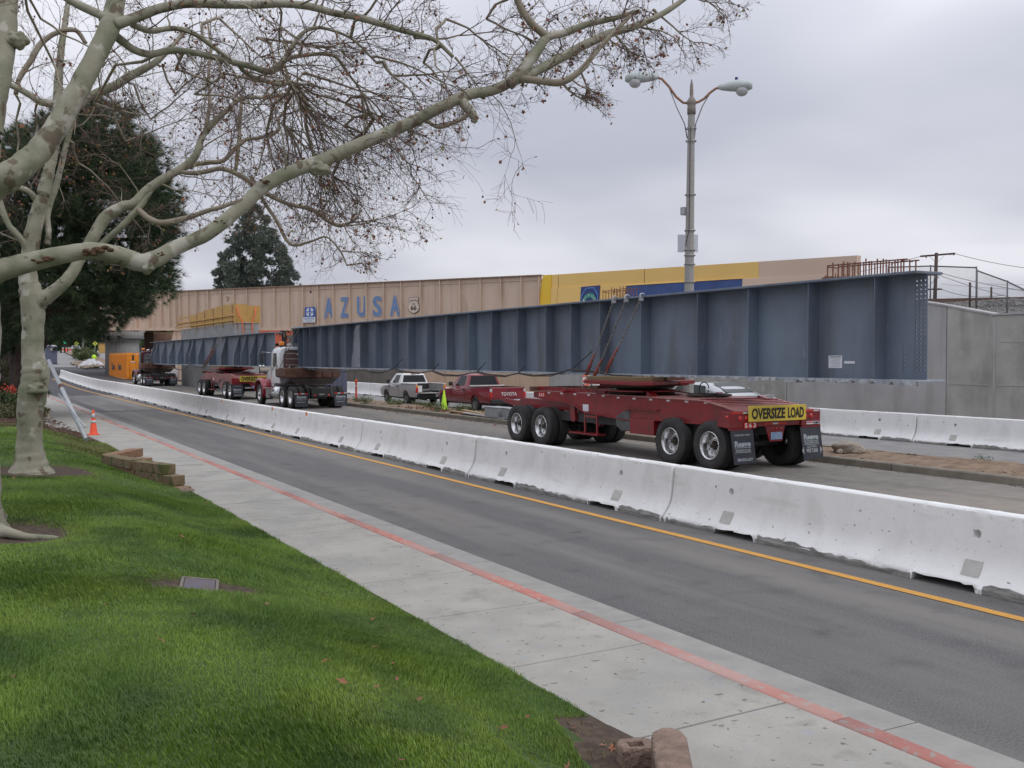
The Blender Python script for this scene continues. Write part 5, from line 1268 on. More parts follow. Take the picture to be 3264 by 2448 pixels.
for s in (-1, 1):
    P('side_window', MB().add([(s*0.81,1.45,1.06),(s*0.815,2.15,1.05),(s*0.655,2.15,1.40),(s*0.67,1.55,1.37)], [(0,1,2,3)]), 'glass_clear')
    P('side_window', MB().add([(s*0.815,2.22,1.05),(s*0.81,3.2,1.04),(s*0.68,2.85,1.34),(s*0.655,2.22,1.40)], [(0,1,2,3)]), 'glass_clear')
    P('tail_light', MB().box(s*0.7-0.1, s*0.7+0.1, -0.02, 0.12, 0.78, 0.98), 'lamp_red', bevel=0.02)
    P('mirror', MB().box(s*0.98-0.08, s*0.98+0.08, 3.1, 3.25, 1.0, 1.12), 'car_sedan', bevel=0.03)
    for yy in (1.05, 3.75): car_wheel(t, s*0.78, yy, s, 0.32)
P('spoiler', MB().box(-0.7, 0.7, 0.02, 0.12, 1.09, 1.12), 'car_sedan', bevel=0.01)

# ------------------------------------------------------------------ railway bridge
BA = Vector((15.0, 106.95, 0)); BBp = Vector((41.0, 66.55, 0)); BD = (BBp-BA); BL = BD.length; BD.normalize(); BN = Vector((BD.y, -BD.x, 0))  # towards the camera side
if BN.y > 0: BN = -BN
def bp(u, z, off=0.0): v = BA + BD*u + BN*off; return Vector((v.x, v.y, z))
def bbox(mb, u0, u1, z0, z1, o0, o1):
    v = [bp(u0,z0,o0),bp(u1,z0,o0),bp(u1,z0,o1),bp(u0,z0,o1),bp(u0,z1,o0),bp(u1,z1,o0),bp(u1,z1,o1),bp(u0,z1,o1)]
    return mb.add(v, [(0,3,2,1),(4,5,6,7),(0,1,5,4),(1,2,6,5),(2,3,7,6),(3,0,4,7)])
ZT_ = 9.08
def zbot(u): return 5.3 - 0.013*u
t = thing('railway_bridge', 'beige painted railway girder bridge lettered AZUSA crossing over the road', 'bridge', (15, 107, 5.0))
def span(u0, u1):
    b = MB()
    v = [bp(u0,zbot(u0),0),bp(u1,zbot(u1),0),bp(u1,zbot(u1),-0.05),bp(u0,zbot(u0),-0.05),bp(u0,ZT_,0),bp(u1,ZT_,0),bp(u1,ZT_,-0.05),bp(u0,ZT_,-0.05)]
    b.add(v, [(0,3,2,1),(4,5,6,7),(0,1,5,4),(1,2,6,5),(2,3,7,6),(3,0,4,7)])
    obj('web', b, 'bridge', t)
    f = MB(); bbox(f, u0, u1, ZT_-0.05, ZT_+0.03, -0.3, 0.26); obj('top_flange', f, 'bridge_rust', t)
    f = MB(); bbox(f, u0, u1, ZT_-0.42, ZT_-0.05, 0.0, 0.06); obj('flange_angle', f, 'bridge', t)
    f = MB(); v = []
    for (zz0, zz1, o0, o1) in ((0, 0.3, 0.0, 0.07), (-0.04, 0.0, -0.3, 0.26)):
        v = [bp(u0,zbot(u0)+zz0,o0),bp(u1,zbot(u1)+zz0,o0),bp(u1,zbot(u1)+zz0,o1),bp(u0,zbot(u0)+zz0,o1),bp(u0,zbot(u0)+zz1,o0),bp(u1,zbot(u1)+zz1,o0),bp(u1,zbot(u1)+zz1,o1),bp(u0,zbot(u0)+zz1,o1)]
        f.add(v, [(0,3,2,1),(4,5,6,7),(0,1,5,4),(1,2,6,5),(2,3,7,6),(3,0,4,7)])
    obj('bottom_flange', f, 'bridge', t)
    # rivet lines as small raised studs
span(-24, 7.95); span(8.0, 48.1)
u_st = [-22,-20.1,-18.3,-16.4,-14.6,-12.7,-10.9,-9.0,-7.2,-5.3,-3.5,-1.6,0.3,2.2,4.0,5.7,6.8,7.65,8.3,9.35,10.5,12.05,13.7,15.35,17.0,18.7,20.4,22.1,23.8,25.5,27.25,29.1,30.9,32.75,34.6,36.6,38.55,40.5,42.5,44.4,46.3,47.9]
for u in u_st:
    b = MB(); bbox(b, u-0.05, u+0.05, zbot(u)+0.3, ZT_-0.06, 0.0, 0.2); bbox(b, u-0.14, u+0.14, zbot(u)+0.31, ZT_-0.42, 0.0, 0.045)
    obj('stiffener', b, 'bridge', t)
rv = MB()
for i in range(len(u_st)-1):
    u = u_st[i]
    if u < -6: continue
    for du in (-0.1, 0.1):
        z = zbot(u)+0.45
        while z < ZT_-0.5: rv.add([bp(u+du-0.02,z,0.046),bp(u+du+0.02,z,0.046),bp(u+du+0.02,z+0.04,0.046),bp(u+du-0.02,z+0.04,0.046),bp(u+du,z+0.02,0.065)], [(0,1,4),(1,2,4),(2,3,4),(3,0,4)]); z += 0.22
for z, o in ((ZT_-0.12, 0.061), (ZT_-0.33, 0.061)):
    u = -4
    while u < 48: rv.add([bp(u-0.02,z,o),bp(u+0.02,z,o),bp(u+0.02,z+0.04,o),bp(u-0.02,z+0.04,o),bp(u,z+0.02,o+0.02)], [(0,1,4),(1,2,4),(2,3,4),(3,0,4)]); u += 0.16
for uc in (22.9, 37.6, 11.2):   # riveted splice plates
    b = MB(); bbox(b, uc-0.42, uc+0.42, zbot(uc)+0.31, ZT_-0.43, 0.0, 0.03); obj('splice_plate', b, 'bridge', t)
    for du in (-0.33, -0.2, 0.2, 0.33):
        z = zbot(uc)+0.4
        while z < ZT_-0.5: rv.add([bp(uc+du-0.02,z,0.031),bp(uc+du+0.02,z,0.031),bp(uc+du+0.02,z+0.04,0.031),bp(uc+du-0.02,z+0.04,0.031),bp(uc+du,z+0.02,0.05)], [(0,1,4),(1,2,4),(2,3,4),(3,0,4)]); z += 0.15
o = obj('rivets', rv, 'bridge_rust', t); o['kind'] = 'stuff'
b = MB(); bbox(b, -24, 48, 5.5, 8.8, -5.2, -5.1); obj('far_girder', b, 'bridge', t)
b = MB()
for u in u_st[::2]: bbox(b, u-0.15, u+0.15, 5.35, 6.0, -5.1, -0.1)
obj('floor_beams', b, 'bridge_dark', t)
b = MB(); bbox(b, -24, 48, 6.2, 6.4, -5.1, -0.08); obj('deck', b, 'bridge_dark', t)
# painted town name: violet shadow under blue letters
for ch, u0, u1 in (('A',26.16,27.15), ('Z',28.0,28.85), ('U',29.84,30.77), ('S',31.54,32.46), ('A',33.38,34.37)):
    o = bp(u0+0.08, 6.03, 0.052); s_ = put_text('letter', ch, o, BD, (0,0,1), u1-u0, 1.82, 'letter_violet', t, 0.025)
    o2 = bp(u0, 6.08, 0.06); put_text('letter', ch, o2, BD, (0,0,1), u1-u0, 1.8, 'letter_blue', s_, 0.025)
    b = MB(); bbox(b, u0-0.5, u0-0.05, 0, 0.001, 0, 0.001)
# route shield
def poly_at(parent, name, pts, uc, zc, off, m, th=0.02):
    b = MB(); n = len(pts)
    f = [bp(uc+p[0], zc+p[1], off) for p in pts]; k = [bp(uc+p[0], zc+p[1], off-th) for p in pts]
    b.add(f+k, [tuple(range(n))] + [tuple(range(2*n-1, n-1, -1))] + [(i, (i+1) % n, (i+1) % n+n, i+n) for i in range(n)])
    return obj(name, b, m, parent)
sh = [(0,-0.68),(0.22,-0.6),(0.45,-0.46),(0.56,-0.22),(0.53,0.02),(0.42,0.2),(0.38,0.34),(0.44,0.48),(0.52,0.56),(0.4,0.66),(0.26,0.68),(0.1,0.62),(0,0.66)]
sh = sh + [(-x, z) for x, z in sh[-2:0:-1]]
ts = thing('route_sign', 'cream shield sign reading ROUTE US 66 on the beige bridge girder', 'sign', bp(35.86, 6.95, 0.08))
poly_at(ts, 'plate', [(x*1.06, z*1.05) for x, z in sh], 35.86, 6.95, 0.09, 'black'); poly_at(ts, 'face', sh, 35.86, 6.95, 0.1, 'sign_cream', 0.005)
for tx, dx_, dz, w_, h_ in (('ROUTE', -0.32, 0.33, 0.64, 0.18), ('US', -0.17, 0.05, 0.34, 0.15), ('66', -0.3, -0.42, 0.6, 0.42)):
    put_text('lettering', tx, bp(35.86+dx_, 6.95+dz, 0.103), BD, (0,0,1), w_, h_, 'black', ts, 0.03 if tx == '66' else 0.015)
b = MB(); 
for i in range(8): b.bar(bp(35.86-0.4+i*0.1, 6.95+0.26, 0.103), bp(35.86-0.3+i*0.1, 6.95+0.26, 0.103), 0.005, 0.015, up=(0,0,1))
ts = thing('railway_sign', 'blue square Santa Fe railway sign with white cross on the bridge', 'sign', bp(24.7, 6.6, 0.25))
b = MB(); bbox(b, 24.1, 25.27, 6.17, 7.06, 0.24, 0.26); obj('panel', b, 'sf_blue', ts)
import itertools
arc = [(0.3*math.cos(R(a)), 0.3*math.sin(R(a))) for a in range(0, 360, 20)]
for s1, s2 in itertools.product((-1, 1), (-1, 1)):   # four white quarters leave a blue cross
    q = [(s1*0.1, s2*0.1), (s1*0.42, s2*0.1), (s1*0.4, s2*0.2), (s1*0.32, s2*0.3), (s1*0.2, s2*0.36), (s1*0.1, s2*0.38)]
    poly_at(ts, 'quarter', q, 24.68, 6.61, 0.266, 'white', 0.004)
b = MB(); bbox(b, 24.25, 25.12, 6.53, 6.69, 0.262, 0.27); obj('name_band', b, 'sf_blue', ts)
put_text('lettering', 'Santa Fe', bp(24.3, 6.55, 0.272), BD, (0,0,1), 0.78, 0.12, 'white', ts, 0.02)
ts = thing('clearance_sign', "white board reading CLEARANCE 14' 7\" hung below the railway sign", 'sign', bp(24.6, 5.9, 0.25))
b = MB(); bbox(b, 23.88, 25.3, 5.66, 6.15, 0.24, 0.26); obj('panel', b, 'plate_white', ts)
put_text('lettering', 'CLEARANCE', bp(23.98, 5.95, 0.262), BD, (0,0,1), 1.2, 0.13, 'sf_blue', ts, 0.0)
put_text('lettering', "14' 7\"", bp(24.3, 5.73, 0.262), BD, (0,0,1), 0.6, 0.14, 'sf_blue', ts, 0.0)
# small handhole marks on the bridge
b = MB(); b.tube([bp(14.35,8.25,0.06),bp(14.5,8.35,0.06),bp(14.62,8.2,0.06),bp(14.5,8.05,0.06),bp(14.4,7.9,0.06)], 0.03, 5)
obj('bracket_hook', b, 'bridge_rust', t)

# big round pier with ribbed cap, under the bridge
t = thing('bridge_pier', 'round grey concrete bridge pier with ribbed flaring cap behind the orange container', 'pier', (16.7, 119.6, 0.5))
obj('column', MB().cyl((16.7,119.6,0), (16.7,119.6,4.9), 1.85, 32), 'pier_concrete', t)
obj('collar', MB().lathe([(1.85,4.35),(1.98,4.5),(1.98,4.58),(1.9,4.62)], 32, (16.7,119.6,0)), 'wall_pale', t)
obj('cap', MB().lathe([(0.001,4.62),(2.35,4.62),(2.42,4.7),(2.42,5.7),(0.001,5.7)], 40, (16.7,119.6,0)), 'pier_concrete', t)
for k in range(40):
    a = 2*math.pi*k/40
    if math.sin(a) < 0.35: 
        c = Vector((16.7+2.42*math.cos(a), 119.6+2.42*math.sin(a), 0)); obj('rib', MB().box(c.x-0.07, c.x+0.07, c.y-0.07, c.y+0.07, 5.0, 5.7), 'wall_pale', t)
t = thing('steel_bent', 'dark rusty steel column holding the old bridge bearing', 'column', at(478, 1160, 104))
p = at(474, 1060, 105)
obj('post', MB().box(p.x-0.45, p.x+0.45, p.y-0.3, p.y+0.3, 0, 5.2), 'bridge_dark', t)
obj('cross_girder', MB().bar((p.x, p.y+0.8, 4.75), (p.x+6.0, p.y-1.0, 4.75), 0.5, 1.0), 'bridge_rust', t)
t = thing('bearing_bracket', 'beige riveted bearing bracket under the bridge joint', 'bracket', bp(8.0, 4.9))
b = MB()
for s in (0, 1):
    v = [bp(7.0,4.2,0.05-s*0.4),bp(7.3,5.2,0.05-s*0.4),bp(8.9,5.2,0.05-s*0.4),bp(8.9,3.6,0.05-s*0.4),bp(7.6,3.6,0.05-s*0.4)]
    b.add(v, [(0,1,2,3,4)])
b.f += [(i,(i+1) % 5,(i+1) % 5+5,i+5) for i in range(5)]; b.sm += [False]*5
obj('plate', b, 'bridge', t)
obj('post', MB().box(bp(8.3,0).x-0.3, bp(8.3,0).x+0.3, bp(8.3,0).y-0.3, bp(8.3,0).y+0.3, 0, 4.4), 'bridge', t)

# new median pier wall with plywood formwork
t = thing('pier_wall', 'new grey concrete pier wall in the median below yellow plywood formwork', 'pier', (17.8, 78, 0))
obj('wall', MB().box(17.0, 18.72, 68.7, 87.3, -0.2, 4.86), 'pier_concrete', t, bevel=0.01)
st = MB()
rs = random.Random(6)
for k in range(8):
    y = 69.5+k*2.35; h = rs.uniform(0.3, 0.7)
    st.add([(16.993, y-0.06, 4.85), (16.993, y+0.06, 4.85), (16.993, y+0.02, 4.85-h), (16.993, y-0.02, 4.85-h)], [(0,1,2,3)])
for k in range(3):
    x = 17.2+k*0.5; st.add([(x-0.05, 68.693, 4.85), (x+0.05, 68.693, 4.85), (x+0.02, 68.693, 4.3), (x-0.02, 68.693, 4.3)], [(0,1,2,3)])
o = obj('rust_streaks', st, 'rust_stain', t); o['kind'] = 'stuff'
t = thing('plywood_formwork', 'yellow plywood formwork panels standing on top of the new pier wall', 'formwork', (17.8, 75, 4.9))
pz = 4.88; y = 68.66; hs = [1.32, 1.36, 1.28, 1.26, 1.16, 1.05]
for k, h in enumerate(hs):
    obj('panel', MB().box(16.93, 16.97, y+0.02, y+2.4, pz, pz+h), 'plywood', t); y += 2.42
obj('panel', MB().box(16.99, 17.85, 68.62, 68.66, pz, pz+1.3), 'plywood', t); obj('panel', MB().box(17.87, 18.8, 68.62, 68.66, pz, pz+1.22), 'plywood', t)
for k in range(5): obj('stud', MB().box(16.86, 16.93, 68.9+k*2.9, 69.0+k*2.9, pz-0.25, pz+1.42-k*0.07), 'timber_pale', t)
for z in (5.35, 5.0): obj('waler', MB().box(16.82, 16.93, 68.4, 88.6, z, z+0.1), 'plywood', t)
b = MB()
for k in range(5): b.box(17.0, 17.04, 83.4+k*1.1, 83.46+k*1.1, pz, pz+1.2)
for z in (5.3, 5.8): b.box(16.97, 17.03, 82.9, 88.8, z, z+0.08)
o = obj('guard_rail', b, 'plywood', t); o['kind'] = 'stuff'
t = thing('ladder', 'orange ladder leaning against the end of the new pier wall', 'ladder', (18.0, 67.9, 3.2))
for x in (17.45, 18.15):
    dxx = -0.22 if x < 17.8 else 0.22
    obj('rail', MB().tube([(x+0.06*(1 if x < 17.8 else -1), 67.9, 2.6), (x, 68.35, 4.95), (x+dxx, 68.45, 5.4), (x+dxx*1.4, 68.5, 5.95)], 0.04, 6), 'orange_red', t)
for k in range(8):
    z = 2.7+k*0.31; y = 67.9+(z-2.6)*0.19; obj('rung', MB().cyl((17.5, y, z), (18.1, y, z), 0.025, 6), 'galv', t)

# ------------------------------------------------------------------ retaining wall on the right, embankment, railway
wt = thing('retaining_wall', 'long concrete retaining wall along the far side of the road, grey near and beige farther on', 'retaining wall', (25.5, 35, 0))
def wall_seg(y0, y1, z0, z1, m, x=25.5, lab=None):
    b = MB().prism([(y0, -0.2), (y1, -0.2), (y1, z1), (y0, z0)], 'x', x, x+0.45)
    return obj('panel', b, m, wt, bevel=0.012, label=lab)
wy = [(6.0, 12.6, 3.5, 3.5, 'wall_concrete'), (12.62, 16.95, 3.5, 3.54, 'wall_concrete'), (16.97, 18.45, 3.56, 3.86, 'wall_concrete'), (18.47, 21.4, 3.87, 4.4, 'wall_pale'), (21.4, 24.8, 4.4, 4.4, 'wall_pale'), (24.83, 29.6, 4.35, 4.4, 'wall_concrete'), (29.63, 35.9, 4.4, 4.4, 'wall_concrete'),
      (35.93, 40.6, 4.4, 4.4, 'wall_pale'), (40.63, 45.4, 4.4, 4.4, 'wall_beige'), (45.43, 52.2, 4.4, 4.4, 'wall_beige'), (52.23, 58.7, 4.4, 4.4, 'wall_beige'), (58.73, 66.5, 4.4, 4.4, 'wall_dark'), (66.53, 76, 4.4, 4.4, 'wall_dark'), (76.03, 84, 4.4, 4.4, 'wall_dark')]
for a in wy: wall_seg(*a)
wall_seg(-8, 5.97, 3.5, 3.5, 'wall_concrete')
for y in (16.93, 12.6): obj('joint_strip', MB().box(25.49, 25.5, y-0.035, y+0.035, -0.2, 3.5), 'wall_pale', wt)
for z in (1.55, 2.78): obj('form_joint', MB().box(25.488, 25.5, 6.0, 16.8, z, z+0.03), 'wall_pale', wt)
for z in (1.55,): obj('form_joint', MB().box(25.488, 25.5, 17.05, 18.4, z, z+0.03), 'wall_pale', wt)
# second tier joints
co = MB()
for (y0, z0, y1, z1) in ((-8,3.5,16.95,3.54),(16.95,3.54,18.45,3.86),(18.45,3.86,21.4,4.4),(21.4,4.4,24.8,4.4)):
    co.add([(25.47,y0,z0),(25.97,y0,z0),(25.97,y1,z1),(25.47,y1,z1),(25.47,y0,z0+0.05),(25.97,y0,z0+0.05),(25.97,y1,z1+0.05),(25.47,y1,z1+0.05)],
           [(0,3,2,1),(4,5,6,7),(0,1,5,4),(1,2,6,5),(2,3,7,6),(3,0,4,7)])
obj('coping', co, 'wall_pale', wt)
# embankment surface: rises from the wall to the railway
def emb_z(x, y):
    base = 3.38 + 0.5*min(1, max(0, (y-16)/8)); s = min(1, max(0, (x-26)/12)); z = base + 0.3*s*s*(3-2*s)
    z -= 0.12
    if x > 38.5: z = max(z, 4.1 + 0.95*min(1, (x-38.5)/3.2))
    return z
vs = []; fs = []; exs = [25.9, 27, 29, 31, 33, 35, 37, 38.5, 39.5, 40.5, 41.5, 43, 46, 50, 60, 90, 160]; eys = list(range(-14, 125, 3))
rs = random.Random(8)
for y in eys:
    for x in exs: vs.append((x, y, min(emb_z(x, y), 4.98)+rs.uniform(-0.04, 0.04)))
nx = len(exs)
for j in range(len(eys)-1):
    for i in range(nx-1): a = j*nx+i; fs.append((a, a+1, a+nx+1, a+nx))
e = struct('embankment', MB().add(vs, fs, True), 'ballast')
# loose ballast on the bank seen above the wall
rs = np.random.RandomState(5); n = 9000
X = rs.uniform(36.5, 43.0, n); Y = rs.uniform(10, 34, n); Zs = np.array([min(emb_z(a, b), 4.98) for a, b in zip(X, Y)]); S = rs.uniform(0.04, 0.11, n)
oc = np.array([(1,0,0),(-1,0,0),(0,1,0),(0,-1,0),(0,0,1),(0,0,-1)], dtype=float); of = np.array([(0,2,4),(2,1,4),(1,3,4),(3,0,4),(2,0,5),(1,2,5),(3,1,5),(0,3,5)])
Vv = np.empty((n, 6, 3)); jit = rs.uniform(0.6, 1.3, (n, 6, 1))
Vv[:] = oc[None]*S[:,None,None]*jit; Vv[:,:,0] += X[:,None]; Vv[:,:,1] += Y[:,None]; Vv[:,:,2] += Zs[:,None]
g = obj('ballast', npmesh('ballast', Vv.reshape(-1,3), (np.arange(n)[:,None,None]*6+of[None]).reshape(-1,3), 'stone_a'), None); g['kind'] = 'stuff'; g['label'] = 'grey crushed stone ballast beside the railway'; g['category'] = 'ballast'
ra = at(2905, 955, 50); rb_ = at(3400, 945, 45); rd = (rb_-ra).normalized()
t = thing('railway_track', 'rusty railway rail on sleepers on top of the embankment', 'railway track', ra)
for o_ in (0.0, 1.45):
    q = Vector((rd.y, -rd.x, 0))*(-o_ if rd.y < 0 else o_)
    if q.x < 0: q = -q
    a = ra - rd*26 + q; b = rb_ + rd*14 + q
    m_ = MB(); m_.bar(a, b, 0.07, 0.04); m_.bar(a-Vector((0,0,0.08)), b-Vector((0,0,0.08)), 0.02, 0.12); m_.bar(a-Vector((0,0,0.15)), b-Vector((0,0,0.15)), 0.15, 0.03)
    obj('rail', m_, 'rail', t)
nrm = Vector((rd.y, -rd.x, 0)); nrm = nrm if nrm.x > 0 else -nrm
for k in range(70):
    c = ra - rd*26 + rd*(k*0.62) - Vector((0,0,0.28)); obj('sleeper', MB().bar(c-nrm*0.5, c+nrm*1.95, 0.22, 0.2), 'utility_wood', t)

# yellow parapet walls beyond the bridge
YA = at(1725, 878, 78); YB = at(2730, 814, 55); YD = (YB-YA); YD.z = 0; YL = YD.length; YD.normalize(); YN = Vector((YD.y, -YD.x, 0)); YN = YN if YN.x < 0 else -YN
def yp(u, z, off=0.0): v = YA + YD*u + YN*off; return Vector((v.x, v.y, z))
def ytop(u): return 9.06 - 0.0295*u
def yledge(u): return 8.04 - 0.0305*u
t = thing('parapet_wall', 'yellow and beige stepped parapet wall along the railway past the bridge', 'wall', yp(10, 5))
def yseg(name, u0, u1, f0, f1, off0, off1, m, par=t, bot_off=None):
    b = MB(); bo = off1 if bot_off is None else bot_off
    v = [yp(u0, f0(u0), bo), yp(u1, f0(u1), bo), yp(u1, f1(u1), off1), yp(u0, f1(u0), off1), yp(u0, f0(u0), off0), yp(u1, f0(u1), off0), yp(u1, f1(u1), off0), yp(u0, f1(u0), off0)]
    b.add(v, [(0,1,2,3),(7,6,5,4),(0,4,5,1),(1,5,6,2),(2,6,7,3),(3,7,4,0)]); return obj(name, b, m, par, bevel=0.01)
low = lambda u: 4.6
yseg('upper_panel', 1.35, 2.15, yledge, ytop, -0.4, 0.0, 'yellow_wall'); yseg('upper_panel', 2.2, 11.72, yledge, ytop, -0.4, 0.0, 'yellow_wall'); yseg('upper_panel', 11.78, 21.85, yledge, ytop, -0.4, 0.0, 'yellow_wall'); yseg('upper_panel', 21.86, 28.8, yledge, ytop, -0.4, 0.0, 'wall_pink')
yseg('lower_panel', 1.35, 2.15, low, yledge, -0.4, 0.06, 'yellow_wall', bot_off=0.3); yseg('lower_panel', 2.2, 9.92, low, yledge, -0.4, 0.06, 'yellow_wall', bot_off=0.3)
yb0 = lambda u: 7.62 - 0.017*(u-9.9)
yseg('lower_panel', 9.96, 20.6, yb0, yledge, -0.4, 0.06, 'yellow_wall', bot_off=0.1); yseg('blue_panel', 9.96, 20.6, low, yb0, -0.4, 0.05, 'wall_blue', bot_off=0.28)
yseg('lower_panel', 20.62, 28.8, low, yledge, -0.4, 0.06, 'wall_pink', bot_off=0.3)
b = MB(); v = [yp(0.3, ytop(0), 0.02), yp(1.34, ytop(1), 0.02), yp(1.34, 4.6, 0.3), yp(-1.2, 4.6, 0.3), yp(0.3, ytop(0), -0.4), yp(1.34, ytop(1), -0.4), yp(1.34, 4.6, -0.4), yp(-1.2, 4.6, -0.4)]
b.add(v, [(0,1,2,3),(7,6,5,4),(0,4,5,1),(1,5,6,2),(2,6,7,3),(3,7,4,0)]); obj('end_panel', b, 'yellow_strong', t)
b = MB()
for u in (2.175, 11.75): v = [yp(u-0.02, ytop(u), -0.02), yp(u+0.02, ytop(u), -0.02), yp(u+0.02, 4.6, 0.1), yp(u-0.02, 4.6, 0.1)]; b.add(v, [(0,1,2,3)])
obj('joint', b, 'yellow_joint', t)
# city seal on the lower panel
ts = thing('city_seal_sign', 'square navy city sign with green ring reading CITY OF AZUSA on the yellow wall', 'sign', yp(6, 7, 0.4))
def yo(z): return 0.06 + 0.24*(yledge(6)-z)/(yledge(6)-4.6) + 0.03
sq = MB(); v = [yp(5.03,7.83,yo(7.83)+0.03), yp(7.17,7.83,yo(7.83)+0.03), yp(7.17,5.75,yo(5.75)+0.03), yp(5.03,5.75,yo(5.75)+0.03)]; v2 = [p - YN*0.05 for p in v]
sq.add(v+v2, [(0,1,2,3),(7,6,5,4),(0,4,5,1),(1,5,6,2),(2,6,7,3),(3,7,4,0)]); obj('panel', sq, 'sign_navy', ts)
def yo2(z): return yo(z)+0.045
border = [(5.16,6.6),(5.16,7.2),(5.3,7.2),(5.3,7.38),(5.45,7.38),(5.45,7.55),(5.6,7.55),(5.6,7.68),(6.6,7.68),(6.6,7.55),(6.75,7.55),(6.75,7.38),(6.9,7.38),(6.9,7.2),(7.04,7.2),(7.04,6.6)]
b = MB()
for i in range(len(border)-1):
    p, q = border[i], border[i+1]; b.bar(yp(p[0],p[1],yo2(p[1])), yp(q[0],q[1],yo2(q[1])), 0.07, 0.02, up=tuple(YN))
obj('stepped_border', b, 'sign_sky', ts)
b = MB(); n = 32; ri_, ro_ = 0.52, 0.86; vs = []; 
for k in range(n):
    a = 2*math.pi*k/n
    for r_ in (ri_, ro_): z = 6.45+r_*math.sin(a); vs.append(yp(6.1+r_*math.cos(a), z, yo2(z)))
b.add(vs, [(2*k, 2*k+1, (2*k+3) % (2*n), (2*k+2) % (2*n)) for k in range(n)]); obj('green_ring', b, 'sign_green', ts)
word = 'CITY OF AZUSA'
for i, chh in enumerate(word):
    if chh == ' ': continue
    a = R(165 - 150*i/(len(word)-1)); z = 6.45+0.6*math.sin(a); cpos = yp(6.1+0.6*math.cos(a), z, yo2(z)+0.012)
    rt_ = (YD*math.sin(a) - Vector((0,0,1))*math.cos(a)); upv = (YD*math.cos(a) + Vector((0,0,1))*math.sin(a))
    put_text('lettering', chh, cpos - rt_*0.065, rt_, upv, 0.12, 0.18, 'white', ts, 0.0)

# rebar cages
def rebar_cage(name, c0, c1, w_, zb_, ztop0, ztop1, n, label, rr=0.028):
    t = thing(name, label, 'rebar cage', c0, group='rebar cages above the girder')
    c0 = Vector(c0); c1 = Vector(c1); d = (c1-c0); L_ = d.length; d.normalize(); s_ = Vector((-d.y, d.x, 0))*w_; rs = random.Random(n)
    for k in range(n):
        f = k/(n-1); p = c0 + d*L_*f; zt = ztop0 + (ztop1-ztop0)*f
        for o_ in (0, 1): q = p + s_*o_ + d*(0.12*o_); obj('bar', MB().tube([(q.x, q.y, zb_), (q.x, q.y, zt+rs.uniform(0, 0.16))], rr, 5), 'rebar', t)
    for o_ in (0, 1):
        for fz in (1.0, 0.62, 0.3):
            a = c0 + s_*o_; b2 = c1 + s_*o_ + d*0.25
            obj('tie_bar', MB().tube([(a.x, a.y, zb_+(ztop0-zb_)*fz), (b2.x, b2.y, zb_+(ztop1-zb_)*fz)], rr*0.9, 5), 'rebar', t)
    for f in (0, 1):
        q = c0 + d*L_*f
        for z in (zb_+0.5, ztop0-0.05): obj('tie_bar', MB().tube([(q.x, q.y, z), (q.x+s_.x, q.y+s_.y, z)], rr*0.8, 5), 'rebar', t)
def flat(px, py, d, z): p = at(px, py, d); return (p.x, p.y, z)
rebar_cage('rebar_cage', flat(2638, 850, 35.6, 4.3), flat(2872, 830, 33.2, 4.3), 0.7, 4.3, 5.74, 5.72, 14, 'long rusty rebar cage rising behind the near girder end')
rebar_cage('rebar_cage', flat(2632, 850, 37.6, 4.3), flat(2715, 850, 37.6, 4.3), 0.5, 4.3, 5.5, 5.5, 9, 'short dense rebar cage behind the left end of the long one', 0.022)
rebar_cage('rebar_cage', flat(1922, 925, 44.5, 4.4), flat(1996, 925, 43.5, 4.4), 0.6, 4.4, 5.42, 5.5, 9, 'small rebar cage beside the blue wall panel and city sign', 0.018)

# chain-link fence on the bank
fence_pts = [(2830, 852, 40, 975), (2965, 848, 39.5, 968), (3111, 853, 39, 988)]
fence_pts2 = [(3113, 862, 39, 988), (3210, 897, 38.5, 990), (3330, 955, 38, 1005)]
t = thing('chain_link_fence', 'chain-link fence stepping down along the railway bank at the right edge', 'fence', at(2965, 960, 39.5))
wm = MB()
for pts in (fence_pts, fence_pts2):
    tops = [at(a, b, d) for a, b, d, c in pts]; bots = [at(a, c, d) for a, b, d, c in pts]
    for p, q in zip(tops, bots): obj('post', MB().cyl((q.x, q.y, q.z-0.7), (q.x, q.y, p.z+0.04), 0.03, 8), 'fence_steel', t)
    for i in range(len(tops)-1):
        obj('top_rail', MB().cyl(tops[i], tops[i+1], 0.03, 6), 'fence_steel', t)
        L_ = (tops[i+1]-tops[i]).length; H_ = (tops[i]-bots[i]).z; nW = int((L_+H_)/0.085)
        for s in (0, 1):
            for k in range(nW):
                x0_ = k*0.085 - (H_ if s == 0 else 0); pa = None
                # clip the diagonal to the panel
                a0 = x0_ if s == 0 else x0_; t0, t1 = 0.0, H_
                if s == 0: ts_, te_ = max(0, -x0_), min(H_, L_-x0_); f = lambda h: (x0_+h, h)
                else: ts_, te_ = max(0, x0_-L_), min(H_, x0_); f = lambda h: (x0_-h, h)
                if te_-ts_ < 0.02: continue
                def P3(xh):
                    x_, h_ = xh; fr_ = x_/L_; bt = bots[i].lerp(bots[i+1], fr_); tp = tops[i].lerp(tops[i+1], fr_); return bt.lerp(tp, min(1, h_/H_))
                wm.bar(P3(f(ts_)), P3(f(te_)), 0.006, 0.006)
o = obj('wire_mesh', wm, 'fence_steel', t); o['kind'] = 'stuff'
for (px, pt, pb, d) in ((3092, 900, 972, 44), (3160, 915, 965, 70)):
    a = at(px, pt, d); b = at(px, pb, d)
    o = tag(obj('marker_post', MB().cyl((a.x, a.y, b.z-0.4), tuple(a), 0.05 if d < 50 else 0.07, 8), 'utility_wood'), ('thin dark marker post behind the chain-link fence, left one' if d < 50 else 'thin dark marker post farther behind the fence'), 'post')

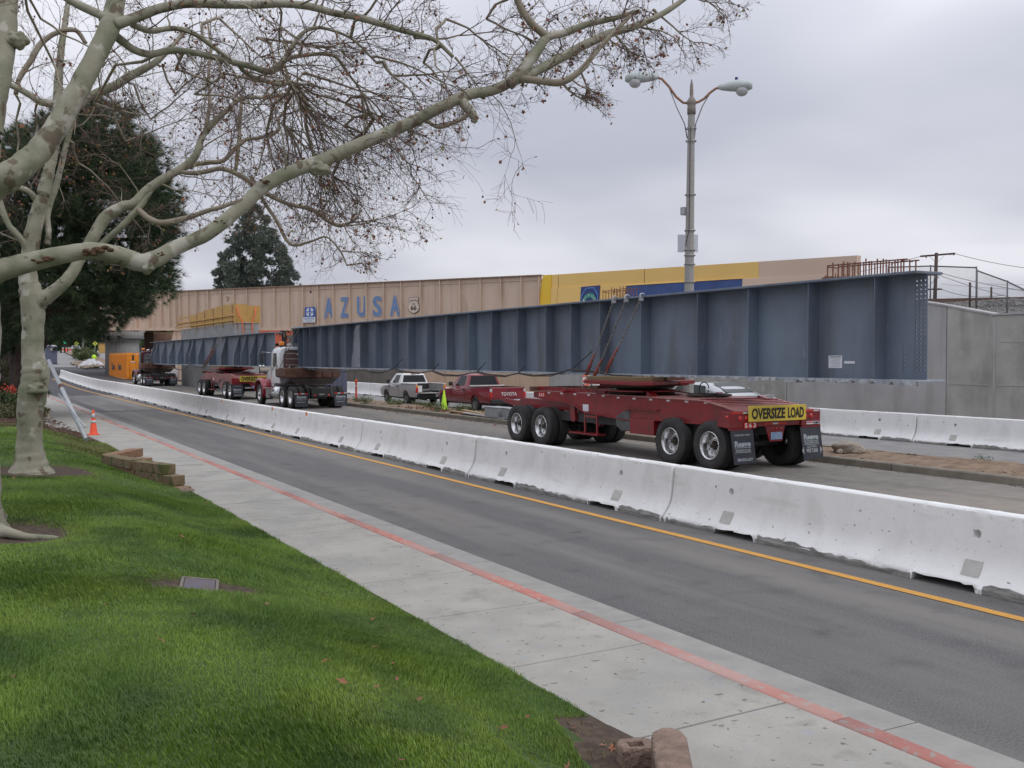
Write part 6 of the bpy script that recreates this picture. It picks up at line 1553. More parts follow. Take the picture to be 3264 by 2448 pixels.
# utility pole and wires
pt = at(2985, 806, 80); pb = at(2985, 945, 80)
t = thing('utility_pole', 'dark wooden utility pole with crossarm behind the railway', 'utility pole', (pt.x, pt.y, 4.8))
obj('pole', MB().tube([(pt.x-0.25, pt.y, 4.0), (pt.x, pt.y, pt.z)], [0.17, 0.13], 10), 'utility_wood', t)
a = at(2934, 817, 80); b = at(3044, 808, 80)
obj('crossarm', MB().bar(a, b, 0.12, 0.14), 'utility_wood', t)
c = at(2958, 922, 80); d_ = at(3002, 922, 80); obj('crossarm', MB().bar(c, d_, 0.1, 0.12), 'utility_wood', t)
for px in (2962, 3010): obj('brace', MB().bar(at(px, 816, 80), at(2985, 838, 80), 0.04, 0.02), 'galv', t)
for px, py in ((2952, 820), (3030, 811), (3040, 812)): q = at(px, py, 79.9); obj('insulator', MB().cyl(q-Vector((0,0,0.05)), q+Vector((0,0,0.1)), 0.06, 6), 'rust', t)
for py in (868, 876, 884):
    for s in (-1, 1): q = at(2985+s*6, py, 79.9); obj('insulator', MB().ball(q, 0.07, 6), 'galv', t)
wl = MB()
def wire(p, q, sag, r=0.02):
    p = Vector(p); q = Vector(q); wl.tube([p.lerp(q, k/8) - Vector((0,0,sag*4*(k/8)*(1-k/8))) for k in range(9)], r, 4)
for (pa, qa) in (((3042,808,80),(3500,868,70)),((2990,868,80),(3500,948,75)),((2990,876,80),(3500,1000,75)),((2990,918,80),(3200,940,75)),((2938,816,80),(2500,900,110)),((2985,870,80),(2860,930,85)),((2985,888,80),(2850,960,85)),((2985,920,80),(2700,935,110)),((3150,905,150),(3500,890,140)),((3000,905,150),(3500,925,140))):
    wire(at(*pa), at(*qa), 0.4)
wl_ = obj('wires', wl, 'wire', t); wl_['kind'] = 'stuff'

# ------------------------------------------------------------------ street lamp in the median
LB = at(2198, 1260, 27.3); LX, LY = LB.x, LB.y
t = thing('street_lamp', 'tall concrete street lamp with two drooping cobra heads standing in the median', 'street lamp', (LX, LY, 0.15))
P = lambda n, b, m, **k: obj(n, b, m, t, **k)
topz = 9.9
P('pole', MB().tube([(LX-0.05, LY, 0.1), (LX-0.03, LY, 5), (LX+0.02, LY, 9.22)], [0.155, 0.13, 0.095], 12, smooth=False), 'pole_concrete')
P('collar', MB().lathe([(0.11,9.17),(0.12,9.17),(0.12,9.36),(0.105,9.4),(0.13,9.45),(0.135,9.52),(0.09,9.6),(0.05,9.66),(0.055,9.72),(0.045,9.97),(0.012,10.14),(0.001,10.15)], 14, (LX+0.02, LY, 0)), 'lamp_collar')
rt3 = Vector((float(_rt[0]), float(_rt[1]), 0))
def cobra(sgn, dx_, dz_, yoff):
    # arm leaves the collar, dips and rises out to the lamp head
    ax = Vector((rt3.x, rt3.y, 0)) * sgn + Vector((0, yoff, 0)); ax.normalize()
    c = Vector((LX+0.02, LY, 9.48))
    pts = [c+ax*0.08, c+ax*0.3*dx_+Vector((0,0,0.02)), c+ax*0.55*dx_+Vector((0,0,0.16*dz_)), c+ax*0.8*dx_+Vector((0,0,0.4*dz_)), c+ax*1.05*dx_+Vector((0,0,0.58*dz_)), c+ax*1.25*dx_+Vector((0,0,0.63*dz_))]
    P('arm', MB().tube(pts, 0.035, 8), 'arm_rust')
    P('arm_brace', MB().tube([Vector((LX, LY, 8.5))+ax*0.1, Vector((LX, LY, 8.9))+ax*0.22*dx_, Vector((LX, LY, 9.36))+ax*0.5*dx_, pts[3]-Vector((0,0,0.02))], 0.016, 6), 'steel_dull')
    e_ = pts[-1]; sd_ = Vector((-ax.y, ax.x, 0))
    hd = bpy.data.objects.new('lamp_head', None); COL.objects.link(hd); hd.parent = t; hd.location = e_ - wloc(t)
    rings = []
    for (l, wv, zt, zb_) in ((-0.05,0.06,0.06,-0.05),(0.05,0.09,0.11,-0.09),(0.3,0.15,0.17,-0.13),(0.55,0.2,0.19,-0.15),(0.78,0.2,0.15,-0.13),(0.88,0.12,0.05,-0.09)):
        ring = []
        for k in range(12):
            a = 2*math.pi*k/12; y_ = math.cos(a)*wv; z_ = math.sin(a); z_ = z_*(zt if z_ > 0 else -zb_)
            ring.append(ax*l + sd_*y_ + Vector((0,0,z_)))
        rings.append(ring)
    obj('housing', MB().loft(rings), 'lamp_grey', hd, local=True)
    gl_ = MB().ball((0,0,0), 0.165, 12, (1.1, 1.1, 1.0))
    obj('glass_bowl', gl_, 'lamp_glass', hd, loc=ax*0.6-Vector((0,0,0.12)), local=True)
    obj('photocell', MB().cyl((0,0,0),(0,0,0.07),0.045,10), 'photocell', hd, loc=ax*0.45+Vector((0,0,0.18)), local=True)
cobra(-1, 0.78, 1.2, 0.15); cobra(1, 0.62, 0.62, -0.3)
bn = MB()
for z in (8.75, 8.4, 6.9, 5.9, 5.35, 5.2, 4.95, 4.45, 4.1, 3.8, 3.25): bn.lathe([(0.15+0.004*(9-z)*0.6,z),(0.155+0.004*(9-z)*0.6,z+0.03),(0.14,z+0.03)], 12, (LX-0.02+0.008*(z-5), LY, 0))
P('bands', bn, 'steel_dull')['kind'] = 'stuff'
P('conduit', MB().tube([(LX-0.1, LY-0.1, 8.8),(LX-0.13, LY-0.11, 7),(LX-0.15, LY-0.12, 5.9),(LX-0.28, LY-0.12, 5.45)], 0.012, 5), 'hose')
q = at(2181, 672, 27.2); P('sensor_box', MB().box(q.x-0.09, q.x+0.09, q.y-0.07, q.y+0.07, q.z-0.12, q.z+0.1), 'galv', bevel=0.01)
P('sensor_bracket', MB().bar(q-Vector((0,0,0.1)), (LX, LY, q.z-0.15), 0.03, 0.03), 'galv')
q0 = at(2160, 804, 27.5); q1 = at(2225, 748, 27.5)
P('sign_back', MB().add([tuple(q0), (q1.x, q1.y, q0.z), tuple(q1), (q0.x, q0.y, q1.z), (q0.x+0.01, q0.y+0.015, q0.z), (q1.x+0.01, q1.y+0.015, q0.z), (q1.x+0.01, q1.y+0.015, q1.z), (q0.x+0.01, q0.y+0.015, q1.z)],
      [(0,1,2,3),(7,6,5,4),(0,4,5,1),(1,5,6,2),(2,6,7,3),(3,7,4,0)]), 'pale_sheet')

# ------------------------------------------------------------------ small things on and beside the road
def cone(loc, h, label, m='orange', bands=True, group=None):
    t = thing('traffic_cone', label, 'traffic cone', loc, group=group); s = h/0.9
    obj('base', MB().box(-0.19*s, 0.19*s, -0.19*s, 0.19*s, 0, 0.035*s), m, t, local=True, bevel=0.01*s)
    obj('body', MB().lathe([(0.15*s,0.03*s),(0.13*s,0.06*s),(0.035*s,0.86*s),(0.02*s,0.9*s),(0.001,0.9*s)], 20), m, t, local=True)
    if bands:
        for a, b in ((0.42, 0.52), (0.6, 0.76)):
            r = lambda z: 0.13-(0.13-0.035)*(z-0.06)/0.8
            obj('reflective_band', MB().lathe([(r(a)*s+0.002, a*s), (r(a)*s+0.004, a*s), (r(b)*s+0.004, b*s), (r(b)*s+0.002, b*s)], 20), 'reflect_white', t, local=True)
    return t
cone((3.36, 29.7, 0.15), 0.72, 'orange traffic cone with two pale bands on the left pavement')
q = at(211, 1130, 172); cone((q.x, q.y, ter(q.y)+0.1), 0.9, 'tiny far orange cone at the nose of the far median', bands=False)
t = thing('lime_cone', 'plain lime-green cone standing on the median by the red pickup', 'traffic cone', (17.9, 36.9, 0.17))
obj('body', MB().lathe([(0.16,0.02),(0.15,0.06),(0.025,0.82),(0.001,0.84)], 20), 'lime', t, local=True)
obj('base', MB().box(-0.17,0.17,-0.17,0.17,0,0.03), 'lime', t, local=True)
for (x, y, lb) in ((18.1, 47.8, 'tall orange delineator post in the median left of the silver pickup'), (17.9, 50.4, 'orange delineator post beside the blue-grey toilet')):
    t = thing('delineator', lb, 'delineator', (x, y, 0.15))
    obj('base', MB().cyl((0,0,0),(0,0,0.06),0.18,12), 'plastic_black', t, local=True)
    obj('post', MB().lathe([(0.05,0.05),(0.05,0.98),(0.065,1.0),(0.065,1.06),(0.03,1.1),(0.001,1.1)], 12), 'orange', t, local=True)
    obj('reflective_band', MB().lathe([(0.053,0.72),(0.053,0.8)], 12), 'reflect_white', t, local=True)
def toilet(x, y, z, w_, label, h=2.25, band=True):
    t = thing('portable_toilet', label, 'portable toilet', (x, y, z))
    obj('cabin', MB().box(-w_/2, w_/2, -w_/2, w_/2, 0.08, h-0.22), 'potty', t, local=True, bevel=0.03)
    for k in range(4): obj('wall_rib', MB().box(-w_/2+0.1+k*w_/4.4, -w_/2+0.18+k*w_/4.4, -w_/2-0.02, -w_/2, 0.2, h-0.5), 'potty', t, local=True)
    obj('roof', MB().loft([[(-w_/2-0.02,-w_/2-0.02,h-0.22),(w_/2+0.02,-w_/2-0.02,h-0.22),(w_/2+0.02,w_/2+0.02,h-0.22),(-w_/2-0.02,w_/2+0.02,h-0.22)],[(-w_/2+0.12,-w_/2+0.1,h-0.04),(w_/2-0.12,-w_/2+0.1,h-0.04),(w_/2-0.12,w_/2-0.1,h-0.04),(-w_/2+0.12,w_/2-0.1,h-0.04)],[(-w_/2+0.3,-w_/2+0.25,h),(w_/2-0.3,-w_/2+0.25,h),(w_/2-0.3,w_/2-0.25,h),(-w_/2+0.3,w_/2-0.25,h)]]), 'potty_roof', t, local=True)
    obj('skid', MB().box(-w_/2-0.04, w_/2+0.04, -w_/2-0.04, w_/2+0.04, 0, 0.08), 'plastic_black', t, local=True)
    obj('notice', MB().box(-0.12, 0.12, -w_/2-0.03, -w_/2-0.02, h-0.75, h-0.5), 'sign_cream', t, local=True)
    return t
q = at(163, 1165, 132); toilet(q.x, 140.0*0+q.y, ter(q.y), 1.45, 'blue-grey portable toilet with white roof far up the road beside the barriers', 2.6)
toilet(17.12, 48.6, 0.15, 1.15, 'dark blue-grey portable toilet in the median behind the white-cab tractor')
# orange shipping container
t = thing('shipping_container', 'orange storage container parked behind the dark red tractor', 'container', (15.5, 106, 0.3))
t.rotation_euler.x = 0
obj('shell', MB().box(14.3, 16.7, 99.8, 111.8, 0.35, 2.92), 'container', t)
for k in range(38): obj('side_rib', MB().box(14.26, 14.3, 100.1+k*0.31, 100.24+k*0.31, 0.55, 2.75), 'container', t)
for x in (14.32, 15.52): obj('door', MB().box(x, x+1.16, 99.74, 99.8, 0.5, 2.8), 'container', t, bevel=0.01)
for x in (14.6, 15.2, 15.8, 16.4): obj('lock_bar', MB().cyl((x, 99.7, 0.5), (x, 99.7, 2.8), 0.03, 6), 'container', t)
obj('marking', MB().box(14.25, 14.258, 107.4, 109.2, 1.5, 1.62).box(14.25, 14.258, 102.9, 104.6, 1.5, 1.62), 'grease', t)
put_text('lettering', 'Clean', (14.25, 109.8, 1.2), (0,-1,0), (0,0,1), 2.4, 0.75, 'grease', t, 0.03); put_text('lettering', 'Rent', (14.25, 104.9, 1.2), (0,-1,0), (0,0,1), 2.0, 0.75, 'grease', t, 0.03)
# leaning grey post with its prop
t = thing('leaning_post', 'rusty grey metal post leaning over beside the cone', 'post', (2.78, 26.1, 0.3))
pa = Vector((2.78, 26.1, 0.3)); pc = at(155, 1150, 27.3)
obj('post', MB().tube([pa, pc], 0.055, 10), 'galv', t)
obj('rust_sleeve', MB().tube([pa.lerp(pc, 0.62), pa.lerp(pc, 0.66)], 0.06, 10), 'rust', t)
obj('prop', MB().tube([pa+Vector((0.0,0.1,0.3)), pa.lerp(pc, 0.55)+Vector((-0.12,0.2,0))], 0.02, 6), 'galv', t)
# median odds and ends
for (x, y, a, lb) in ((17.15, 30.9, 0.1, 'galvanised metal box on the median kerb, left of the pair'), (17.25, 29.9, -0.15, 'galvanised metal box on the median, half behind the dolly tyre')):
    t = thing('metal_box', lb, 'metal box', (x, y, 0.17), rot=(0,0,a))
    obj('box', MB().box(-0.28,0.28,-0.42,0.42,0,0.36), 'galv', t, local=True, bevel=0.012); obj('lid', MB().box(-0.3,0.3,-0.44,0.44,0.362,0.39), 'galv', t, local=True, bevel=0.008)
for (x, y, l, a, z) in ((17.1, 33.2, 2.6, 0.05, 0.2), (17.25, 33.0, 2.2, -0.12, 0.25), (17.0, 31.6, 3.2, 0.02, 0.18)):
    o = tag(obj('timber_board', MB().box(-0.09,0.09,-l/2,l/2,0,0.04), 'timber_pale' if l < 3 else 'reflect_white', loc=(x,y,z), rot=(0.02,0.02,a)), {2.6:'weathered timber board lying on the median kerb', 2.2:'shorter timber board stacked askew on another', 3.2:'long pale batten lying along the median kerb'}[l], 'board')
def rock(name, loc, s, label, seed, m='rock', group=None):
    b = bmesh.new(); bmesh.ops.create_icosphere(b, subdivisions=3, radius=1); rs = random.Random(seed)
    from mathutils import noise as _n
    for v in b.verts:
        k = 1 + 0.28*_n.noise(v.co*1.3+Vector((seed,0,0))) + 0.08*_n.noise(v.co*4+Vector((0,seed,0))); v.co = Vector((v.co.x*s[0]*k, v.co.y*s[1]*k, v.co.z*s[2]*k))
    me = bpy.data.meshes.new(name); b.to_mesh(me); b.free()
    o = obj(name, me, m, loc=loc); tag(o, label, 'rock', group); return o
rock('rock', (17.75, 15.35, 0.25), (0.26, 0.42, 0.17), 'pale weathered boulder on the near median soil', 3)
rock('rock', (17.4, 15.3, 0.2), (0.08, 0.07, 0.06), 'small stone beside the boulder on the median', 5)
rs = random.Random(12)
V = []; F = []
def scatter_bits(name, n, xr, yr, z, szr, m, label, cat, seed, zf=None):
    r_ = np.random.RandomState(seed); x = r_.uniform(*xr, n); y = r_.uniform(*yr, n); s = r_.uniform(*szr, n)
    zz = np.full(n, z) if zf is None else np.array([zf(a, b) for a, b in zip(x, y)])
    Vv = oc[None]*s[:,None,None]*r_.uniform(0.4, 1.4, (n,6,3)); Vv[:,:,0] += x[:,None]; Vv[:,:,1] += y[:,None]; Vv[:,:,2] = Vv[:,:,2]*0.6 + zz[:,None]
    o = obj(name, npmesh(name, Vv.reshape(-1,3), (np.arange(n)[:,None,None]*6+of[None]).reshape(-1,3), m), None); o['kind'] = 'stuff'; o['label'] = label; o['category'] = cat; return o
scatter_bits('rubble', 700, (16.9, 18.65), (8, 50), 0.17, (0.012, 0.05), 'rock', 'crumbs of stone and soil on the median', 'rubble', 1)
scatter_bits('leaf_litter', 170, (16.25, 16.75), (24, 46), 0.01, (0.01, 0.045), 'leaf_brown', 'dry brown leaf litter along the median kerb foot', 'litter', 2)
scatter_bits('leaf_litter', 150, (16.85, 18.2), (32, 40), 0.2, (0.02, 0.08), 'leaf_dull', 'dead leaves and bark heaped on the median near the lime cone', 'litter', 3)
scatter_bits('road_grit', 260, (16.45, 16.72), (8, 30), 0.006, (0.006, 0.02), 'rust', 'reddish grit along the median kerb foot', 'grit', 4)
# debris heap with white plastic under the bridge
q = at(310, 1172, 124); zq = ter(q.y)
t = thing('debris_heap', 'white plastic sheeting thrown over rubble beside the round bridge pier', 'debris', (q.x-0.6, q.y, zq))
rs = random.Random(3); vs = []; 
for j in range(13):
    for i in range(15): 
        x = -1.7+i*0.25; y = -1.5+j*0.25; r_ = math.hypot(x/1.8, y/1.6); vs.append((q.x-0.6+x, q.y+y, zq+max(0.02, 1.0*(1-r_*r_))*(0.75+0.5*rs.random()) if r_ < 1 else zq+0.02))
obj('plastic', MB().add(vs, [(j*15+i, j*15+i+1, j*15+i+16, j*15+i+15) for j in range(12) for i in range(14)]), 'white_heap', t)
scatter_bits('rubble', 500, (13.5, 17.5), (128, 146), 1.3, (0.08, 0.35), 'debris', 'broken rubble and timber heaped at the head of the far median', 'rubble', 7, zf=lambda a, b: ter(b)+0.15+0.25*math.exp(-((a-15.5)/1.5)**2))
# barricade panel behind the dolly
q = at(1868, 1212, 39)
t = thing('barricade', 'orange and white striped barricade board seen past the dolly bolster', 'barricade', (q.x, q.y, 0))
for k in range(7):
    obj('stripe', MB().prism([(-0.16, 1.05+k*0.1), (0.16, 1.16+k*0.1), (0.16, 1.26+k*0.1), (-0.16, 1.15+k*0.1)], 'y', -0.01, 0.01), 'orange_faded' if k % 2 else 'white', t, local=True)
obj('leg', MB().box(-0.02, 0.02, 0.01, 0.04, 0, 1.8), 'galv', t, local=True); obj('rail', MB().box(0.16, 1.5, 0.0, 0.04, 1.16, 1.28), 'white', t, local=True); obj('foot', MB().box(-0.25,0.25,-0.3,0.3,0,0.05), 'plastic_black', t, local=True)

# ------------------------------------------------------------------ far end of the road
q = at(900, 1095, 175)
t = thing('red_building', 'flat red-orange building seen beneath the bridge', 'building', (q.x, q.y, 0))
obj('wall', MB().box(q.x-14, q.x+12, q.y, q.y+12, 0, 9.2), 'brick_red', t); obj('roof_edge', MB().box(q.x-14.2, q.x+12.2, q.y-0.2, q.y+12.2, 9.2, 9.6), 'wall_pink', t)
for k in range(5): obj('window', MB().box(q.x-12+k*4.6, q.x-9.6+k*4.6, q.y-0.05, q.y, 1.5, 3.2), 'glass_dark', t)
q = at(906, 1100, 120)
t = thing('palm_tree', 'dark palm trunk in front of the red building', 'palm tree', (q.x, q.y, 0))
obj('trunk', MB().tube([(q.x, q.y, 0), (q.x+0.1, q.y, 3), (q.x-0.05, q.y, 6.5), (q.x, q.y, 7)], [0.4, 0.32, 0.35, 0.3], 10), 'palm_trunk', t)
for k in range(10):
    a = k*0.63; obj('frond', MB().bar((q.x, q.y, 6.6-k*0.12), (q.x+1.0*math.cos(a), q.y+1.0*math.sin(a), 5.7-k*0.1), 0.25, 0.03), 'palm_trunk', t)
# traffic signal with a green light
q = at(206, 1090, 178); zq = ter(q.y)
t = thing('traffic_signal', 'black traffic signal showing green, far down the road', 'traffic light', (q.x, q.y, zq))
obj('pole', MB().cyl((q.x, q.y, zq), (q.x, q.y, q.z+1.0), 0.14, 8), 'black_steel', t)
obj('head', MB().box(q.x-0.5, q.x+0.5, q.y-0.3, q.y-0.1, q.z-0.5, q.z+1.5), 'plastic_black', t)
obj('green_lamp', MB().lathe([(0.001,-0.36),(0.24,-0.34),(0.26,-0.3)], 14, (q.x, q.y, q.z-0.03), 'y'), 'tl_green', t)
q = at(264, 1090, 165); zq = ter(q.y)
t = thing('far_pole', 'pale concrete pole standing in the far median', 'pole', (q.x, q.y, zq)); obj('pole', MB().cyl((q.x, q.y, zq), (q.x, q.y, zq+8.5), 0.17, 10), 'pole_concrete', t)
for px, lb in ((243, 'yellow diamond warning sign left of the far pole'), (303, 'yellow diamond warning sign right of the far pole')):
    q = at(px, 1095, 170); zq = ter(q.y); t = thing('warning_sign', lb, 'sign', (q.x, q.y, zq), group='far yellow diamond signs')
    obj('panel', MB().prism([(q.x-0.42, q.z), (q.x, q.z+0.42), (q.x+0.42, q.z), (q.x, q.z-0.42)], 'y', q.y-0.02, q.y+0.02), 'diamond', t)
    obj('figure', MB().box(q.x-0.06, q.x+0.08, q.y-0.03, q.y-0.021, q.z-0.2, q.z+0.2), 'black', t); obj('post', MB().cyl((q.x, q.y+0.05, zq), (q.x, q.y+0.05, q.z), 0.04, 6), 'galv', t)
q = at(328, 1110, 185); zq = ter(q.y)
t = thing('yellow_kiosk', 'narrow yellow wall with dark top beyond the far cross street', 'kiosk', (q.x, q.y, zq)); obj('wall', MB().box(q.x-0.6, q.x+0.6, q.y, q.y+1.5, zq-0.2, zq+1.9), 'plywood', t); obj('roof', MB().box(q.x-0.8, q.x+0.8, q.y-0.2, q.y+1.7, zq+1.9, zq+2.1), 'black_steel', t)
for px, lb in ((206, 'striped barricade on the left beyond the far cone'), (225, 'striped barricade beside the far parked car')):
    q = at(px, 1118, 182); zq = ter(q.y); t = thing('barricade', lb, 'barricade', (q.x, q.y, zq), group='far striped barricades')
    for k in range(3): obj('board', MB().box(q.x-0.45, q.x+0.45, q.y, q.y+0.03, zq+0.15+k*0.32, zq+0.4+k*0.32), 'orange_faded' if k == 1 else 'reflect_white', t)
    for s in (-1, 1): obj('leg', MB().box(q.x+s*0.4-0.03, q.x+s*0.4+0.03, q.y+0.04, q.y+0.08, zq, zq+1.15), 'galv', t)
q = at(245, 1120, 188); zq = ter(q.y)
t = thing('far_car', 'small silver car facing us at the far crossing', 'car', (q.x, q.y, zq))
P = lambda n, b, m, **k: obj(n, b, m, t, local=True, **k)
P('body', MB().loft([ring_car(0.0,0.85,0.3,0.5,0.75,0.8), ring_car(0.4,0.88,0.25,0.55,0.9,0.9), ring_car(1.2,0.9,0.25,0.6,0.98,0.92), ring_car(4.2,0.88,0.25,0.6,1.0,0.9)]), 'car_sedan')
P('roof', MB().loft([[(-0.8,1.0,0.97),(0.8,1.0,0.97),(0.8,4.0,0.97),(-0.8,4.0,0.97)],[(-0.6,1.8,1.45),(0.6,1.8,1.45),(0.6,3.5,1.45),(-0.6,3.5,1.45)]], smooth=False), 'car_sedan')
P('windscreen', MB().add([(-0.7,1.08,1.02),(0.7,1.08,1.02),(0.56,1.72,1.41),(-0.56,1.72,1.41)], [(0,1,2,3)]), 'glass_clear')
for s in (-1, 1): P('headlight', MB().box(s*0.65-0.15, s*0.65+0.15, -0.02, 0.1, 0.55, 0.7), 'plate_white'); car_wheel(t, s*0.78, 0.9, s); car_wheel(t, s*0.78, 3.4, s)
# pale building and garden wall seen between the left trunks
q = at(-40, 1150, 60); t = thing('pale_building', 'pale building corner behind the dark trunks at the left edge', 'building', (q.x, q.y, 0))
obj('wall', MB().box(q.x-9, q.x+1.1, q.y, q.y+12, 0, 4.4), 'light_wall', t); obj('roof_edge', MB().box(q.x-9.2, q.x+1.4, q.y-0.3, q.y+12.2, 4.4, 4.7), 'wall_pink', t)

# ------------------------------------------------------------------ trees
def burl(parent, px, py, d, r, sc=(1,1,1), seed=1, m='bark'):
    from mathutils import noise as _n
    b = bmesh.new(); bmesh.ops.create_icosphere(b, subdivisions=4, radius=1); c = at(px, py, d)
    for v in b.verts:
        k = 1 + 0.35*_n.noise(v.co*1.5+Vector((seed,0,0))) + 0.12*_n.noise(v.co*4+Vector((0,seed,0)))
        v.co = c + Vector((v.co.x*sc[0], v.co.y*sc[1], v.co.z*sc[2]))*(r*k)
    for f in b.faces: f.smooth = True
    me = bpy.data.meshes.new('burl'); b.to_mesh(me); b.free(); return obj('burl', me, m, parent)
class Tubes:
    """fast collector for thousands of thin tubes"""
    def __init__(s): s.V = []; s.F = []; s.o = 0
    def tube(s, pts, rads, n=3):
        P = np.array([tuple(p) for p in pts]); m = len(P)
        D = np.empty_like(P); D[:-1] = P[1:]-P[:-1]; D[-1] = D[-2]
        D /= np.maximum(np.linalg.norm(D, axis=1, keepdims=True), 1e-9)
        ref = np.array([0.31, 0.17, 0.93]); Rv = np.cross(D, ref); Rv /= np.maximum(np.linalg.norm(Rv, axis=1, keepdims=True), 1e-9); U = np.cross(Rv, D)
        a = 2*np.pi*np.arange(n)/n; r = np.asarray(rads)[:,None,None]
        V = P[:,None,:] + (Rv[:,None,:]*np.cos(a)[None,:,None] + U[:,None,:]*np.sin(a)[None,:,None])*r
        s.V.append(V.reshape(-1,3)); i = np.arange(m-1)[:,None]*n; k = np.arange(n)[None,:]; k2 = (k+1) % n
        F = np.stack([i+k, i+k2, i+n+k2, i+n+k], -1).reshape(-1,4)+s.o; s.F.append(F); s.o += m*n
    def mesh(s, name, m): return npmesh(name, np.concatenate(s.V), np.concatenate(s.F), m, smooth=True)
def smooth_path(pts, k=4):
    """Catmull-Rom through (x,y,z,r) knots"""
    P = [np.array(p, dtype=float) for p in pts]; P = [2*P[0]-P[1]] + P + [2*P[-1]-P[-2]]; out_ = []
    for i in range(1, len(P)-2):
        for j in range(k):
            t = j/k; a, b, c, d = P[i-1], P[i], P[i+1], P[i+2]
            out_.append(0.5*((2*b)+(-a+c)*t+(2*a-5*b+4*c-d)*t*t+(-a+3*b-3*c+d)*t**3))
    out_.append(P[-2]); return out_
def limb(parent, name, knots, m='bark', n=14, lumpy=0.06, seed=1, k=5):
    """knots: (px, py, distance, radius in photo px)"""
    pts = []
    for (px, py, d, r) in knots: p = at(px, py, d); pts.append((p.x, p.y, p.z, r*d/3080))
    sm = smooth_path(pts, k); rs = random.Random(seed); ph = rs.uniform(0, 9)
    from mathutils import noise as _n
    b = MB(); P = [Vector(q[:3]) for q in sm]; ref = Vector((0.2,0.1,1)).normalized(); mm = len(P)
    for i, p in enumerate(P):
        d = (P[min(i+1, mm-1)]-P[max(i-1, 0)]).normalized(); r_ = d.cross(ref)
        if r_.length < 1e-3: r_ = d.cross(Vector((1,0,0)))
        r_.normalize(); u = r_.cross(d); rad = max(0.003, sm[i][3])
        for a_ in range(n):
            a = 2*math.pi*a_/n; q = p + (r_*math.cos(a)+u*math.sin(a))*rad
            f = 1 + lumpy*1.6*_n.noise(q*(0.5/max(rad, 0.03))+Vector((ph,0,0))); b.v.append(tuple(p + (q-p)*f))
    for i in range(mm-1):
        for a_ in range(n): a = i*n+a_; c = i*n+(a_+1) % n; b.f.append((a, c, c+n, a+n)); b.sm.append(True)
    b.f.append(tuple(range(n))[::-1]); b.sm.append(False); b.f.append(tuple(range((mm-1)*n, mm*n))); b.sm.append(False)
    obj(name, b, m, parent)
    return sm
def grow(T, Tm, p, d, r, ln, lvl, rs, tips, droop=0.0, kids=(3, 5), zig=0.34):
    """one twig with its side twigs; p start, d direction"""
    n = max(3, int(ln/0.13)+2); n = min(n, 9); pts = [p]; q = p.copy(); dd = d.copy(); rads = [r]
    for i in range(n-1):
        dd = dd + np.array([rs.gauss(0, zig), rs.gauss(0, zig), rs.gauss(0, zig)*0.9 - droop*0.25])*0.75
        dd /= np.linalg.norm(dd); q = q + dd*ln/(n-1); pts.append(q); rads.append(max(0.0016, r*(1-0.75*(i+1)/(n-1))))
    (Tm if r > 0.011 else T).tube(pts, rads, 5 if r > 0.011 else 3)
    if lvl <= 0: tips.append((q, dd)); return
    nk = rs.randint(*kids)
    for k in range(nk):
        f = rs.uniform(0.18, 1.0); idx = min(n-2, int(f*(n-1))); s = pts[idx] + (pts[idx+1]-pts[idx])*rs.random()
        loc = pts[idx+1]-pts[idx]; loc = loc/np.linalg.norm(loc)
        sd_ = np.array([rs.gauss(0,1), rs.gauss(0,1), rs.gauss(0,1)]); sd_ -= loc*sd_.dot(loc); sd_ /= np.linalg.norm(sd_)
        nd = loc*rs.uniform(0.5, 1.0) + sd_*rs.uniform(0.5, 0.95); nd /= np.linalg.norm(nd)
        grow(T, Tm, s, nd, max(0.0022, r*rs.uniform(0.4, 0.6)), ln*rs.uniform(0.38, 0.68), lvl-1, rs, tips, droop, kids, zig)
    tips.append((q, dd))
def sprout(T, Tm, sm, rs, tips, step, r0, ln, lvl, f0=0.0, f1=1.0, droop=0.0, bias=(0,0,0), kids=(3,5), zig=0.28):
    P = [np.array(q[:3]) for q in sm]; seg = [np.linalg.norm(P[i+1]-P[i]) for i in range(len(P)-1)]; tot = sum(seg); s = f0*tot
    while s < f1*tot:
        acc = 0
        for i, L_ in enumerate(seg):
            if acc+L_ >= s: break
            acc += L_
        base = P[i]+(P[i+1]-P[i])*((s-acc)/max(L_, 1e-6)); loc = (P[i+1]-P[i])/max(L_, 1e-6)
        sd_ = np.array([rs.gauss(0,1), rs.gauss(0,1), rs.gauss(0,1)])+np.array(bias); sd_ -= loc*sd_.dot(loc); sd_ /= np.linalg.norm(sd_)
        nd = loc*rs.uniform(0.2, 0.8)+sd_; nd /= np.linalg.norm(nd)
        grow(T, Tm, base, nd, r0*rs.uniform(0.6, 1.25), ln*rs.uniform(0.45, 1.2), lvl, rs, tips, droop, kids, zig); s += step*rs.uniform(0.5, 1.5)
def link(Tm, p, limbs, r=0.015):
    """a curved branchlet from the nearest limb to the foot of a free spray"""
    best = min((np.linalg.norm(np.array(q[:3])-p)-0.0*i, j, i) for j, L_ in enumerate(limbs) for i, q in enumerate(L_))
    q = np.array(limbs[best[1]][best[2]][:3]); d = p-q; ln = np.linalg.norm(d)
    if ln < 0.05: return
    sag = np.array([0, 0, 0.12*ln]); side = np.cross(d, _fw); side = side/max(np.linalg.norm(side), 1e-6)*0.08*ln
    Tm.tube([q, q+d*0.3+sag+side, q+d*0.65+sag*0.9-side*0.4, p], [r*1.5, r*1.3, r*1.15, r], 6)
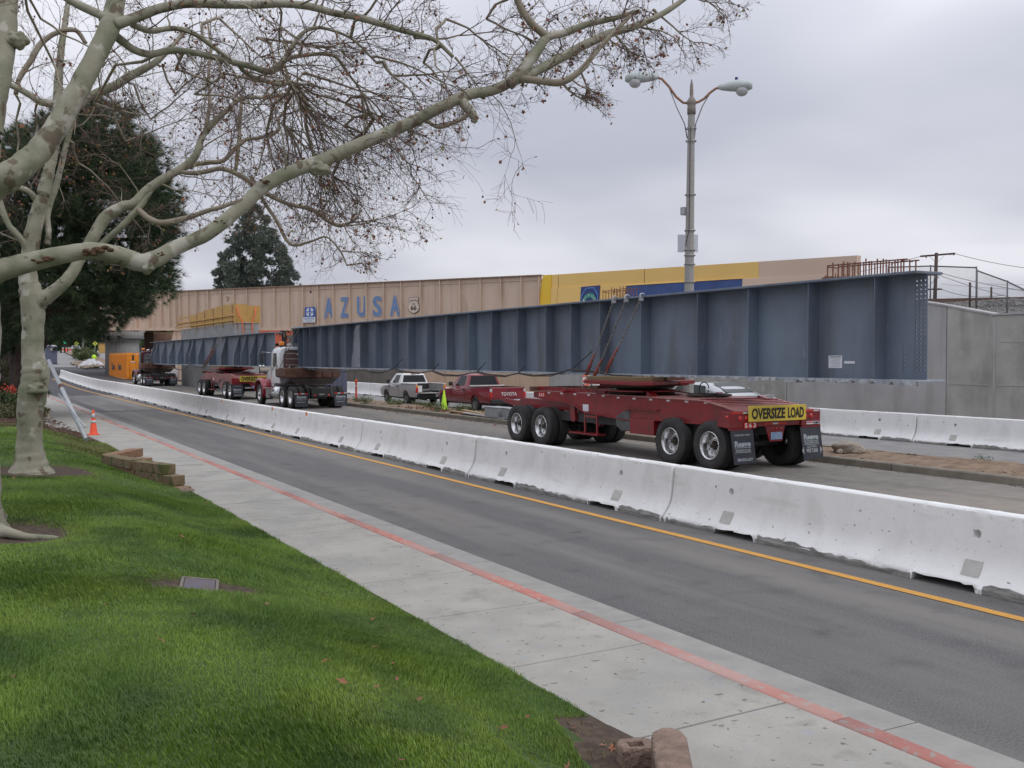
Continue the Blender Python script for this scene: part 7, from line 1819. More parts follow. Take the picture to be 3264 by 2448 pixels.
def hang_leaves(tree, tips, n_obj, n_stuff, rs, green=0.12, size=(0.5, 0.95)):
    pick = rs.sample(tips, min(len(tips), n_obj+n_stuff))
    for (q, d) in pick[:n_obj]:
        k = rs.random(); pool = LM3 if k < green else (LM if k < 0.7 else LM2)
        o = bpy.data.objects.new('leaf', rs.choice(pool)); COL.objects.link(o); o.parent = tree
        o.location = Vector(q)-wloc(tree)-Vector((0,0,0.02)); s = rs.uniform(*size)*(0.45 if pool is LM3 else 1); o.scale = (s, s, s)
        o.rotation_euler = (rs.uniform(0.6, 2.4), rs.uniform(-0.7, 0.7), rs.uniform(0, 6.3))
    for nm, mm, fr in (('dead_leaves', 'leaf_brown', 0.6), ('young_leaves', 'leaf_green', 0.4)):
        Vs = []; Fs = []; o_ = 0
        for (q, d) in pick[n_obj:]:
            if (rs.random() < 0.6) != (nm == 'dead_leaves'): continue
            s = rs.uniform(0.012, 0.03) if nm == 'dead_leaves' else rs.uniform(0.008, 0.02); a = Vector((rs.gauss(0,1), rs.gauss(0,1), rs.gauss(0,1))).normalized(); b = a.cross(Vector((rs.gauss(0,1), rs.gauss(0,1), rs.gauss(0,1)))).normalized(); c = Vector(q)
            Vs += [tuple(c+a*s), tuple(c+b*s*0.8), tuple(c-a*s*0.9+b*s*0.2), tuple(c-b*s*0.8)]; Fs.append((o_, o_+1, o_+2, o_+3)); o_ += 4
        if Fs:
            o = obj(nm, npmesh(nm, Vs, Fs, mm), None, tree); o['kind'] = 'stuff'
def seeds(tree, tips, n, rs):
    for (q, d) in rs.sample(tips, min(n, len(tips))):
        o = bpy.data.objects.new('seed_ball', SEEDM); COL.objects.link(o); o.parent = tree; l = rs.uniform(0.04, 0.12)
        o.location = Vector(q)-wloc(tree)-Vector((0,0,l)); s = rs.uniform(0.7, 1.15); o.scale = (s,s,s)
sb = MB().ball((0,0,0), 0.016, 6); sb.tube([(0,0,0.1),(0.006,0,0.05),(0,0,0)], 0.0018, 3); SEEDM = sb.mesh('seed_ball'); SEEDM.materials.append(M['seed'])

# --- foreground sycamore: its trunk stands left of the frame, its limbs cross the sky
rs = random.Random(21)
t2 = thing('sycamore_tree', 'near leafless sycamore whose thick pale limbs arch across the whole top left of the view', 'tree', (0.14, 10.83, 0.62), group='sycamore trees on the lawn')
limb(t2, 'trunk', [(-100,1740,9.6,140),(-100,1670,9.6,112),(-100,1560,9.6,94),(-100,1300,9.6,88),(-95,1050,9.6,90),(-80,880,9.6,68),(-78,640,9.6,62.9),(-55,450,9.7,54.4),(-5,260,9.8,35.7),(18,120,10,32.3),(25,0,10.2,28.9),(40,-120,10.4,23.8),(70,-280,10.8,20),(130,-480,11.2,11),(170,-640,11.6,3)], seed=2)
obj('root', MB().tube([at(-30,1690,9.5), at(30,1698,9.3), at(90,1712,9.25), at(170,1716,9.3), at(230,1728,9.3)], [0.12,0.05,0.035,0.03,0.01], 8), 'bark', t2)
burl(t2, 55, 128, 9.95, 0.1, (1,1,0.9), 2)
LA = limb(t2, 'limb', [(-90,905,9.6,39.6),(0,862,9.6,35.6),(100,835,9.7,31),(200,812,9.8,29),(301,800,9.9,26.7),(390,818,10.1,29.1),(464,836,10.2,28.5),(560,790,10.4,23.6),(663,742,10.5,22.3),(760,668,10.7,21.7),(844,590,10.8,21.7),(930,548,10.9,21.1),(1025,512,11,21.7),(1160,455,11.1,20.5),(1300,395,11.2,19.2),(1400,345,11.2,18),(1492,302,11.3,17.4),(1570,288,11.4,16.7),(1640,255,11.4,16.1)], seed=3, n=18)
LB1 = limb(t2, 'limb', [(1620,272,11.4,19.2),(1665,225,11.4,18.4),(1710,165,11.5,16.8),(1745,118,11.6,14.4),(1800,105,11.7,12),(1870,78,11.8,10.4),(1950,60,11.9,8.8),(2040,35,12,7.2)], seed=4, n=12)
LB2 = limb(t2, 'limb', [(1625,262,11.4,17.6),(1690,235,11.5,16),(1760,200,11.6,15.2),(1850,150,11.7,14.4),(1940,108,11.8,13.6),(2020,85,11.9,11.2),(2100,50,12,9.6),(2170,5,12.1,8),(2230,-50,12.2,6.4),(2290,-130,12.3,4),(2330,-200,12.4,2)], seed=5, n=12)
LB3 = limb(t2, 'limb', [(1655,250,11.4,12),(1720,258,11.3,12),(1790,262,11.2,12),(1850,225,11.2,10),(1900,165,11.3,8),(1950,110,11.4,7),(2010,50,11.5,6)], 'branch', seed=6, n=8)
LB4 = limb(t2, 'limb', [(1745,118,11.6,13),(1700,80,11.5,12),(1665,35,11.5,12),(1640,-20,11.5,10),(1600,-100,11.6,6),(1560,-180,11.7,2)], 'branch', seed=7, n=8)
stub = limb(t2, 'stub', [(1468,315,11.3,16),(1490,345,11.2,15),(1512,375,11.2,13),(1508,390,11.2,9)], seed=8, n=10)
lowb = limb(t2, 'limb', [(1500,360,11.2,8),(1460,385,11.2,7),(1400,405,11.2,7),(1360,385,11.2,6),(1320,372,11.2,5)], 'branch', seed=9, n=8)
burl(t2, 1015, 538, 11.0, 0.105, (1.3,1.3,0.75), 3); burl(t2, 462, 850, 10.2, 0.085, (1.1,1.1,0.8), 4)
sc_ = MB()
for (px, py, d, s) in ((312,792,9.84,0.075),(336,786,9.86,0.06),(285,797,9.83,0.06),(157,815,9.72,0.05),(120,826,9.68,0.04),(838,571,10.74,0.045),(505,802,10.2,0.03),(700,700,10.55,0.03)):
    for k in range(5): p = at(px+rs.uniform(-16,16), py+8+rs.uniform(-6,6), d-0.05); sc_.ball(tuple(p), s*rs.uniform(0.4, 0.7), 7, (1,1,0.6))
sc_o = obj('bark_scar', sc_, 'scar', t2); sc_o['kind'] = 'stuff'
LC = limb(t2, 'limb', [(-85,660,9.5,52.1),(-20,592,9.5,47),(40,552,9.5,43.7),(105,500,9.6,38.6),(165,430,9.7,35.3),(215,345,9.8,33.6),(262,262,9.9,31.9),(305,180,10,30.2),(342,105,10.1,31.9),(362,40,10.2,30.2),(378,-40,10.3,25.2),(430,-200,10.6,20),(500,-380,11,10),(560,-540,11.4,3)], seed=10, n=18)
LD = limb(t2, 'limb', [(362,80,10.1,19.2),(420,60,10.2,16.8),(500,30,10.3,15.2),(590,12,10.4,13.6),(700,14,10.5,12.8),(800,15,10.6,12.8),(900,12,10.7,12),(985,20,10.8,12),(1060,40,10.9,11.2),(1140,55,11,11.2),(1220,78,11.1,9.6),(1290,100,11.1,8),(1380,125,11.2,7.2),(1445,182,11.3,5.6)], seed=11, n=12)
LE = limb(t2, 'limb', [(345,60,10.1,14.4),(300,38,10.1,13.6),(250,15,10.1,13.6),(190,-20,10.1,12),(120,-60,10.2,9),(40,-130,10.4,5),(-40,-170,10.6,2)], seed=12, n=10)
LF = limb(t2, 'limb', [(350,100,10.2,14.4),(385,128,10.3,13.6),(430,160,10.4,12),(480,172,10.6,11.2),(550,160,10.8,10.4),(640,172,11,9.6),(720,192,11.1,9.6),(800,212,11.2,9.6),(862,228,11.3,10.4),(905,190,11.4,8.8),(930,150,11.5,7.2),(965,105,11.6,6.4),(1010,88,11.7,5.6),(1070,100,11.8,4.8),(1130,130,11.9,4),(1200,200,12,3.2)], seed=13, n=10)
LG = limb(t2, 'limb', [(420,78,10.3,10.4),(480,98,10.5,9.6),(555,90,10.7,8),(620,108,10.9,8),(680,150,11,7.2),(735,190,11.1,6.4)], seed=14, n=10)
LH = limb(t2, 'limb', [(862,228,11.3,9),(915,188,11.4,8),(970,176,11.5,7),(1030,172,11.6,6),(1075,185,11.7,5),(1110,235,11.8,4),(1150,290,11.9,3),(1190,380,12,2)], 'branch', seed=15, n=8)
LI = limb(t2, 'limb', [(755,200,11.2,7.2),(790,238,11.4,7.2),(840,255,11.6,7.2),(890,270,11.8,7.2),(925,262,12,8),(945,275,12,6.4)], seed=16, n=10)
T = Tubes(); Tm = Tubes(); tips = []
sprout(T, Tm, LA, rs, tips, 0.45, 0.012, 1.0, 3, 0.55, 1.0, bias=(0.2,0.2,0.5))
sprout(T, Tm, LA, rs, tips, 0.3, 0.007, 0.42, 2, 0.62, 1.0, droop=0.2, bias=(0,0,-1.2))
for L_ in (LB1, LB3, LB4): sprout(T, Tm, L_, rs, tips, 0.17, 0.010, 0.55, 3, 0.1, 1.0)
sprout(T, Tm, lowb, rs, tips, 0.12, 0.007, 0.4, 2, 0.1, 1.0)
sprout(T, Tm, LB2, rs, tips, 0.17, 0.010, 0.55, 3, 0.1, 0.85, bias=(0,0,0.6))
for L_ in (LD, LH): sprout(T, Tm, L_, rs, tips, 0.17, 0.012, 1.0, 3, 0.25, 1.0, droop=0.12)
for L_ in (LF, LG, LI): sprout(T, Tm, L_, rs, tips, 0.22, 0.012, 0.95, 3, 0.15, 1.0, droop=0.15)
sprout(T, Tm, LC, rs, tips, 0.4, 0.012, 1.0, 2, 0.5, 1.0); sprout(T, Tm, LE, rs, tips, 0.25, 0.01, 0.8, 2, 0.3, 1.0)
# fans of thin drooping shoots
for (px, py, d, n, l, fx) in ((925,262,12,20,1.75,0.9),(960,330,12.3,9,1.3,0.8),(1150,290,11.9,8,1.1,0.5),(905,400,12.5,8,1.3,0.8),(1000,500,12.3,9,0.95,0.8),(1060,560,12.4,7,0.8,0.7),(850,420,12.8,6,1.2,0.4)):
    p = at(px, py, d); link(Tm, np.array(tuple(p)), [LA, LD, LF, LG, LH, LI], 0.018)
    for k in range(n):
        dv = _rt*fx*rs.uniform(0.3, 1.5) + np.array([0,0,-1.0])*rs.uniform(0.3, 1.3) + _fw*rs.uniform(-0.5, 0.5); dv = dv/np.linalg.norm(dv)
        grow(T, Tm, np.array(tuple(p)), dv, rs.uniform(0.006, 0.014), l*rs.uniform(0.5, 1.1), 2, rs, tips, droop=0.08, kids=(3, 5), zig=0.2)
# free hanging sprays that give the crown its lower right outline
for (px, py, d, dxp, dyp, l) in ((900,130,12,1,0.1,1.5),(1200,180,12,1,0.3,1.3),(1320,120,11.6,1,0.0,1.1),(1450,182,11.3,0.6,0.6,0.5),(1420,60,11.6,1,0,1.2),(1550,60,11.8,1,0.2,1.0),(1180,30,11.5,0.6,-0.4,1.2),(1250,240,11.9,1,0.1,0.9),(1350,200,11.8,0.6,0.5,0.45),(1100,330,12.1,1,0.2,1.0),(700,60,11.6,1,0.4,1.5),(560,220,12,1,0.5,1.5),(1000,300,12.2,1,0.3,1.5),(1100,400,12,1,0.35,1.2),(820,120,12.4,1,0.2,1.6),(1060,260,12.6,0.9,0.2,1.4),(620,300,12.6,1,0.3,1.3),(300,330,12,0.6,0.2,1.3),(170,200,12,0.3,0.5,1.3),(130,60,12,0.6,0.3,1.3),(1260,250,11.8,0.9,0.4,0.6),(2200,-30,12.1,1,0.6,0.6),(2080,30,12,1,0.35,0.8),(2020,80,12,1,0.4,0.7),(1960,110,11.8,0.6,0.7,0.4),(1850,225,11.2,0.4,0.8,0.4),(1790,262,11.2,0.5,0.6,0.5)):
    p = np.array(tuple(at(px, py, d))); dv = _rt*dxp - _up*dyp + _fw*rs.uniform(-0.4, 0.4); dv = dv/np.linalg.norm(dv)
    link(Tm, p, [LA, LB1, LB2, LB3, LB4, LC, LD, LE, LF, LG, LH, LI, lowb])
    grow(T, Tm, p, dv, 0.016, l, 3, rs, tips, droop=0.1, kids=(4, 6), zig=0.2)
o = obj('twigs', T.mesh('twigs', 'twig'), None, t2); o['kind'] = 'stuff'
o = obj('small_branches', Tm.mesh('small_branches', 'branch'), None, t2); o['kind'] = 'stuff'
hang_leaves(t2, tips, 285, 2200, rs, green=0.06, size=(0.4, 0.72)); seeds(t2, tips, 110, rs)

# --- second sycamore, on the lawn by the cone
rs = random.Random(31)
t1 = thing('sycamore_tree', 'pale mottled sycamore with flared base standing on the lawn left of the traffic cone', 'tree', (0.96, 16.24, 0.6), group='sycamore trees on the lawn')
limb(t1, 'trunk', [(98,1512,14.6,77.9),(98,1495,14.6,62.7),(97,1465,14.6,47.5),(94,1420,14.6,38.9),(94,1370,14.6,36.1),(98,1300,14.6,39.9),(106,1258,14.6,42.8),(112,1215,14.6,41.8),(112,1180,14.6,39.9),(104,1130,14.6,33.2),(104,1060,14.6,32.3),(106,1000,14.6,34.2),(100,940,14.6,34.2),(90,890,14.6,28.5),(92,840,14.6,25.6),(100,770,14.6,24.7),(115,700,14.6,23.8),(135,630,14.6,20.9),(152,560,14.7,18.1),(170,480,14.8,16.1),(182,380,15,15.2),(186,265,15.2,13.3),(196,150,15.4,10.4),(215,20,15.6,7.6),(225,-80,15.8,6),(240,-260,16,3)], seed=22, n=20, lumpy=0.07)
burl(t1, 128, 1185, 14.55, 0.12, (0.9,0.9,1.5), 5); burl(t1, 116, 1240, 14.5, 0.13, (1.1,1.1,0.8), 6)
K2 = limb(t1, 'limb', [(112,985,14.6,22.1),(135,955,14.6,25.5),(165,935,14.6,22.1),(205,900,14.6,18.7),(235,862,14.7,17.8),(262,812,14.8,17),(298,755,14.9,18.7),(335,695,15,19.6),(386,660,15.1,17),(425,650,15.1,15.3),(462,612,15.2,14.4),(512,575,15.3,13.6),(572,540,15.4,11.9),(621,500,15.5,11.9),(645,436,15.6,10.2),(681,392,15.7,9.3),(730,345,15.8,7.6),(771,313,15.9,6.8),(844,310,16,6),(920,300,16.1,5.1),(985,290,16.2,3.4)], seed=23, n=14)
K3 = limb(t1, 'limb', [(300,800,14.9,11.9),(331,771,15,10.2),(392,717,15,10.2),(440,665,15.1,10.2),(470,625,15.2,9.3),(488,598,15.25,6)], seed=24, n=10)
K4 = limb(t1, 'limb', [(150,780,14.7,10.2),(155,740,14.7,9.3),(150,690,14.8,10.2),(163,640,14.9,9.3),(180,590,15,9.3),(199,512,15.1,8.5),(220,430,15.3,7.6),(243,355,15.4,7.6),(262,280,15.6,6),(300,200,15.8,5.1),(330,120,16,4.2)], seed=25, n=10)
K5 = limb(t1, 'limb', [(560,548,15.4,8),(620,525,15.5,8),(663,518,15.5,8),(711,512,15.6,7),(745,478,15.7,7),(783,446,15.8,7),(830,438,15.8,6),(886,416,15.9,6),(890,375,16,4),(930,330,16.1,3)], 'branch', seed=26, n=8)
K6 = limb(t1, 'limb', [(565,545,15.4,8),(610,552,15.4,8),(650,548,15.4,8),(711,538,15.5,8),(783,570,15.5,8),(844,613,15.5,8),(916,649,15.6,7),(995,668,15.7,7),(1040,700,15.8,7),(1078,718,15.8,7),(1110,712,15.8,5),(1145,690,15.8,4)], 'branch', seed=27, n=8)
K7 = limb(t1, 'limb', [(440,668,15,9),(480,700,14.9,10),(525,710,14.9,10),(603,692,15,9),(660,672,15,8),(705,660,15,7),(760,640,15.2,5)], 'branch', seed=28, n=8)
K8 = limb(t1, 'limb', [(90,830,14.6,12),(78,780,14.5,11),(48,740,14.4,10),(25,712,14.4,9),(2,650,14.4,9),(-20,560,14.4,8)], seed=29, n=9)
K9 = limb(t1, 'limb', [(115,640,14.6,9),(95,612,14.5,9),(60,598,14.5,9),(15,597,14.5,8),(-30,610,14.5,7)], seed=30, n=9)
K10 = limb(t1, 'limb', [(170,330,15.1,14),(130,325,15,11),(90,300,15,10),(60,283,15,10),(30,270,15,9)], seed=31, n=9)
K11 = limb(t1, 'limb', [(240,350,15.4,12),(290,305,15.5,13),(362,275,15.6,14),(410,245,15.7,13),(452,223,15.8,12),(500,195,15.9,10),(545,150,16,8),(600,90,16.2,6)], seed=32, n=10)
K12 = limb(t1, 'limb', [(50,300,15,7),(62,250,15.1,8),(100,190,15.2,9),(130,140,15.3,9),(180,105,15.4,8),(240,96,15.5,8),(275,140,15.6,6)], 'branch', seed=33, n=8)
K13 = limb(t1, 'limb', [(770,315,15.9,5),(765,380,15.8,6),(762,440,15.8,6),(755,510,15.7,7),(750,560,15.7,3)], 'branch', seed=34, n=7)
K14 = limb(t1, 'limb', [(650,430,15.6,6),(668,330,15.8,5),(665,240,16,5),(672,150,16.2,4),(660,60,16.4,3)], 'branch', seed=35, n=7)
K15 = limb(t1, 'limb', [(800,560,15.6,7),(840,640,15.6,6),(880,700,15.6,6),(925,778,15.6,5),(990,770,15.6,4),(1040,755,15.6,3),(1085,800,15.6,3),(1105,845,15.6,2)], 'branch', seed=36, n=7)
T = Tubes(); Tm = Tubes(); tips = []
for L_ in (K5, K13, K14): sprout(T, Tm, L_, rs, tips, 0.25, 0.010, 1.1, 3, 0.1, 1.0, droop=0.05, kids=(3,5))
for L_ in (K6, K7): sprout(T, Tm, L_, rs, tips, 0.2, 0.010, 0.85, 3, 0.1, 1.0, kids=(3,5), bias=(0,0,0.3))
sprout(T, Tm, K15, rs, tips, 0.2, 0.008, 0.55, 2, 0.1, 0.95, kids=(3,5), bias=(0,0,0.3))
sprout(T, Tm, K2, rs, tips, 0.3, 0.012, 1.35, 3, 0.35, 1.0, kids=(3,5))
for L_ in (K4, K10, K11, K12, K8, K9): sprout(T, Tm, L_, rs, tips, 0.33, 0.012, 1.3, 3, 0.2, 1.0, kids=(3,5))
for (px, py, d, dxp, dyp, l) in ((1078,718,15.8,1,0.1,1.0),(1100,715,15.8,0.9,-0.3,1.1),(1000,668,15.7,1,0.3,0.8),(900,640,15.6,1,0.6,0.8),(1105,845,15.6,1,-0.1,0.35),(1090,800,15.6,1,0.1,0.5),(985,290,16.2,1,0.4,1.6),(900,300,16,1,0.8,1.7),(250,520,15.8,0.4,0.3,1.6),(120,400,15.5,0,0.4,1.5),(400,450,16,0.5,-0.3,1.7),(480,380,16,0.6,-0.3,1.7),(560,300,16.2,0.5,-0.5,1.6),(350,150,16.2,0.4,0.3,1.6),(60,450,15.3,-0.1,0.5,1.3)):
    p = np.array(tuple(at(px, py, d))); dv = _rt*dxp - _up*dyp + _fw*rs.uniform(-0.4, 0.4); dv = dv/np.linalg.norm(dv)
    link(Tm, p, [K2, K4, K5, K6, K7, K8, K9, K10, K11, K12, K13, K14, K15])
    grow(T, Tm, p, dv, 0.016, l, 3, rs, tips, droop=0.05, kids=(4, 6), zig=0.2)
o = obj('twigs', T.mesh('twigs', 'twig'), None, t1); o['kind'] = 'stuff'
o = obj('small_branches', Tm.mesh('small_branches', 'branch'), None, t1); o['kind'] = 'stuff'
hang_leaves(t1, tips, 240, 3200, rs, green=0.2, size=(0.4, 0.72)); seeds(t1, tips, 60, rs)

# --- evergreens
def inside(poly, x, y):
    c = False; n = len(poly); j = n-1
    for i in range(n):
        xi, yi = poly[i]; xj, yj = poly[j]
        if (yi > y) != (yj > y) and x < (xj-xi)*(y-yi)/(yj-yi)+xi: c = not c
        j = i
    return c
def tufts(name, parent, centers, axis_pt, per, nl, nw, m, rs, spread=0.5, quads=False, shoots=6):
    """centers: list of (point, radius); each is filled with shoots that carry needles or leaves"""
    V = []; nper = 3 if not quads else 4
    rr = np.random.RandomState(rs.randint(0, 99999)); C = []
    for (c, r) in centers:
        k = per; d = rr.normal(size=(k, 3)); d /= np.linalg.norm(d, axis=1, keepdims=True); rad = r*rr.uniform(0.35, 1.0, (k, 1))**0.6
        C.append((np.array(c)[None]+d*rad*np.array([1, 1, 0.72]), d))
    P = np.concatenate([a for a, b in C]); Dd = np.concatenate([b for a, b in C])
    out_d = P-np.array(axis_pt)[None]; out_d[:,2] *= 0.25; out_d /= np.maximum(np.linalg.norm(out_d, axis=1, keepdims=True), 1e-6)
    A = Dd*0.6+out_d*0.9+np.array([0,0,0.25]); A /= np.linalg.norm(A, axis=1, keepdims=True)
    n = len(P)
    dirs = A[:,None,:]+rr.normal(size=(n, shoots, 3))*spread; dirs /= np.linalg.norm(dirs, axis=2, keepdims=True)
    L_ = nl*rr.uniform(0.6, 1.2, (n, shoots, 1)); side = np.cross(dirs, rr.normal(size=(n, shoots, 3))); side /= np.maximum(np.linalg.norm(side, axis=2, keepdims=True), 1e-6)
    W = nw*rr.uniform(0.7, 1.3, (n, shoots, 1)); base = P[:,None,:]+dirs*0.0
    if not quads:
        Vv = np.stack([base-side*W, base+side*W, base+dirs*L_], 2); F = np.arange(n*shoots)[:,None]*3+np.arange(3)[None]
    else:
        base = base+rr.normal(size=(n, shoots, 3))*nl*0.8
        Vv = np.stack([base, base+dirs*L_*0.5+side*W, base+dirs*L_, base+dirs*L_*0.5-side*W], 2); F = np.arange(n*shoots)[:,None]*4+np.arange(4)[None]
    return obj(name, npmesh(name, Vv.reshape(-1, 3), F, m), None, parent)
def fill_crown(poly, d, depth, n, rad, rs, y_bias=None):
    xs = [p[0] for p in poly]; ys = [p[1] for p in poly]; out_ = []
    while len(out_) < n:
        x = rs.uniform(min(xs), max(xs)); y = rs.uniform(min(ys), max(ys))
        if inside(poly, x, y): out_.append((tuple(at(x, y, d+rs.uniform(-depth, depth))), rad*rs.uniform(0.6, 1.25)))
    return out_
rs = random.Random(41)
# the big dark pine behind the sycamore
q = at(115, 1180, 36)
t = thing('pine_tree', 'big dark long-needled pine filling the left behind the sycamores', 'tree', (q.x, q.y, 0.2))
obj('trunk', MB().tube([tuple(at(80,1330,35.6)), tuple(at(85,1180,36)), tuple(at(100,1100,36)), tuple(at(150,1020,36)), tuple(at(190,930,36.5)), tuple(at(240,720,37)), tuple(at(280,480,37.5)), tuple(at(300,330,38))], [0.55,0.5,0.48,0.5,0.42,0.33,0.2,0.06], 12), 'pine_bark', t)
for (a, b) in (((200,900),(460,930)), ((220,800),(500,760)), ((200,860),(-60,900)), ((240,650),(480,600)), ((230,700),(-40,650)), ((270,520),(420,450)), ((200,1000),(420,1010))):
    obj('limb', MB().tube([at(*a, 36.8), at((a[0]+b[0])/2, (a[1]+b[1])/2-15, 36.8+rs.uniform(-1,1)), at(*b, 36.8+rs.uniform(-1.5,1.5))], [0.16,0.1,0.03], 6), 'pine_bark', t)
pine = [(300,330),(350,345),(395,380),(430,420),(470,470),(492,545),(530,610),(560,680),(548,760),(522,850),(520,905),(480,960),(430,985),(370,1010),(330,1035),(290,1045),(235,1050),(200,1075),(150,1070),(60,1090),(-60,1080),(-260,1000),(-300,700),(-200,520),(-60,470),(60,430),(150,400),(230,350)]
cs = fill_crown(pine, 37, 3.2, 560, 0.82, rs)
edge = []
for i in range(len(pine)):
    a, b = pine[i], pine[(i+1) % len(pine)]; k = max(1, int(math.hypot(b[0]-a[0], b[1]-a[1])/26))
    for j in range(k): f = j/k; x = a[0]+(b[0]-a[0])*f; y = a[1]+(b[1]-a[1])*f; edge.append((tuple(at(x+rs.uniform(-30,14), y+rs.uniform(-20,20), 37+rs.uniform(-1.5,1.5))), 0.36*rs.uniform(0.6,1.3)))
ax_ = at(240, 760, 37)
tufts('crown', t, cs, tuple(ax_), 30, 0.36, 0.0075, 'needles', rs, spread=0.45, shoots=34)
tufts('crown_sprays', t, edge, tuple(ax_), 18, 0.36, 0.006, 'needles', rs, spread=0.42, shoots=28)
# the conifer standing behind the bridge
q = at(815, 940, 122)
t = thing('conifer_tree', 'tall grey-green conifer rising behind the railway bridge', 'tree', (q.x, q.y, 0))
obj('trunk', MB().tube([(q.x, q.y, 0), (q.x, q.y, 9), tuple(at(810, 690, 122))], [0.5, 0.38, 0.06], 8), 'pine_bark', t)
con = [(812,655),(840,680),(862,720),(880,745),(895,785),(915,815),(928,850),(945,880),(952,935),(760,950),(712,930),(725,870),(700,835),(735,800),(728,770),(760,745),(752,715),(782,690)]
cs = fill_crown(con, 122, 3.2, 330, 0.62, rs)
tufts('crown', t, cs, tuple(at(818, 850, 122)), 26, 0.42, 0.05, 'needles_far', rs, spread=0.6, shoots=8)
q = at(712, 900, 126); t = thing('conifer_tree', 'smaller darker evergreen beside the tall conifer behind the bridge', 'tree', (q.x, q.y, 0))
obj('trunk', MB().tube([(q.x, q.y, 0), (q.x, q.y, 11)], [0.3, 0.08], 6), 'pine_bark', t)
cs = fill_crown([(705,800),(722,835),(730,870),(745,935),(682,935),(690,890),(684,870),(700,850)], 126, 1.6, 60, 0.5, rs)
tufts('crown', t, cs, tuple(at(712, 880, 126)), 20, 0.35, 0.05, 'needles_far', rs, spread=0.7, shoots=8)
# dark trunks at the left edge, hedges, flowers
for (px, d, r, lb) in ((24, 46, 0.34, 'dark tree trunk at the far left behind the hedge'), (52, 43, 0.3, 'dark upright tree trunk just left of the pale sycamore trunk'), (-60, 44, 0.3, 'dark trunk outside the left edge')):
    q = at(px, 1230, d); t = thing('tree_trunk', lb, 'tree', (q.x, q.y, 0.2), group='dark trunks left of the sycamore')
    obj('trunk', MB().tube([(q.x, q.y, -0.2), (q.x+0.03, q.y, 1.5), (q.x-0.02, q.y, 4), (q.x, q.y, 7), (q.x+0.1, q.y, 10.5)], [r*1.15, r, r*0.9, r*0.7, r*0.15], 10), 'pine_bark', t)
def bush(name, label, cat, cx, cy, rx, ry, h, m, nl, n, seed, z0=0.2, group=None, flowers=None):
    r_ = random.Random(seed); t = thing(name, label, cat, (cx, cy, z0), group=group)
    cs = [((cx+r_.uniform(-rx, rx), cy+r_.uniform(-ry, ry), z0+h*r_.uniform(0.15, 0.85)), min(rx, ry, h)*0.35) for _ in range(n)]
    obj('stem', MB().tube([(cx, cy, z0-0.1), (cx, cy, z0+h*0.6)], [0.05, 0.02], 6), 'pine_bark', t)
    tufts('foliage', t, cs, (cx, cy, z0), 22, nl, nl*0.35, m, r_, spread=0.8, quads=True, shoots=7)
    if flowers: tufts('blossom', t, [((cx+r_.uniform(-rx, rx), cy+r_.uniform(-ry, ry), z0+h*0.95), 0.12) for _ in range(14)], (cx, cy, z0), 10, 0.06, 0.03, flowers, r_, spread=0.8, quads=True, shoots=5)
    return t
def B(px, py, d): q = at(px, py, d); return q.x, q.y
x, y = B(35, 1300, 29); bush('hedge', 'low brownish hedge at the back of the lawn behind the sycamore trunk', 'hedge', x-1.2, y, 2.0, 0.7, 0.75, 'leaf_olive', 0.07, 60, 1)
x, y = B(10, 1240, 33); bush('shrub', 'dark green shrub with red blossom at the left edge', 'shrub', x-0.6, y, 0.9, 0.8, 1.1, 'leaf_hedge', 0.08, 40, 2, flowers='red_flower')
x, y = B(62, 1230, 38); bush('shrub', 'dark shrub low between the two dark trunks', 'shrub', x, y, 0.6, 0.6, 1.0, 'leaf_hedge', 0.08, 24, 3)
x, y = B(5, 1150, 44); bush('shrub', 'yellowish shrub beside the pale building corner', 'shrub', x-0.4, y, 0.9, 0.8, 2.3, 'leaf_olive', 0.09, 40, 4)
x, y = B(130, 1290, 33); bush('shrub', 'thin bare twiggy shrub behind the sycamore trunk', 'shrub', x, y, 0.25, 0.3, 1.2, 'leaf_olive', 0.05, 10, 5)
# mulch bank and weeds
scatter_bits('mulch', 5200, (-1.5, 3.1), (26.5, 40), 0.3, (0.012, 0.05), 'mulch', 'brown bark mulch on the bank behind the lawn', 'mulch', 11, zf=lambda a, b: lawn_z(a, b)+0.01)
o = tag(obj('stone_block', MB().box(-0.42,0.42,-0.25,0.25,0,0.3), 'rock', loc=(2.35, 37.0, 0.2), rot=(0,0,0.3), bevel=0.05), 'tan stone block half buried at the edge of the mulch bank', 'stone block')
for k, (x, y) in enumerate([(17.6,46),(17.3,44.2),(18.2,43),(17.6,41.5),(18.3,40.2),(17.9,38.5),(18.4,35.8),(17.7,35.0),(18.3,33.4),(17.4,36.1),(18.0,17.4),(18.4,12.4)]):
    r_ = random.Random(k+60); sz_ = 0.45 if y < 20 else 1.0
    t = thing('weed', ('tiny weed by the boulder on the near median' if y > 15 else 'tiny weed low on the near median at the right') if y < 20 else f'small green weed in the median soil, {ORD[k]} from the far end', 'weed', (x, y, 0.17), group='weeds in the median')
    tufts('foliage', t, [((x+r_.uniform(-.2,.2)*sz_, y+r_.uniform(-.3,.3)*sz_, 0.17+0.07*sz_), 0.13*sz_) for _ in range(6)], (x, y, 0.1), 9, 0.11*sz_, 0.014*sz_, 'weed', r_, spread=0.6, quads=True, shoots=6)
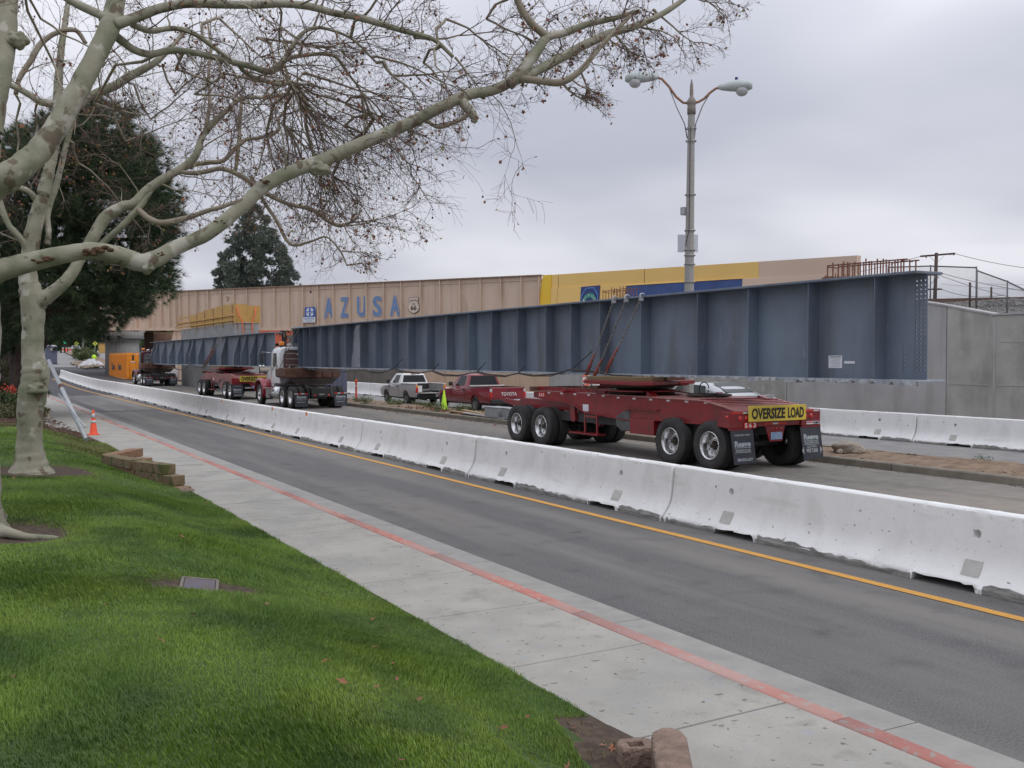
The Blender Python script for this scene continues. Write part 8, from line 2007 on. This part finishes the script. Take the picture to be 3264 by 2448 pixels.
for k, (px, py, d) in enumerate(((262,1140,150),(276,1148,146),(287,1140,155))):
    q = at(px, py, d); bush('shrub', ['pale shrub at the near end of the far median','spiky greenish shrub in the far median','small shrub behind the others in the far median'][k], 'shrub', q.x, q.y, 0.9, 1.2, 1.5-0.3*k, 'weed', 0.25, 14, 70+k, z0=ter(q.y)+0.1)
q = at(300, 1150, 142); t = thing('lime_sack', 'lime-yellow sack on the rubble by the far median', 'sack', (q.x, q.y, ter(q.y))); obj('bag', MB().ball((q.x, q.y, ter(q.y)+0.6), 0.42, 8, (0.8, 0.8, 1.1)), 'lime', t)
# the band of trees beyond the cross street
k = 0; rs = random.Random(77)
kinds = ['tall dark tree beyond the crossing', 'bushy mid-green tree beyond the crossing', 'lighter olive tree beyond the crossing']
for px in range(-160, 560, 48):
    d = rs.uniform(225, 290); q = at(px+rs.uniform(-15, 15), 1100, d); zq = ter(q.y); hh = rs.uniform(8, 12.5)
    lb = kinds[k % 3] + (', at the left' if px < 150 else ', in the gap under the bridge' if px < 400 else ', behind the round pier') + f', {ORD[k]} from left'
    t = thing('far_tree', lb, 'tree', (q.x, q.y, zq), group='trees beyond the far crossing'); k += 1
    obj('trunk', MB().cyl((q.x, q.y, zq-0.3), (q.x, q.y, zq+hh*0.6), 0.3, 6), 'pine_bark', t)
    cs = [((q.x+rs.gauss(0, 2.1), q.y+rs.gauss(0, 1.6), zq+hh*rs.uniform(0.2, 0.95)), rs.uniform(0.8, 1.6)) for _ in range(34)]
    tufts('crown', t, cs, (q.x, q.y, zq+hh*0.5), 34, 0.7, 0.28, 'leaf_far', rs, spread=0.9, quads=True, shoots=4)
q = at(150, 1110, 310); bk = []
for i in range(420): bk.append(((q.x+rs.uniform(-80, 150), q.y+rs.uniform(0, 30), ter(q.y)+rs.uniform(0, 7)), 2.0))
o = tufts('distant_woods', None, bk, (q.x, q.y, 5), 26, 1.3, 0.5, 'leaf_far', rs, spread=0.9, quads=True, shoots=3); o['kind'] = 'stuff'; o['label'] = 'distant dark band of trees closing the view under the bridge'; o['category'] = 'woods'
